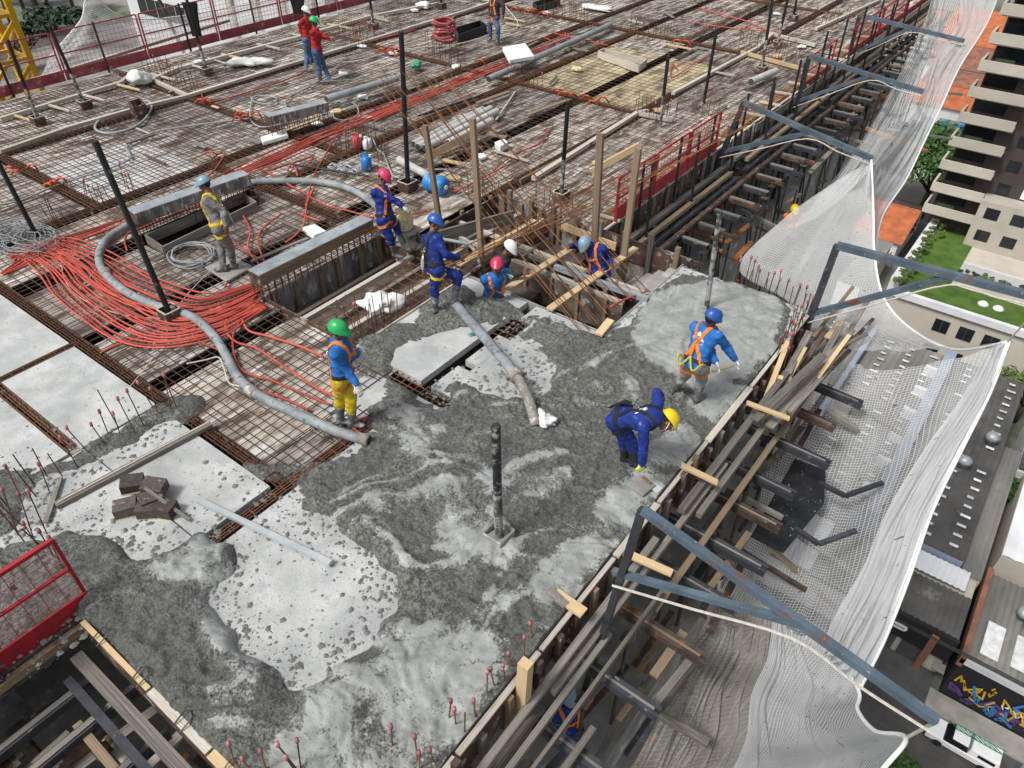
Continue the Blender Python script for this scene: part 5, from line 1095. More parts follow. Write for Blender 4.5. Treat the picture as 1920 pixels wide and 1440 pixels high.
# ================================================================ the city below
GZ=-48.0
mat('asphalt',(.10,.095,.09),(.065,.062,.06),.6,.9,.1,8,rand=.03,spots=((.10,.098,.095),.6,.3))
mat('cityground',(.26,.25,.23),(.14,.135,.125),.05,.95,.1,4,rand=0,spots=((.07,.10,.05),.55,.03))
mat('pavement',(.36,.34,.31),(.25,.24,.22),.8,.9,.1,6,rand=.03)
mat('road_paint',(.62,.62,.60),(.45,.45,.43),1.5,.8,0)
mat('road_yellow',(.55,.42,.10),(.4,.3,.08),1.5,.8,0)
mat('roof_grey',(.25,.24,.225),(.13,.125,.115),.25,.85,.15,3,rand=.05,spots=((.30,.28,.25),.62,.5),stretch=(1,.3,1))
mat('roof_dark',(.12,.115,.11),(.06,.058,.056),.25,.85,.15,3,rand=.15,spots=((.2,.19,.18),.64,.4))
mat('roof_white',(.74,.76,.78),(.58,.60,.62),.3,.6,.05,4)
mat('skylight',(.72,.73,.74),(.50,.51,.52),2,.6,0,rand=.3)
mat('wall_beige',(.50,.46,.39),(.42,.385,.33),.3,.9,.05,3)
mat('wall_white',(.66,.67,.68),(.55,.56,.58),.3,.9,.05,3)
mat('wall_dark',(.085,.068,.063),(.065,.052,.05),.5,.8,.05,3,rand=.25)
mat('wall_blue',(.30,.35,.43),(.22,.26,.33),.3,.9,.05,3)
mat('wall_black',(.018,.019,.023),(.012,.013,.016),.5,.6,.05,3)
mat('glass_dark',(.025,.03,.035),(.012,.015,.018),.5,.12,0,rand=.4)
mat('tile_orange',(.50,.15,.06),(.30,.09,.04),.8,.85,.3,5,rand=.15,stretch=(1,1,1))
mat('tile_old',(.30,.13,.08),(.15,.075,.05),.8,.85,.3,5,rand=.15)
mat('lawn',(.085,.155,.022),(.04,.085,.012),.5,.9,.5,10,rand=.05)
mat('leaf',(.055,.13,.020),(.022,.060,.012),.6,.7,0,rand=.1)
mat('leaf_light',(.11,.16,.04),(.06,.10,.025),.8,.7,0,rand=.1)
mat('leaf_dark',(.035,.065,.030),(.015,.032,.018),.6,.7,0,rand=.1)
mat('bark',(.12,.09,.06),(.06,.045,.03),4,.9,.3,20)
mat('crane_yellow',(.70,.42,.01),(.60,.34,.01),2,.4,.05,10)
mat('car_white',(.80,.80,.80),(.74,.74,.74),2,.25,0,rand=.03)
mat('car_glass',(.01,.012,.015),(.01,.012,.015),2,.08,0)
mat('tyre',(.015,.015,.015),(.01,.01,.01),5,.9,0)
mat('rubber_dark',(.03,.03,.03),(.02,.02,.02),5,.9,0)
mat('graf_yellow',(.62,.40,.03),(.50,.30,.02),2,.8,0); mat('graf_blue',(.05,.22,.50),(.03,.13,.35),2,.8,0); mat('graf_purple',(.10,.05,.18),(.06,.03,.12),2,.8,0)
mat('ladder_green',(.02,.22,.13),(.015,.15,.09),3,.5,0); mat('sign_red',(.5,.05,.08),(.45,.04,.07),3,.6,0)
mat('dim_floor',(.10,.10,.10),(.06,.06,.06),.5,.8,0)
g=MB(); g.box((-900,-300,GZ-1),(700,1500,GZ)); g.build('city_ground','cityground',kind='structure')
def sheet(name,x0,x1,y0,y1,z,m,**kw):
    g=MB(); g.add([(x0,y0,z),(x1,y0,z),(x1,y1,z),(x0,y1,z)],[(0,1,2,3)]); return g.build(name,m,**(kw or dict(kind='structure')))
sheet('road',-80,80,34.8,41.2,GZ+.02,'asphalt'); 
g=MB(); g.box((-80,41.2,GZ),(80,43.2,GZ+.14)); g.build('pavement','pavement',kind='structure')
g=MB(); g.box((-80,32.6,GZ),(80,34.8,GZ+.14)); g.build('pavement','pavement',kind='structure')
for k in range(9): sheet('zebra_stripe',-4+k*.9,-3.5+k*.9,38.0,41.0,GZ+.03,'road_paint')
for k in range(5): g=MB(); g.box((-70,36.0+.05*k+k*.9,GZ+.028),(80,36.03+.05*k+k*.9,GZ+.031)); g.build('tyre_track','roof_dark',kind='structure')
sheet('parking_lot',-22,-.5,43.3,50,GZ+.03,'asphalt')
for k in range(6): g=MB(); g.box((-14+k*2.6,43.6,GZ+.034),(-13.9+k*2.6,48,GZ+.037)); g.build('parking_line','road_yellow',kind='structure')
def bld(name,x0,x1,y0,y1,zt,m,lab,roof=None,z0=GZ,cat='building'):
    t=thing(name,((x0+x1)/2,(y0+y1)/2,z0),lab,cat); g=MB(); g.box((x0,y0,z0),(x1,y1,zt)); g.build('wall',m,t)
    if roof: g=MB(); g.box((x0-.1,y0-.1,zt+.004),(x1+.1,y1+.1,zt+.12)); g.build('roof',roof,t)
    return t
def corr(t,x0,x1,y0,y1,z,m,pitch=.5,amp=.07,slope=0,name='roof'):
    g=MB(); n=int((x1-x0)/pitch*2); v=[]
    for i in range(n+1):
        x=x0+(x1-x0)*i/n; zz=z+(amp if i%2 else -amp)+abs((x-(x0+x1)/2))*-slope
        v+= [(x,y0,zz),(x,y1,zz)]
    g.add(v,[(2*i,2*i+2,2*i+3,2*i+1) for i in range(n)]); return g.build(name,m,t)
# lot building seen through the net
t=bld('low_building',-20,-7,47,53,-44,'wall_white','low white building with grey metal roof behind the netting'); corr(t,-20,-7,47,53,-43.9,'roof_grey')
t=bld('low_building',-6.9,2.6,44.5,50.8,-43.8,'wall_white','pale low building with patched roof behind the netting'); corr(t,-6.9,-2.5,44.5,50.8,-43.7,'roof_white'); corr(t,-2.5,2.6,44.5,50.8,-43.7,'roof_grey')
# warehouse
t=bld('warehouse',-34,7.2,51.5,80,-42.2,'wall_blue','long grey warehouse roof with rows of white skylight dashes behind the netting')
for a,b,m_ in ((-34,-21,'roof_grey'),(-20.7,-8.3,'roof_grey'),(-8.0,-.7,'roof_grey'),(.3,7.2,'roof_dark')): corr(t,a,b,51.6,80,-42.0,m_,.6,.05,.02)
for x in (-20.9,-8.2,-.25): g=MB(); g.box((x-.25 if x<-1 else x-.5,51.5,-42.2),(x+.25 if x<-1 else x+.5,80,-41.1)); g.build('parapet','wall_blue',t)
for x in (-33,-30,-27,-24,-19,-17,-15,-13,-11,-6.5,-4.2,-2.0,1.6,3.6,5.8):
    yy=52.6
    while yy<79:
        if random.random()<.86: g=1; bar('skylight',(x,yy,-41.80),(x+R(.5,.8),yy,-41.80),.3,.03,'skylight',t)
        yy+=1.3
for (a,b) in ((2,58),(4.6,63),(6,68),(3.5,73)):
    g=MB(); g.lathe([(.5,0),(.5,.5),(.65,.55),(.6,.9),(.3,1.15),(0,1.2)],12,Matrix.Translation((a,b,-42.0))); g.build('roof_vent','galv',t,smooth=True)
for i in range(6): g=MB(); g.box((-1.9,54+i*4.2,-43.5),(-.76,54.5+i*4.2,-41.0)); g.build('buttress','roof_white',t)
g=MB(); g.box((-9.5,62,-41.9),(-6,66,-41.2)); g.build('roof_box','pavement',t)
# shop with black fascia
t=bld('shop',2.8,8.7,44.8,51.3,-43.3,'wall_beige','small shop with black fascia and oval sign facing the street'); corr(t,2.8,8.7,44.6,49.0,-42.95,'roof_dark',.45,.08); corr(t,2.8,8.0,49.1,51.3,-42.6,'roof_white',.45,.05)
g=MB(); g.box((2.7,44.3,-45.6),(8.8,44.6,-43.0)); g.build('fascia','wall_black',t)
for x in (3.1,7.3): bar('pillar',(x,44.2,GZ),(x,44.2,-43.4),.5,.3,'tile_old',t,up=(0,1,0))
g=MB(); g.tube([(4.6,44.25,-44.3),(4.6,44.22,-44.3)],[(1.0,.34)]*2,20,up=(0,0,1)); 
o=MB(); pts=[(4.2+.0+.36*math.cos(a)+(.95 if math.cos(a)>0 else 0),44.26,-44.3+.36*math.sin(a)) for a in np.linspace(0,2*math.pi,24,endpoint=False)]
o.add(pts+[(x,y-.05,z) for x,y,z in pts],[tuple(range(24)),tuple(range(47,23,-1))]+[(i,(i+1)%24,24+(i+1)%24,24+i) for i in range(24)]); sgn=o.build('oval_sign','white_print',t)
bar('sign_mark',(4.1,44.2,-44.3),(4.3,44.2,-44.3),.02,.2,'sign_red',sgn); bar('sign_line',(4.45,44.2,-44.3),(5.3,44.2,-44.3),.02,.08,'wall_dark',sgn)
for x0 in (3.4,5.6): bar('shutter',(x0,44.7,-46.6),(x0+1.8,44.7,-46.6),.1,2.4,'dim_floor',t)
sheet('driveway',2.8,8.7,41.4,44.6,GZ+.16,'dim_floor')
bar('awning',(8.0,43.6,-45.7),(8.9,43.6,-45.7),.9,.05,'roof_grey',None,label='small grey awning box at the corner of the shop',cat='awning')
# narrow alley units
t=bld('low_building',7.4,8.9,51.5,70,-43.4,'wall_beige','narrow strip of low roofs between warehouse and white roof'); corr(t,7.4,8.9,51.5,70,-43.2,'roof_grey',.4,.05)
# graffiti building
t=bld('graffiti_building',9.3,26,43.3,53.2,-43.6,'wall_black','black painted street building with yellow and blue graffiti lettering'); corr(t,9.3,26,43.35,53.1,-43.35,'roof_grey',.45,.08)
g=MB(); g.box((9.2,43.2,-43.6),(26,43.45,-43.1)); g.build('white_coping','roof_white',t); g=MB(); g.box((9.1,43.2,-44),(9.5,53.2,-42.9)); g.build('red_parapet','tile_old',t)
for (x,y,w,h) in ((10.2,44.6,1.2,3.4),(12.2,44.8,1.2,3.2),(14.2,45.0,1.3,2.6),(16.2,47,1.3,3)): bar('roof_panel',(x,y+h/2,-43.20),(x+w,y+h/2,-43.20),h,.05,'skylight',t)
for (x,y) in ((12.2,50.0),(12.9,49.1)):
    g=MB(); g.lathe([(.45,0),(.45,.35),(.6,.4),(.55,.75),(.3,.95),(0,1.0)],12,Matrix.Translation((x,y,-43.3))); g.build('roof_vent','galv',t,smooth=True)
rg_=random.Random(11)
def stroke(x,z,s,m,n=5,w=.14,y=43.16):
    pts=[]; px_,pz_=x,z
    for i in range(n): pts.append((px_,pz_)); px_+=rg_.uniform(-.4,.55)*s; pz_+=rg_.uniform(-.8,.8)*s; pz_=min(max(pz_,-47.4),-44.3)
    g=MB()
    for a,b in zip(pts[:-1],pts[1:]): g.beam((a[0],y,a[1]),(b[0],y,b[1]),.03,w,(0,1,0) if 0 else (0,0,1))
    for p in pts: g.tube([(p[0],y+.02,p[1]),(p[0],y-.02,p[1])],w*.6,8)
    g.build('graffiti_letter',m,t)
for i in range(9): stroke(9.7+i*.55,-45.6+rg_.uniform(-.4,.4),1.1,'graf_yellow',6,.13,43.17)
for i in range(7): stroke(11.6+i*.6,-46.3+rg_.uniform(-.4,.4),1.0,'graf_blue',5,.20,43.14)
for i in range(6): stroke(10.5+i*.9,-46.9,1.2,'graf_purple',5,.3,43.18)
for i in range(8): stroke(14.2+i*.5,-45.8+rg_.uniform(-.3,.3),.7,'graf_yellow',6,.14,43.12)
for i in range(8): stroke(12.9+i*.42,-45.6,.4,'white_print',4,.06,43.10)
# white roof building
t=bld('white_roof_building',9.5,28,54,66.5,-42.0,'wall_beige','bright white metal roof with a boxy monitor at the right edge'); corr(t,9.5,28,54,66.5,-41.8,'roof_white',.9,.05)
g=MB(); g.box((10.6,61,-41.9),(13.6,64.6,-40.4)); g.build('roof_monitor','wall_white',t); g=MB(); g.box((10.8,61.2,-40.396),(13.4,64.4,-40.3)); g.build('monitor_roof','roof_white',t)
t=bld('brown_roof_house',9.0,28,67.5,80,-43.5,'wall_white','low house with worn brown roof below the podium'); corr(t,9.0,28,67.6,80,-43.2,'roof_dark',.6,.06)
# podium annex with windows and lawn
t=bld('podium_building',-8.6,30,86,112,-40.2,'wall_beige','beige podium annex with square windows and roof lawn')
g=MB(); g.box((-8.6,85.6,-40.2),(30,86.2,-39.4)); g.build('parapet','wall_white',t)
for k in range(12):
    for r_,(zz,hh) in enumerate(((-42.2,1.6),(-45.6,1.5))):
        if (k+r_)%5==3: continue
        w_=bpy.data.objects.new('window',None); w_.location=Vector((-2.5+k*2.6,85.97,zz))-Vector(t.location); link(w_,t)
        bar('pane',(-2.5+k*2.6-.8,85.96,zz),(-2.5+k*2.6+.8,85.96,zz),.05,hh,'glass_dark',w_); bar('frame_bar',(-2.5+k*2.6,85.93,zz-hh/2),(-2.5+k*2.6,85.93,zz+hh/2),.06,.06,'wall_dark',w_,up=(0,1,0))
sheet('roof_lawn',-8.4,29,86.6,92.5,-40.15,'lawn'); sheet('roof_lawn',-8.4,-3.6,92.5,109,-40.12,'lawn')
g=MB(); g.box((-3.4,93,-40.2),(29,93.6,-39.2)); g.build('terrace_wall','wall_beige',t)
g=MB(); g.box((-3.4,95.6,-40.2),(29,96,-38.6)); g.build('terrace_wall','wall_white',t); g=MB(); g.box((-9.6,88,-41),(-8.6,110,-39.3)); g.build('side_wall','wall_white',t)
for x in (.4,2.0): g=MB(); g.lathe([(.6,0),(.6,.15),(.3,.4),(0,.45)],12,Matrix.Translation((x,90,-40.15))); g.build('roof_vent','roof_white',t,smooth=True)
# tower
TB=thing('apartment_tower',(-2,110,-40.2),'tall beige and dark brown apartment tower with stacked balconies at the right edge','tower')
g=MB(); g.box((-6.5,106.8,-40.2),(26,125,30)); g.build('wall','wall_dark',TB)
g=MB(); g.box((-10.2,107.5,-40.2),(-6.5,125,30)); g.build('balcony_core','wall_dark',TB)
for i in range(24):
    z=-37.6+i*3.0
    g=MB(); g.box((-10.9,104.6,z),(-4.8,104.85,z+1.15)); g.box((-10.9,104.852,z),(-10.65,108,z+1.15)); g.box((-10.64,104.853,z-.18),(-4.8,107.4,z)); bb=g.build('balcony','wall_beige',TB)
    bar('balcony_glass',(-10.0,107.42,z+1.75),(-6.6,107.42,z+1.75),.06,2.0,'glass_dark',TB)
    if i%3==0: bar('planter',(-9.5,105.0,z+1.3),(-7.5,105.0,z+1.3),.3,.35,'leaf_dark',TB)
    for k,x in enumerate((-3.2,-.4,3.0,6.0,9.2,12.5)):
        w_=bpy.data.objects.new('window',None); w_.location=Vector((x,106.7,z+1.5))-Vector(TB.location); link(w_,TB)
        bar('pane',(x-.7,106.72,z+1.5),(x+.7,106.72,z+1.5),.08,1.3,'glass_dark' if (i*7+k*3)%5 else 'skylight',w_)
g=MB(); g.box((-4.78,104.0,-40.2),(26,106.79,-34.0)); g.build('lower_storeys','wall_beige',TB)
for k in range(9):
    for zz in (-35.4,-38.4): bar('lower_window',(-3.9+k*3,103.97,zz),(-2.3+k*3,103.97,zz),.06,1.4,'glass_dark',TB)
# tile roof houses
def house(px,w,d,zt,m,lab,rh=2.0,wallm='wall_white',ridge='x'):
    c=P(*px,zt); t=thing('tiled_house',(c.x,c.y,GZ),lab,'house'); x0,x1,y0,y1=c.x-w/2,c.x+w/2,c.y-d/2,c.y+d/2
    g=MB(); g.box((x0,y0,GZ),(x1,y1,zt)); g.build('wall',wallm,t)
    o=.5; g=MB(); 
    def slope(nm,a,b,c_,d_):
        n=14; g=MB()
        for i in range(n):
            t0,t1=i/n,(i+1)/n; A=Vector(a).lerp(Vector(d_),t0)+Vector((0,0,.10));B=Vector(b).lerp(Vector(c_),t0)+Vector((0,0,.10));C_=Vector(b).lerp(Vector(c_),t1);D_=Vector(a).lerp(Vector(d_),t1)
            g.add([A,B,C_,D_],[(0,1,2,3)]); 
        g.build(nm,m,t)
    ym=(y0+y1)/2
    slope('roof_slope',(x0-o,ym,zt+rh),(x1+o,ym,zt+rh),(x1+o,y0-o,zt-.1),(x0-o,y0-o,zt-.1)); slope('roof_slope',(x1+o,ym,zt+rh),(x0-o,ym,zt+rh),(x0-o,y1+o,zt-.1),(x1+o,y1+o,zt-.1))
    bar('ridge',(x0-o,ym,zt+rh+.05),(x1+o,ym,zt+rh+.05),.35,.2,'tile_orange',t); g=MB(); g.add([(x0,y0,zt),(x0,y1,zt),(x0,ym,zt+rh),(x1,y0,zt),(x1,y1,zt),(x1,ym,zt+rh)],[(0,1,2),(5,4,3)]); g.build('gable',wallm,t)
house((1659,405),8,14,-44,'tile_orange','bright orange tiled roof below the big tree')
house((1790,185),14,12,-43,'tile_orange','orange tiled roof row above the grey flat roof',2.2)
house((1808,158),14,14,-43,'tile_old','brownish tiled roof row behind the orange one',2.2)
house((1835,112),18,18,-43,'tile_old','broad weathered tiled roof beside the tower',2.6)
house((1862,72),20,20,-43,'tile_orange','orange tiled roof near the upper right',2.6)
house((1885,45),24,22,-43,'tile_orange','farthest orange tiled roof at the upper right corner',2.4)
house((1700,30),18,26,-43,'tile_old','tiled roof glimpsed through the far net',2.4)
t=bld('flat_roof_building',P(1735,255,-43).x,P(1815,250,-43).x,P(1770,290,-43).y,P(1790,228,-43).y,-43,'wall_white','flat grey roof with blue tanks beside the tower',roof='roof_grey'); tc=P(1770,222,-42.5)
for k in range(3): g=MB(); g.lathe([(.7,0),(.7,.9),(.35,1.1),(0,1.15)],14,Matrix.Translation((tc.x+k*2.8-2,tc.y-3,-42.9))); g.build('water_tank','blue_plastic',t,smooth=True)
for k in range(3): bar('roof_skylight',(tc.x-4,tc.y-12-k*4,-42.8),(tc.x-1,tc.y-12-k*4,-42.8),1.0,.05,'skylight',t)
for i,(a,w,d,lab,m) in enumerate([((1560,470),12,14,'grey roofed block glimpsed under the far net veil','roof_grey')]):
    c=P(*a,-43); bld('low_building',c.x-w/2,c.x+w/2,c.y-d/2,c.y+d/2,-43,'wall_white',lab,roof=m)
# trees
def tree(name,x,y,z0,h,r,m,lab,n=2500,leaf=.5,cat='tree',squash=.7,trunk=True,clumps=26):
    t=thing(name,(x,y,z0),lab,cat)
    if trunk:
        g=MB(); g.tube([(x,y,z0),(x+.1,y,z0+h*.3),(x,y+.1,z0+h*.62)],[.05*h,.035*h,.015*h],8)
        for k in range(6):
            a=k*1.05; g.tube([(x,y,z0+h*.32),(x+math.cos(a)*r*.35,y+math.sin(a)*r*.35,z0+h*.55),(x+math.cos(a)*r*.7,y+math.sin(a)*r*.7,z0+h*.72)],[.02*h,.012*h,.005*h],6)
        g.build('trunk','bark',t,smooth=True)
    C_=[]
    for k in range(clumps):
        a=random.uniform(0,6.28); rr_=r*math.sqrt(random.random())*.85; zz=z0+h*(.62+.30*math.sqrt(max(0,1-(rr_/r)**2))*R(.5,1)); C_.append((x+rr_*math.cos(a),y+rr_*math.sin(a),zz,r*R(.18,.34)))
    v=[];f=[]
    for k in range(n):
        c=random.choice(C_); d=Vector((random.gauss(0,1),random.gauss(0,1),random.gauss(0,1))).normalized()*c[3]*random.random()**.35; p=Vector(c[:3])+Vector((d.x,d.y,d.z*squash))
        nn=(d.normalized()*.6+Vector((R(-.6,.6),R(-.6,.6),R(.1,1)))).normalized(); u=nn.cross(Vector((R(-1,1),R(-1,1),.3))).normalized(); w=nn.cross(u); s=leaf*R(.5,1.1); b=len(v)
        v+=[p-u*s,p-w*s*.6,p+u*s,p+w*s*.6]; f.append((b,b+1,b+2,b+3))
    g=MB(); g.add(v,f); g.build('crown',m,t); return t
c=P(1722,408,GZ); tree('street_tree',c.x,c.y,GZ,14,10,'leaf','big round green street tree between the net and the balcony tower',14000,.42,clumps=60)
c=P(1665,460,GZ); tree('small_tree',c.x,c.y,GZ,5,3,'leaf_light','small light green tree beside the alley wall',1500,.3)
c=P(1900,790,GZ); tree('small_tree',c.x,c.y,GZ,7,3.4,'leaf_light','green tree at the right picture edge by the warehouse',1800,.3)
c=P(1905,985,GZ); tree('small_tree',c.x,c.y,GZ,5,3.2,'leaf','dark green tree at the right edge above the white roof',1500,.3)
c=P(1690,1425,GZ); tree('shrub',c.x-1,c.y-3,GZ,4,2.2,'leaf','green shrub at the kerb below the net corner',900,.25)
for k in range(11): tree('hedge_shrub',-8.2+k*.0+R(-.3,.3),88+k*2.0,-40.2,1.3,1.1,'leaf_light','dry green hedge shrub along the lawn edge, %s from the front'%OR[k],220,.2,'shrub',trunk=False,clumps=6)
for k in range(14): tree('planter_shrub',-2.5+k*2.1,94.6,-40.2,1.3,1.1,'leaf_light' if k%3 else 'leaf_dark','terrace planter shrub, %s from the left'%OR[k],220,.2,'shrub',trunk=False,clumps=6)
g=MB(); g.box((-13.4,88,GZ),(-12.9,118,GZ+2.4)); g.build('garden_wall','wall_beige',label='long pale garden wall left of the roof lawn',cat='wall')
# pickup
cp=P(1808,1392,GZ+.9); PK=thing('pickup_truck',(cp.x,cp.y,GZ+.02),'white pickup with closed canopy parked beside the graffiti wall','pickup')
o_=Vector(PK.location)
def bodybox(nm,x0,x1,y0,y1,z0,z1,tx=0,ty=0,m='car_white'):
    g=MB(); X0,X1,Y0,Y1=o_.x+x0,o_.x+x1,o_.y+y0,o_.y+y1; Z0,Z1=o_.z+z0,o_.z+z1
    g.add([(X0,Y0,Z0),(X1,Y0,Z0),(X1,Y1,Z0),(X0,Y1,Z0),(X0+tx,Y0+ty,Z1),(X1-(tx if tx<.5 else .15),Y0+ty,Z1),(X1-(tx if tx<.5 else .15),Y1-ty,Z1),(X0+tx,Y1-ty,Z1)],[(0,3,2,1),(4,5,6,7),(0,1,5,4),(1,2,6,5),(2,3,7,6),(3,0,4,7)])
    o=g.build(nm,m,PK); bv=o.modifiers.new('b','BEVEL'); bv.width=.07; bv.segments=3; return o
bodybox('body',-2.4,2.4,-.85,.85,.35,.95); bodybox('cabin',-1.35,.35,-.8,.8,.9,1.5,.45,.12,'car_glass'); bodybox('cabin_roof',-.85,.2,-.68,.68,1.47,1.56); bodybox('canopy',.3,2.3,-.8,.8,.9,1.6,.08,.1); bodybox('front_bumper',-2.5,-2.3,-.8,.8,.3,.6,0,0,'rubber_dark')
for sx in (-1.5,1.5):
    for sy in(-.8,.8):
        g=MB(); g.tube([(o_.x+sx,o_.y+sy-.1,o_.z+.33),(o_.x+sx,o_.y+sy+.1,o_.z+.33)],.33,16); g.build('wheel','tyre',PK); 
for sy in(-.6,.6): g=MB(); g.box((o_.x-2.44,o_.y+sy-.15,o_.z+.6),(o_.x-2.38,o_.y+sy+.15,o_.z+.75)); g.build('headlight','glass_dark',PK)
g=MB(); g.box((o_.x+.9,o_.y-.86 if 0 else o_.y-.80,o_.z+1.15),(o_.x+2.0,o_.y-.74,o_.z+1.42)); g.build('canopy_window','car_glass',PK)
LD=thing('ladder',o_+Vector((0,.25,1.7)),'green ladder strapped on the white pickup roof','ladder')
for s_ in(-.2,.2): bar('rail',o_+Vector((-.9,.3+s_,1.72)),o_+Vector((2.4,.3+s_,1.72)),.05,.05,'ladder_green',LD)
for k in range(10): bar('rung',o_+Vector((-.75+k*.32,.12,1.72)),o_+Vector((-1.4+k*.32,.48,1.72)),.04,.04,'ladder_green',LD)
t=thing('street_pole',P(1880,1440,GZ),'slim pale street pole at the bottom right corner','pole'); b_=P(1885,1470,GZ); bar('shaft',b_,b_+Vector((0,0,7)),.15,.15,'galv',t,up=(0,1,0)); bar('lamp_arm',b_+Vector((0,0,7)),b_+Vector((.4,2,7.3)),.1,.1,'galv',t)
for k in range(5): g=MB(); g.tube(cr([(-60,42.0+.25*k,-40.5-.2*k),(0,42.0+.25*k,-41.4-.2*k),(60,42+.25*k,-40.5-.2*k)],8),.03,4); g.build('power_line','rubber_dark',label='dark overhead power line above the street pavement, one of five alike',cat='power line',group='overhead power lines')
# car in the carport
c=P(1882,742,GZ); t=thing('parked_car',(c.x,c.y,GZ),'white car parked under the podium beside the warehouse','car'); o2=Vector(t.location)
g=MB(); g.box((o2.x-.85,o2.y-2.1,GZ+.3),(o2.x+.85,o2.y+2.1,GZ+.85)); a=g.build('body','car_white',t); a.modifiers.new('b','BEVEL').width=.1
g=MB(); g.box((o2.x-.75,o2.y-1.2,GZ+.85),(o2.x+.75,o2.y+1.3,GZ+1.4)); a=g.build('cabin','car_glass',t); a.modifiers.new('b','BEVEL').width=.2
g=MB(); g.box((o2.x-.6,o2.y-.8,GZ+1.401),(o2.x+.6,o2.y+.9,GZ+1.44)); g.build('roof','car_white',t)
for sx in(-.8,.8):
    for sy in(-1.3,1.3): g=MB(); g.tube([(o2.x+sx-.1,o2.y+sy,GZ+.32),(o2.x+sx+.1,o2.y+sy,GZ+.32)],.32,12,up=(0,1,0)); g.build('wheel','tyre',t)
# ---------------------------------------------------------------- upper left
t=thing('white_building',(-66,50,GZ),'large white neighbouring building with a dark window strip beyond the left fence','building')
g=MB(); g.box((-77,40,GZ),(-48,75,-1)); g.build('wall','wall_white',t)
for i,z in enumerate((-10.4,-15.5)):
    for k in range(6):
        x=-75.0+k*1.55+(0 if i==0 else 10); bar('window',(x,39.97,z),(x+1.35,39.97,z),.08,1.5,'glass_dark',t)
for k in range(5): bar('pilaster',(-60+k*3.5,39.85,GZ),(-60+k*3.5,39.85,-1),.8,.3,'wall_beige',t,up=(0,1,0))
t=thing('crane_mast',(-25.6,4.6,-48),'bright yellow lattice crane mast at the upper left edge','crane')
cx,cy=P(22,90,-1).x-1.0,P(22,90,-1).y-.2
for sx in(-.75,.75):
    for sy in(-.75,.75): bar('chord',(cx+sx,cy+sy,-48),(cx+sx,cy+sy,9),.20,.20,'crane_yellow',t,up=(0,1,0))
z=-6
while z<6:
    for s_ in(-.75,.75):
        bar('lattice',(cx-.75,cy+s_,z),(cx+.75,cy+s_,z+1.3),.12,.12,'crane_yellow',t); bar('lattice',(cx+s_,cy-.75,z),(cx+s_,cy+.75,z+1.3),.12,.12,'crane_yellow',t)
        bar('cross_bar',(cx-.75,cy+s_,z),(cx+.75,cy+s_,z),.12,.12,'crane_yellow',t); bar('cross_bar',(cx+s_,cy-.75,z),(cx+s_,cy+.75,z),.12,.12,'crane_yellow',t)
    z+=1.5
a=[P(x,y,GZ+.05) for x,y in [(-60,90),(60,60),(170,38),(180,62),(70,90),(-40,135)]]; g=MB(); g.add([tuple(p) for p in a],[tuple(range(6))]); g.build('avenue','asphalt',kind='structure')
def palm(px,lab,h=16):
    b=P(*px,GZ); t=thing('palm_tree',b,lab,'palm tree'); g=MB(); g.tube([b,b+Vector((.2,.1,h*.5)),b+Vector((0,.3,h))],[.6,.45,.4],8); g.build('trunk','bark',t,smooth=True)
    tp=b+Vector((0,.3,h)); g=MB()
    for k in range(38):
        a=k*2.399; el=R(-.4,1.1); L_=R(4.5,6); pts=[tp+Vector((math.cos(a)*L_*s*math.cos(el*.7),math.sin(a)*L_*s*math.cos(el*.7),L_*(math.sin(el)*s-.9*s*s))) for s in (0,.25,.5,.75,1)]
        for i in range(4):
            d=(pts[i+1]-pts[i]).normalized(); sd=d.cross(Vector((0,0,1))).normalized()
            for q in range(3):
                p=pts[i].lerp(pts[i+1],q/3)
                for sg in(-1,1): e=p+sd*sg*.95+d*.5-Vector((0,0,.45)); g.add([p,p+d*.3,e],[(0,1,2)])
    g.build('crown','leaf_dark',t)
for i,pxy in enumerate([(62,66),(105,55),(148,48),(30,70),(85,70)]): palm(pxy,'dark green palm by the avenue at the upper left, %s from the crane'%['second','fourth','fifth','first','third'][i])
for i,(a,r_) in enumerate([((60,130),7),((110,90),6),((20,10),9),((140,20),8),((180,90),5),((70,12),8)]):
    c=P(*a,GZ); tree('leafy_tree',c.x,c.y,GZ,10,r_,'leaf_dark','dark leafy tree near the avenue at upper left, number %s down the row'%OR[i],900,.9,clumps=14)
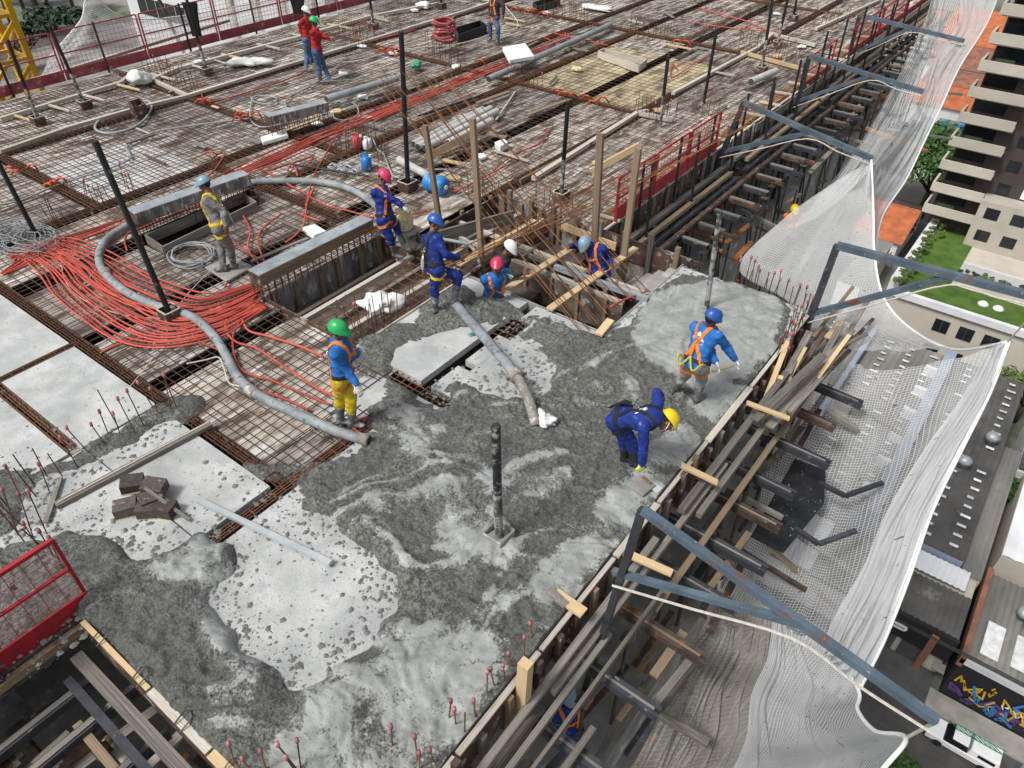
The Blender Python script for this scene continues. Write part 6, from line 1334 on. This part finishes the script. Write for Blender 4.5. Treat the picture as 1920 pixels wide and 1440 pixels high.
# ================================================================ people
NF=CF.copy(); NF.z=0; NF.normalize()
def onray(px,py,parent,L_,sgn):
    d=ray(px,py); oc=CAM-parent; b=oc.dot(d); c=oc.dot(oc)-L_*L_; disc=b*b-c
    if disc<0:
        p=CAM+d*(-b); return parent+(p-parent).normalized()*L_
    q=math.sqrt(disc)
    if isinstance(sgn,Vector): return max((CAM+d*(-b+q),CAM+d*(-b-q)),key=lambda p:(p-parent).dot(sgn))
    return CAM+d*(-b+(q if sgn>0 else -q))
def mid2(px,py,a,b,la,lb,pref=0):
    d=ray(px,py); t0=(a-CAM).dot(d); best=None
    for k in range(-60,61):
        p=CAM+d*(t0+k*.01); e=((p-a).length-la)**2+((p-b).length-lb)**2+pref*k*.00002
        if best is None or e<best[0]: best=(e,p)
    return best[1]
def remesh(mb,vox,smooth_it=3,name='body',mats='skin',disp=0,o=Vector((0,0,0))):
    me=bpy.data.meshes.new('tmp'); me.from_pydata([tuple(Vector(v)-o) for v in mb.v],[],mb.f); ob=bpy.data.objects.new('tmp',me); C.objects.link(ob)
    r=ob.modifiers.new('r','REMESH'); r.mode='VOXEL'; r.voxel_size=vox; s=ob.modifiers.new('s','SMOOTH'); s.iterations=smooth_it; s.factor=.5
    dg=bpy.context.evaluated_depsgraph_get(); ev=ob.evaluated_get(dg); m2=bpy.data.meshes.new_from_object(ev); m2.name=name; bpy.data.objects.remove(ob); bpy.data.meshes.remove(me)
    if disp:
        for v in m2.vertices:
            q=v.co; n=v.normal; w=noise.noise(Vector((q.x*9,q.y*9,q.z*14)))+.6*abs(noise.noise(Vector((q.x*22,q.y*22,q.z*30)))); v.co=q+n*disp*w
    m2.materials.clear()
    for mm_ in (mats if isinstance(mats,list) else [mats]): m2.materials.append(MAT[mm_])
    m2.polygons.foreach_set('use_smooth',[True]*len(m2.polygons)); m2.update(); return m2
def cap(g,pts,rad,n=10): # tapered limb with round ends
    pts=[Vector(p) for p in pts]; g.tube(pts,rad,n)
    for p,r in ((pts[0],rad[0]),(pts[-1],rad[-1])):
        rr_=r if not hasattr(r,'__len__') else max(r); g.ell(p,(rr_,)*3,None,10,6)
def frame(z,y):
    z=z.normalized(); y=(y-z*y.dot(z)).normalized(); x=y.cross(z); return Matrix((x,y,z)).transposed()
def hand(g,w,el,palmn,r=1.0):
    d=(w-el).normalized(); n=(palmn-d*palmn.dot(d)).normalized(); s=d.cross(n)
    g.tube([w-d*.01,w+d*.03,w+d*.09],[(.030*r,.024*r),(.042*r,.020*r),(.042*r,.016*r)],10,up=n)
    for k,(o,L_) in enumerate(((-.032,.070),(-.011,.080),(.011,.076),(.031,.060))):
        a=w+d*.085+s*o; b=a+d*L_*.5+n*.010; c=b+(d*.65+n*.75).normalized()*L_*.55; g.tube([a-d*.02,a,b,c],[.0105*r]*3+[.008*r],6)
    a=w+d*.03+s*-.035; b=a+(d*.6-s*.7).normalized()*.04; c=b+(d*.85+n*.35).normalized()*.035; g.tube([a+s*.015,a,b,c],[.014*r,.013*r,.0115*r,.009*r],6)
def person(lab,sp,shirt,trousers,helmet,boots='boot',gloves=None,short=False,harness=None,print_=False,skin='skin',hcol=None):
    z=sp.get('z',.05); S_=sp.get('s',1.0)
    fl=sp['fl'];fr=sp['fr']; AL=P(fl[0],fl[1],z+.09+(fl[2] if len(fl)>2 else 0)); AR=P(fr[0],fr[1],z+.09+(fr[2] if len(fr)>2 else 0)); mid=(AL+AR)/2
    if 'mid' in sp: mid=P(sp['mid'][0],sp['mid'][1],z+.09)
    d=ray(*sp['pel']); pel=CAM+d*(((mid+NF*sp.get('off',0))-CAM).dot(NF)/d.dot(NF))
    if 'ph' in sp: # fixed pelvis height
        pel=P(sp['pel'][0],sp['pel'][1],z+sp['ph'])
    F=Vector((*sp['face'],0)).normalized(); Z=Vector((0,0,1))
    neck=onray(*sp['neck'],pel,.50*S_,sp.get('ns',Vector((0,0,1))+F*.25)) if not sp.get('nz') else P(*sp['neck'],z+sp['nz'])
    sv=(neck-pel).normalized(); 
    right=F.cross(Z).normalized(); 
    if 'right' in sp: right=Vector(sp['right']).normalized()
    right=(right-sv*right.dot(sv)).normalized(); front=sv.cross(right)*-1; front=right.cross(sv)*-1 if right.cross(sv).dot(F)<0 else right.cross(sv)
    HF=Vector(sp.get('hface',(*sp['face'],-.25))).normalized()
    hd=onray(*sp['head'],neck,.20*S_,sp.get('hs',Vector((0,0,1))+F*.3)); up=(hd-neck).normalized()*.5+Z*.5; up=(up-HF*up.dot(HF)).normalized(); Hm=frame(up,HF)
    W_=.185*S_
    SR=neck+right*W_-sv*.055; SL=neck-right*W_-sv*.055; HR=pel+right*.095-sv*.03; HL=pel-right*.095-sv*.03
    arms={}
    for k,Sh in (('r',SR),('l',SL)):
        e=sp['e'+k]; w=sp['w'+k]; E_=onray(e[0],e[1],Sh,.29*S_,sp.get('ue'+k,F*.35-Z)); Wr=onray(w[0],w[1],E_,.255*S_,sp.get('uw'+k,F*.9-Z*.4)); arms[k]=(Sh,E_,Wr)
    legs={}
    for k,Hh,A in (('r',HR,AR),('l',HL,AL)):
        kp=sp['k'+k]; K=mid2(kp[0],kp[1],Hh,A,.43*S_,.42*S_,0)
        t_=frame(Z,Vector((*sp.get('t'+k,sp['face']),0))); legs[k]=(Hh,K,A,Vector((*sp.get('t'+k,sp['face']),0)).normalized())
    o=Vector((mid.x,mid.y,z)); root=thing('person',o,lab,'person')
    print('PERSON',lab[:40],'torso z',round(pel.z,2),round(neck.z,2),'hip-ankle',[round((legs[k][0]-legs[k][2]).length,2) for k in 'rl'])
    LGF.append((lab[:30],round(pel.z-z,2),round(neck.z-z,2),round(hd.z-z,2),round(arms['r'][2].z-z,2),round(arms['l'][2].z-z,2),[round((legs[k][0]-legs[k][2]).length,2) for k in 'rl'],'lean',round((neck-pel).xy.length,2)))
    def torso(g,x=1.0,mode='body'):
        wa=pel.lerp(neck,.38)+front*.0; ch=pel.lerp(neck,.72)+front*.015
        M0=Matrix((right,front,sv)).transposed()
        g.ell(pel+sv*.02,(.160*x,.125*x,.13*x),M0,16,10); g.ell(wa,(.142*x,.108*x,.20*x),M0,16,10); g.ell(ch,(.168*x,.120*x,.19*x),M0,16,10)
        g.ell(neck-sv*.06,(.175*x,.085*x,.075*x),M0,16,10)
        for Sh in (SR,SL): g.ell(Sh,(.068*x,.066*x,.066*x),M0,12,8)
    def arm(g,a,x=1.0,to=1.0,r_add=0):
        Sh,E_,Wr=a; E2=E_; g.tube([Sh,Sh.lerp(E_,.5),E_],[(.055*x+r_add),(.050*x+r_add),(.041*x+r_add)],10); g.ell(E_,(.041*x+r_add,)*3,None,10,6)
        We=E_.lerp(Wr,to); g.tube([E_,E_.lerp(We,.4),We],[(.041*x+r_add),(.041*x+r_add),(.029*x+r_add)],10); g.ell(We,(.029*x+r_add,)*3,None,10,6)
    def leg(g,l,x=1.0,to=1.0,r_add=0):
        Hh,K,A,_=l; g.tube([Hh+sv*.03,Hh.lerp(K,.35),K],[(.092*x+r_add),(.084*x+r_add),(.060*x+r_add)],12); g.ell(Hh,(.095*x+r_add,)*3,None,12,8); g.ell(K,(.060*x+r_add,)*3,None,10,6)
        Ae=K.lerp(A,to); g.tube([K,K.lerp(Ae,.35),Ae],[(.058*x+r_add),(.058*x+r_add),(.040*x+r_add)],12); g.ell(Ae,(.040*x+r_add,)*3,None,10,6)
    # body
    g=MB(); torso(g,.93); 
    for k in 'rl': arm(g,arms[k],.95); leg(g,legs[k],.92)
    g.tube([neck-sv*.04,neck.lerp(hd,.6)],[.058,.054],12)
    g.ell(hd+Hm@Vector((0,-.005,.02)),(.074,.092,.100),Hm,18,12); g.ell(hd+Hm@Vector((0,.028,-.055)),(.054,.060,.062),Hm,14,8)
    g.tube([hd+Hm@Vector((0,.088,.012)),hd+Hm@Vector((0,.112,-.022)),hd+Hm@Vector((0,.094,-.034))],[.011,.017,.013],8)
    for s in(-1,1):
        g.ell(hd+Hm@Vector((s*.077,-.002,-.01)),(.010,.020,.030),Hm,8,6); g.ell(hd+Hm@Vector((s*.040,.068,-.03)),(.020,.018,.020),Hm,8,6)
    g.ell(hd+Hm@Vector((0,.090,-.062)),(.024,.010,.010),Hm,8,6); g.ell(hd+Hm@Vector((0,.076,-.095)),(.026,.022,.020),Hm,8,6)
    for k in 'rl': 
        pn=(pel-arms[k][2]); hand(g,arms[k][2],arms[k][1],pn,.95)
    for k in 'rl':
        A=legs[k][2]; tf=legs[k][3]; g.tube([A,A-Z*.04+tf*.03,A-Z*.06+tf*.14],[.036,.036,.026],8)
    me=remesh(g,.0115,2,'body',skin,0,o); link(bpy.data.objects.new('body',me),root)
    # face bits
    g=MB()
    for s in(-1,1): g.ell(hd+Hm@Vector((s*.031,.081,.010)),(.012,.008,.007),Hm,8,6)
    g.build('eyes','eye',root,smooth=True)
    g=MB()
    for s in(-1,1): g.ell(hd+Hm@Vector((s*.031,.0885,.010)),(.0055,.003,.0055),Hm,8,6); g.tube([hd+Hm@Vector((s*.016,.092,.027)),hd+Hm@Vector((s*.048,.083,.027))],.005,6)
    g.tube([hd+Hm@Vector((-.02,.0985,-.062)),hd+Hm@Vector((.02,.0985,-.062))],.003,5)
    g.build('brows_and_mouth','hair',root,smooth=True)
    g=MB(); 
    g.ell(hd+Hm@Vector((0,-.022,.025)),(.079,.086,.092),Hm,14,10); link(bpy.data.objects.new('hair',remesh(g,.014,1,'hair','hair',0,o)),root)
    # clothes
    g=MB(); torso(g,1.19)
    for k in 'rl': arm(g,arms[k],1.12,.96,.014)
    g.tube([neck-sv*.06,neck+sv*.02],[(.085,.08),(.062,.062)],12)
    if short:
        pass
    shm=remesh(g,.016,2,'shirt',shirt,.017,o); so_=link(bpy.data.objects.new('shirt',shm),root)
    g=MB(); M0=Matrix((right,front,sv)).transposed(); g.ell(pel-sv*.0,(.172,.138,.12),M0,16,10)
    for k in 'rl': leg(g,legs[k],1.06,.60 if boots!='shoe' else .95,.014)
    trm=remesh(g,.016,2,'trousers',trousers,.017,o); to_=link(bpy.data.objects.new('trousers',trm),root)
    for k in 'rl':
        Hh,K,A,tf=legs[k]; g=MB(); u=(K-A).normalized(); top=A.lerp(K,.62 if boots!='shoe' else .1)
        g.tube([top,A.lerp(K,.2),A,A-Z*.02+tf*.01],[.072 if boots!='shoe' else .055,.058,.052,.056],12); g.tube([A-tf*.06-Z*.045,A+tf*.03-Z*.04,A+tf*.12-Z*.05,A+tf*.17-Z*.055],[(.045,.042),(.050,.050),(.050,.036),(.032,.026)],12); g.ell(A-Z*.03,(.052,.052,.05),None,10,6)
        bm_=remesh(g,.014,1,'boot','boot' if boots=='shoe' else boots,.003,o); link(bpy.data.objects.new('boot',bm_),root)
    if gloves:
        for k in 'rl':
            g=MB(); Sh,E_,Wr=arms[k]; hand(g,Wr,E_,pel-Wr,1.28); d_=(Wr-E_).normalized(); g.tube([Wr-d_*.07,Wr+d_*.02],[.043,.036],10)
            link(bpy.data.objects.new('glove',remesh(g,.008,1,'glove',gloves,.0,o)),root)
    # helmet
    if helmet:
        hm=bpy.data.objects.new('helmet',None)
        g=MB(); T=Matrix.Translation(hd+Hm@Vector((0,-.008,.045)))@Hm.to_4x4(); nu=24; prof=[(0,.112),(.3,.109),(.55,.099),(.78,.077),(.93,.045),(1.0,.008),(1.03,-.008),(.97,-.012)]
        v=[];nv=len(prof)
        for r_,zz in prof:
            for k in range(nu):
                a=2*math.pi*k/nu; x=.108*r_*math.cos(a); y=.129*r_*math.sin(a)
                ridge=.007*math.exp(-(x/.012)**2)*(1 if zz>.03 else 0)+.004*math.exp(-((abs(x)-.035)/.010)**2)*(1 if zz>.05 else 0)
                if zz<.012:
                    fr_=max(0,math.sin(a))**3; x*=1.02; y+=fr_*.055*(1 if zz<0 else .85); zz2=zz-fr_*.018
                else: zz2=zz+ridge
                v.append(T@Vector((x,y,zz2)))
        f=[(i*nu+k,(i+1)*nu+k,(i+1)*nu+(k+1)%nu,i*nu+(k+1)%nu) for i in range(nv-1) for k in range(nu)]; g.add(v,f); ho=g.build('helmet',helmet,root,smooth=True)
        bpy.data.objects.remove(hm)
        g=MB(); g.tube([T@Vector((.10*math.cos(a),.118*math.sin(a),-.018)) for a in np.linspace(-math.pi,math.pi,24)],[(.010,.004)]*24,6); g.build('headband','black_web' if helmet!='helmet_white' else 'white_print',ho)
        g=MB()
        for s in(-1,1): g.tube(cr([hd+Hm@Vector((s*.085,.0,.03)),hd+Hm@Vector((s*.070,.045,-.06)),hd+Hm@Vector((0,.06,-.115))],4),.005,5)
        g.build('chin_strap','black_web' if helmet!='helmet_yellow' else 'white_print',ho)
    bv=BVHTree.FromPolygons([v.co+o for v in shm.vertices],[tuple(p.vertices) for p in shm.polygons]); bt=BVHTree.FromPolygons([v.co+o for v in trm.vertices],[tuple(p.vertices) for p in trm.polygons])
    T0=lambda x,y,h: pel+right*x+front*y+sv*h
    def strap(nm,pts,m,w=.045,tree=bv,par=None,thick=.009,closed=False,k=5):
        pts=cr(pts,k); q=[]
        for p in pts:
            h=tree.find_nearest(p); q.append((h[0]+h[1]*.010,h[1]))
        g=MB(); n_=len(q); v=[]
        for i,(p,nn) in enumerate(q):
            t_=(q[min(i+1,n_-1)][0]-q[max(i-1,0)][0]).normalized(); s=t_.cross(nn).normalized()*w/2; v+=[p-s,p+s,p+s-nn*thick,p-s-nn*thick]
        f=[]
        for i in range(n_-1):
            a=i*4
            for e in range(4): f.append((a+e,a+(e+1)%4,a+4+(e+1)%4,a+4+e))
        g.add(v,f); return g.build(nm,m,par or hn)
    if harness:
        hn=bpy.data.objects.new('harness',None); hn.location=(0,0,0); link(hn,root)
        wb,leg_m,mode=harness
        for s in(-1,1):
            strap('shoulder_strap',[T0(s*.02,-.16,.28),T0(s*.06,-.15,.40),T0(s*.10,-.10,.50),T0(s*.11,.0,.56),T0(s*.10,.12,.45),T0(s*.09,.16,.30),T0(s*.12,.14,.12),T0(s*.15,.08,.02)],wb)
            strap('back_strap',[T0(s*.01,-.16,.30),T0(s*.07,-.16,.18),T0(s*.14,-.12,.06),T0(s*.17,-.05,.0)],wb)
            Hh,K,A,_=legs['r' if s>0 else 'l']; ax=(K-Hh).normalized(); c=Hh.lerp(K,.28); e1=ax.cross(front).normalized(); e2=ax.cross(e1)
            pts=[c+(e1*math.cos(a)+e2*math.sin(a))*.14 for a in np.linspace(0,2*math.pi,9)]; strap('leg_strap',pts,leg_m,.045,bt)
        pts=[T0(.2*math.cos(a),.17*math.sin(a),.05) for a in np.linspace(0,2*math.pi,13)]; strap('waist_belt',pts,'black_web' if mode!='y' else wb,.05)
        strap('chest_strap',[T0(-.10,.17,.30),T0(0,.19,.30),T0(.10,.17,.30)],wb,.035)
        h=bv.find_nearest(T0(0,-.18,.30)); g=MB(); g.tube(cr([h[0]+h[1]*.02+sv*.04,h[0]+h[1]*.03+right*.03,h[0]+h[1]*.02-sv*.04,h[0]+h[1]*.03-right*.03,h[0]+h[1]*.02+sv*.04],4),.006,6); g.build('d_ring','metal_clip',hn)
        b0=h[0]+h[1]*.03
        if mode=='lan':  # lanyard down the back, green-yellow Y with orange absorber
            g=MB(); g.beam(b0-sv*.06,b0-sv*.20+h[1]*.01,.045,.03,h[1]); g.build('shock_pack','orange_web',hn); q=b0-sv*.22+h[1]*.0; g=MB()
            for s in(-1,1): 
                pts=[q,q-sv*.10+right*s*.06+h[1]*.03,q-sv*.15+right*s*.13+h[1]*.04,q-sv*.06+right*s*.20,T0(s*.19,-.04,.02)]; g.tube(cr(pts,5),.017,6)
            g.build('lanyard','green_web',hn,smooth=True)
        if mode in('blk','y'):
            g=MB(); q=T0(-.02 if mode=='blk' else .02,-.19,.24)
            for j in range(4): g.tube(cr([q,q-sv*.10-front*.03+right*(j-1.5)*.02,q-sv*(.26+.02*j)-front*.05-Z*.12*(mode=='blk'),q-sv*.14-front*.03+right*.03,q],4),.008,5)
            g.build('lanyard','black_web' if mode=='blk' else 'metal_clip',hn,smooth=True)
    if print_:
        # white emblem and lettering across the upper back, pressed onto the cloth
        def press(vs,fs,nm):
            v=[];
            for (x,y) in vs:
                p=T0(x,-.30,y); h=bv.ray_cast(p,front,1.0); 
                q=h[0]+h[1]*.005 if h[0] is not None else T0(x,-.15,y); v.append(q)
            g=MB(); g.add(v,fs); g.build(nm,'white_print',so_)
        vs=[];fs=[]
        for k,(a,L_) in enumerate(((-.9,.05),(-.45,.065),(0,.075),(.45,.065),(.9,.05))):
            b=len(vs); cx_,cy_=.0,.375; dx,dy=math.sin(a),math.cos(a); nx,ny=-dy,dx; n_=5
            for i in range(n_+1):
                t=i/n_; wd=.011*math.sin(math.pi*min(1,t*.9+.12)); vs+= [(cx_+dx*L_*t+nx*wd,cy_+dy*L_*t+ny*wd),(cx_+dx*L_*t-nx*wd,cy_+dy*L_*t-ny*wd)]
            fs+=[(b+2*i,b+2*i+1,b+2*i+3,b+2*i+2) for i in range(n_)]
        press(vs,fs,'back_emblem')
        cu=bpy.data.curves.new('t','FONT'); cu.body='NOVA'; cu.size=.062; cu.align_x='CENTER'; cu.offset=.0022; to=bpy.data.objects.new('t',cu); C.objects.link(to); dg=bpy.context.evaluated_depsgraph_get(); tm=bpy.data.meshes.new_from_object(to.evaluated_get(dg)); bpy.data.objects.remove(to)
        press([(v.co.x,v.co.y+.315) for v in tm.vertices],[tuple(p.vertices) for p in tm.polygons],'back_lettering')
    return root,dict(arms=arms,pel=pel,neck=neck,hd=hd)
LGF=[]
rdir=(.796,.605); ldir=(-.796,-.605); cdir=(.6,-.8)
person('worker in green helmet, bright blue shirt and yellow rubber trousers holding the hose cord',dict(fl=(660,792),fr=(638,786),pel=(640,700),neck=(634,640),head=(634,620),face=(.796,.605),hface=(.85,.3,-.25),er=(650,690,-1),wr=(671,728,-1),el=(660,672,-1),wl=(673,657,-1),kr=(637,745),kl=(658,750),off=0),'azure','yellow_rub','helmet_green',gloves='glove_white',harness=('orange_web','orange_web','n'))
person('worker in grey-blue helmet and grey work suit standing on the square plate',dict(z=.1,fl=(438,495),fr=(418,500),pel=(412,424),neck=(389,356),head=(381,340),face=(-.75,-.65),hface=(-.7,-.65,-.4),el=(424,397,-1),wl=(425,432,-1),er=(392,400,1),wr=(404,436,-1),kr=(414,462),kl=(430,462)),'grey_cloth','grey_cloth','helmet_grey',harness=('yellow_web','yellow_web','y'))
person('worker in pink helmet and royal blue suit working the yellow vibrator motor',dict(fl=(758,462),fr=(741,474),off=-.1,pel=(722,408),neck=(712,346),head=(720,326),face=(.8,.2),hface=(.8,.1,-.55),er=(736,372,-1),wr=(757,388,-1),el=(733,372,1),wl=(760,388,1),kr=(731,446),kl=(743,424)),'royal','royal','helmet_pink',gloves='glove_white',harness=('orange_web','orange_web','n'))
person('worker in royal blue suit seen from behind stepping on the pit corner',dict(fl=(852,560,.12),fr=(816,578),pel=(815,502),neck=(808,436),head=(815,418),face=(.3,.9),hface=(.9,.3,-.3),er=(838,480,-1),wr=(860,484,1),el=(812,470,1),wl=(840,482,1),kr=(815,540),kl=(860,516),mid=(818,575)),'royal','royal','helmet_blue',harness=('black_web','yellow_web','y'))
person('smiling worker in pink helmet and bright blue shirt waist deep in the pit',dict(z=-.85,fl=(925,585),fr=(938,590),pel=(927,552),neck=(929,514),head=(931,500),ph=.86,nz=1.42,face=(.9,-.5),hface=(.55,-.8,.15),er=(915,540,-1),wr=(945,547,-1),el=(945,528,-1),wl=(955,520,-1),kr=(925,570),kl=(935,570)),'azure','jeans','helmet_pink',gloves='glove_white',harness=('orange_web','orange_web','n'))
person('worker in white helmet and dark long shirt leaning in the pit behind the smiling one',dict(z=-.85,fl=(935,565),fr=(950,570),pel=(930,528),neck=(943,482),head=(955,466),ph=.85,nz=1.36,face=(.9,.3),hface=(.85,-.1,-.5),er=(950,518,-1),wr=(985,512,-1),el=(965,478,1),wl=(975,482,-1),kr=(940,550),kl=(945,550)),'dark_cloth','dark_cloth','helmet_white')
person('worker in royal blue suit bending head down over the pit planks',dict(z=-.85,fl=(1118,560),fr=(1108,565),pel=(1124,510),neck=(1112,462),head=(1098,458),hs=Vector((.3,-.9,-.2)),ph=.9,nz=1.36,face=(.1,-1),hface=(.1,-.8,-.75),er=(1082,458,-1),wr=(1070,462,-1),el=(1138,475,-1),wl=(1146,494,-1),kr=(1110,535),kl=(1120,535)),'royal','royal','helmet_grey',harness=('orange_web','orange_web','n'))
person('worker in bright blue shirt and orange harness seen from behind shovelling wet concrete',dict(fl=(1262,728),fr=(1308,744),off=-.2,pel=(1305,680),neck=(1326,614),head=(1334,598),face=(.35,.95),hface=(.5,.8,-.45),er=(1361,648,-1),wr=(1378,674,1),el=(1330,655,1),wl=(1345,684,1),kr=(1316,708),kl=(1284,704),tl=(.2,.9)),'azure','muddy_trousers','helmet_blue',boots='boot',gloves='glove_white',harness=('orange_web','orange_web','lan'),print_=True)
person('worker in yellow helmet and gloves bending deep over the fresh concrete',dict(fl=(1172,855),fr=(1189,866),pel=(1163,782),neck=(1228,782),head=(1250,790),face=(.95,.25),hface=(.75,.1,-.75),hs=Vector((.7,.2,-.3)),ns=Vector((.8,.3,.25)),uel=Vector((-.2,.6,.6)),uer=Vector((0,0,-1)),uwr=Vector((0,0,-1)),uwl=Vector((.3,.2,-.6)),right=(.5,-.75,.2),er=(1206,840,-1),wr=(1203,870,-1),el=(1232,735,1),wl=(1240,748,-1),kr=(1184,826),kl=(1168,822)),'royal','royal','helmet_yellow',boots='boot_black',gloves='glove_yellow',harness=('black_web','black_web','blk'),print_=True)
person('worker in white helmet and red shirt standing behind his green helmet colleague',dict(fl=(585,116),fr=(574,128),pel=(577,72),neck=(572,26),head=(573,12),face=(.6,.2),er=(562,48,-1),wr=(568,70,-1),el=(588,48,1),wl=(592,66,-1),kr=(575,100),kl=(583,96)),'red_cloth','jeans','helmet_white',boots='shoe')
person('worker in green helmet, red shirt and jeans reaching out at the top left',dict(fl=(617,148),fr=(600,149),pel=(594,94),neck=(589,48),head=(587,34),face=(.8,.4),er=(604,66,-1),wr=(620,74,1),el=(594,70,1),wl=(612,72,1),kr=(597,122),kl=(606,120)),'red_cloth','jeans','helmet_green',boots='shoe')
person('man in black shirt and jeans cut off by the top edge',dict(fl=(920,70),fr=(934,76),pel=(928,30),neck=(930,-12),head=(931,-30),face=(-.2,-.9),er=(918,12,-1),wr=(920,30,-1),el=(944,10,1),wl=(944,32,1),kr=(934,52),kl=(918,44)),'dark_cloth','jeans','helmet_white',boots='shoe',harness=('orange_web','orange_web','n'))
person('worker in dark blue suit half hidden below the front rim',dict(z=-2.96,fl=(1085,1400),fr=(1075,1405),pel=(1065,1375),neck=(1062,1320),head=(1062,1300),ph=.9,nz=1.36,face=(.8,-.5),er=(1050,1340,-1),wr=(1075,1345,-1),el=(1080,1340,-1),wl=(1085,1350,-1),kr=(1070,1390),kl=(1080,1385)),'royal','royal','helmet_grey',harness=('orange_web','orange_web','n'))
person('tiny worker with yellow helmet down among the props under the far deck edge',dict(z=-2.96,fl=(1488,455),fr=(1483,457),pel=(1486,425),neck=(1489,402),head=(1490,395),ph=.92,nz=1.42,face=(.5,-.8),er=(1480,415,-1),wr=(1482,426,-1),el=(1495,415,1),wl=(1494,426,-1),kr=(1485,440),kl=(1488,440)),'orange_web','dark_cloth','helmet_yellow')
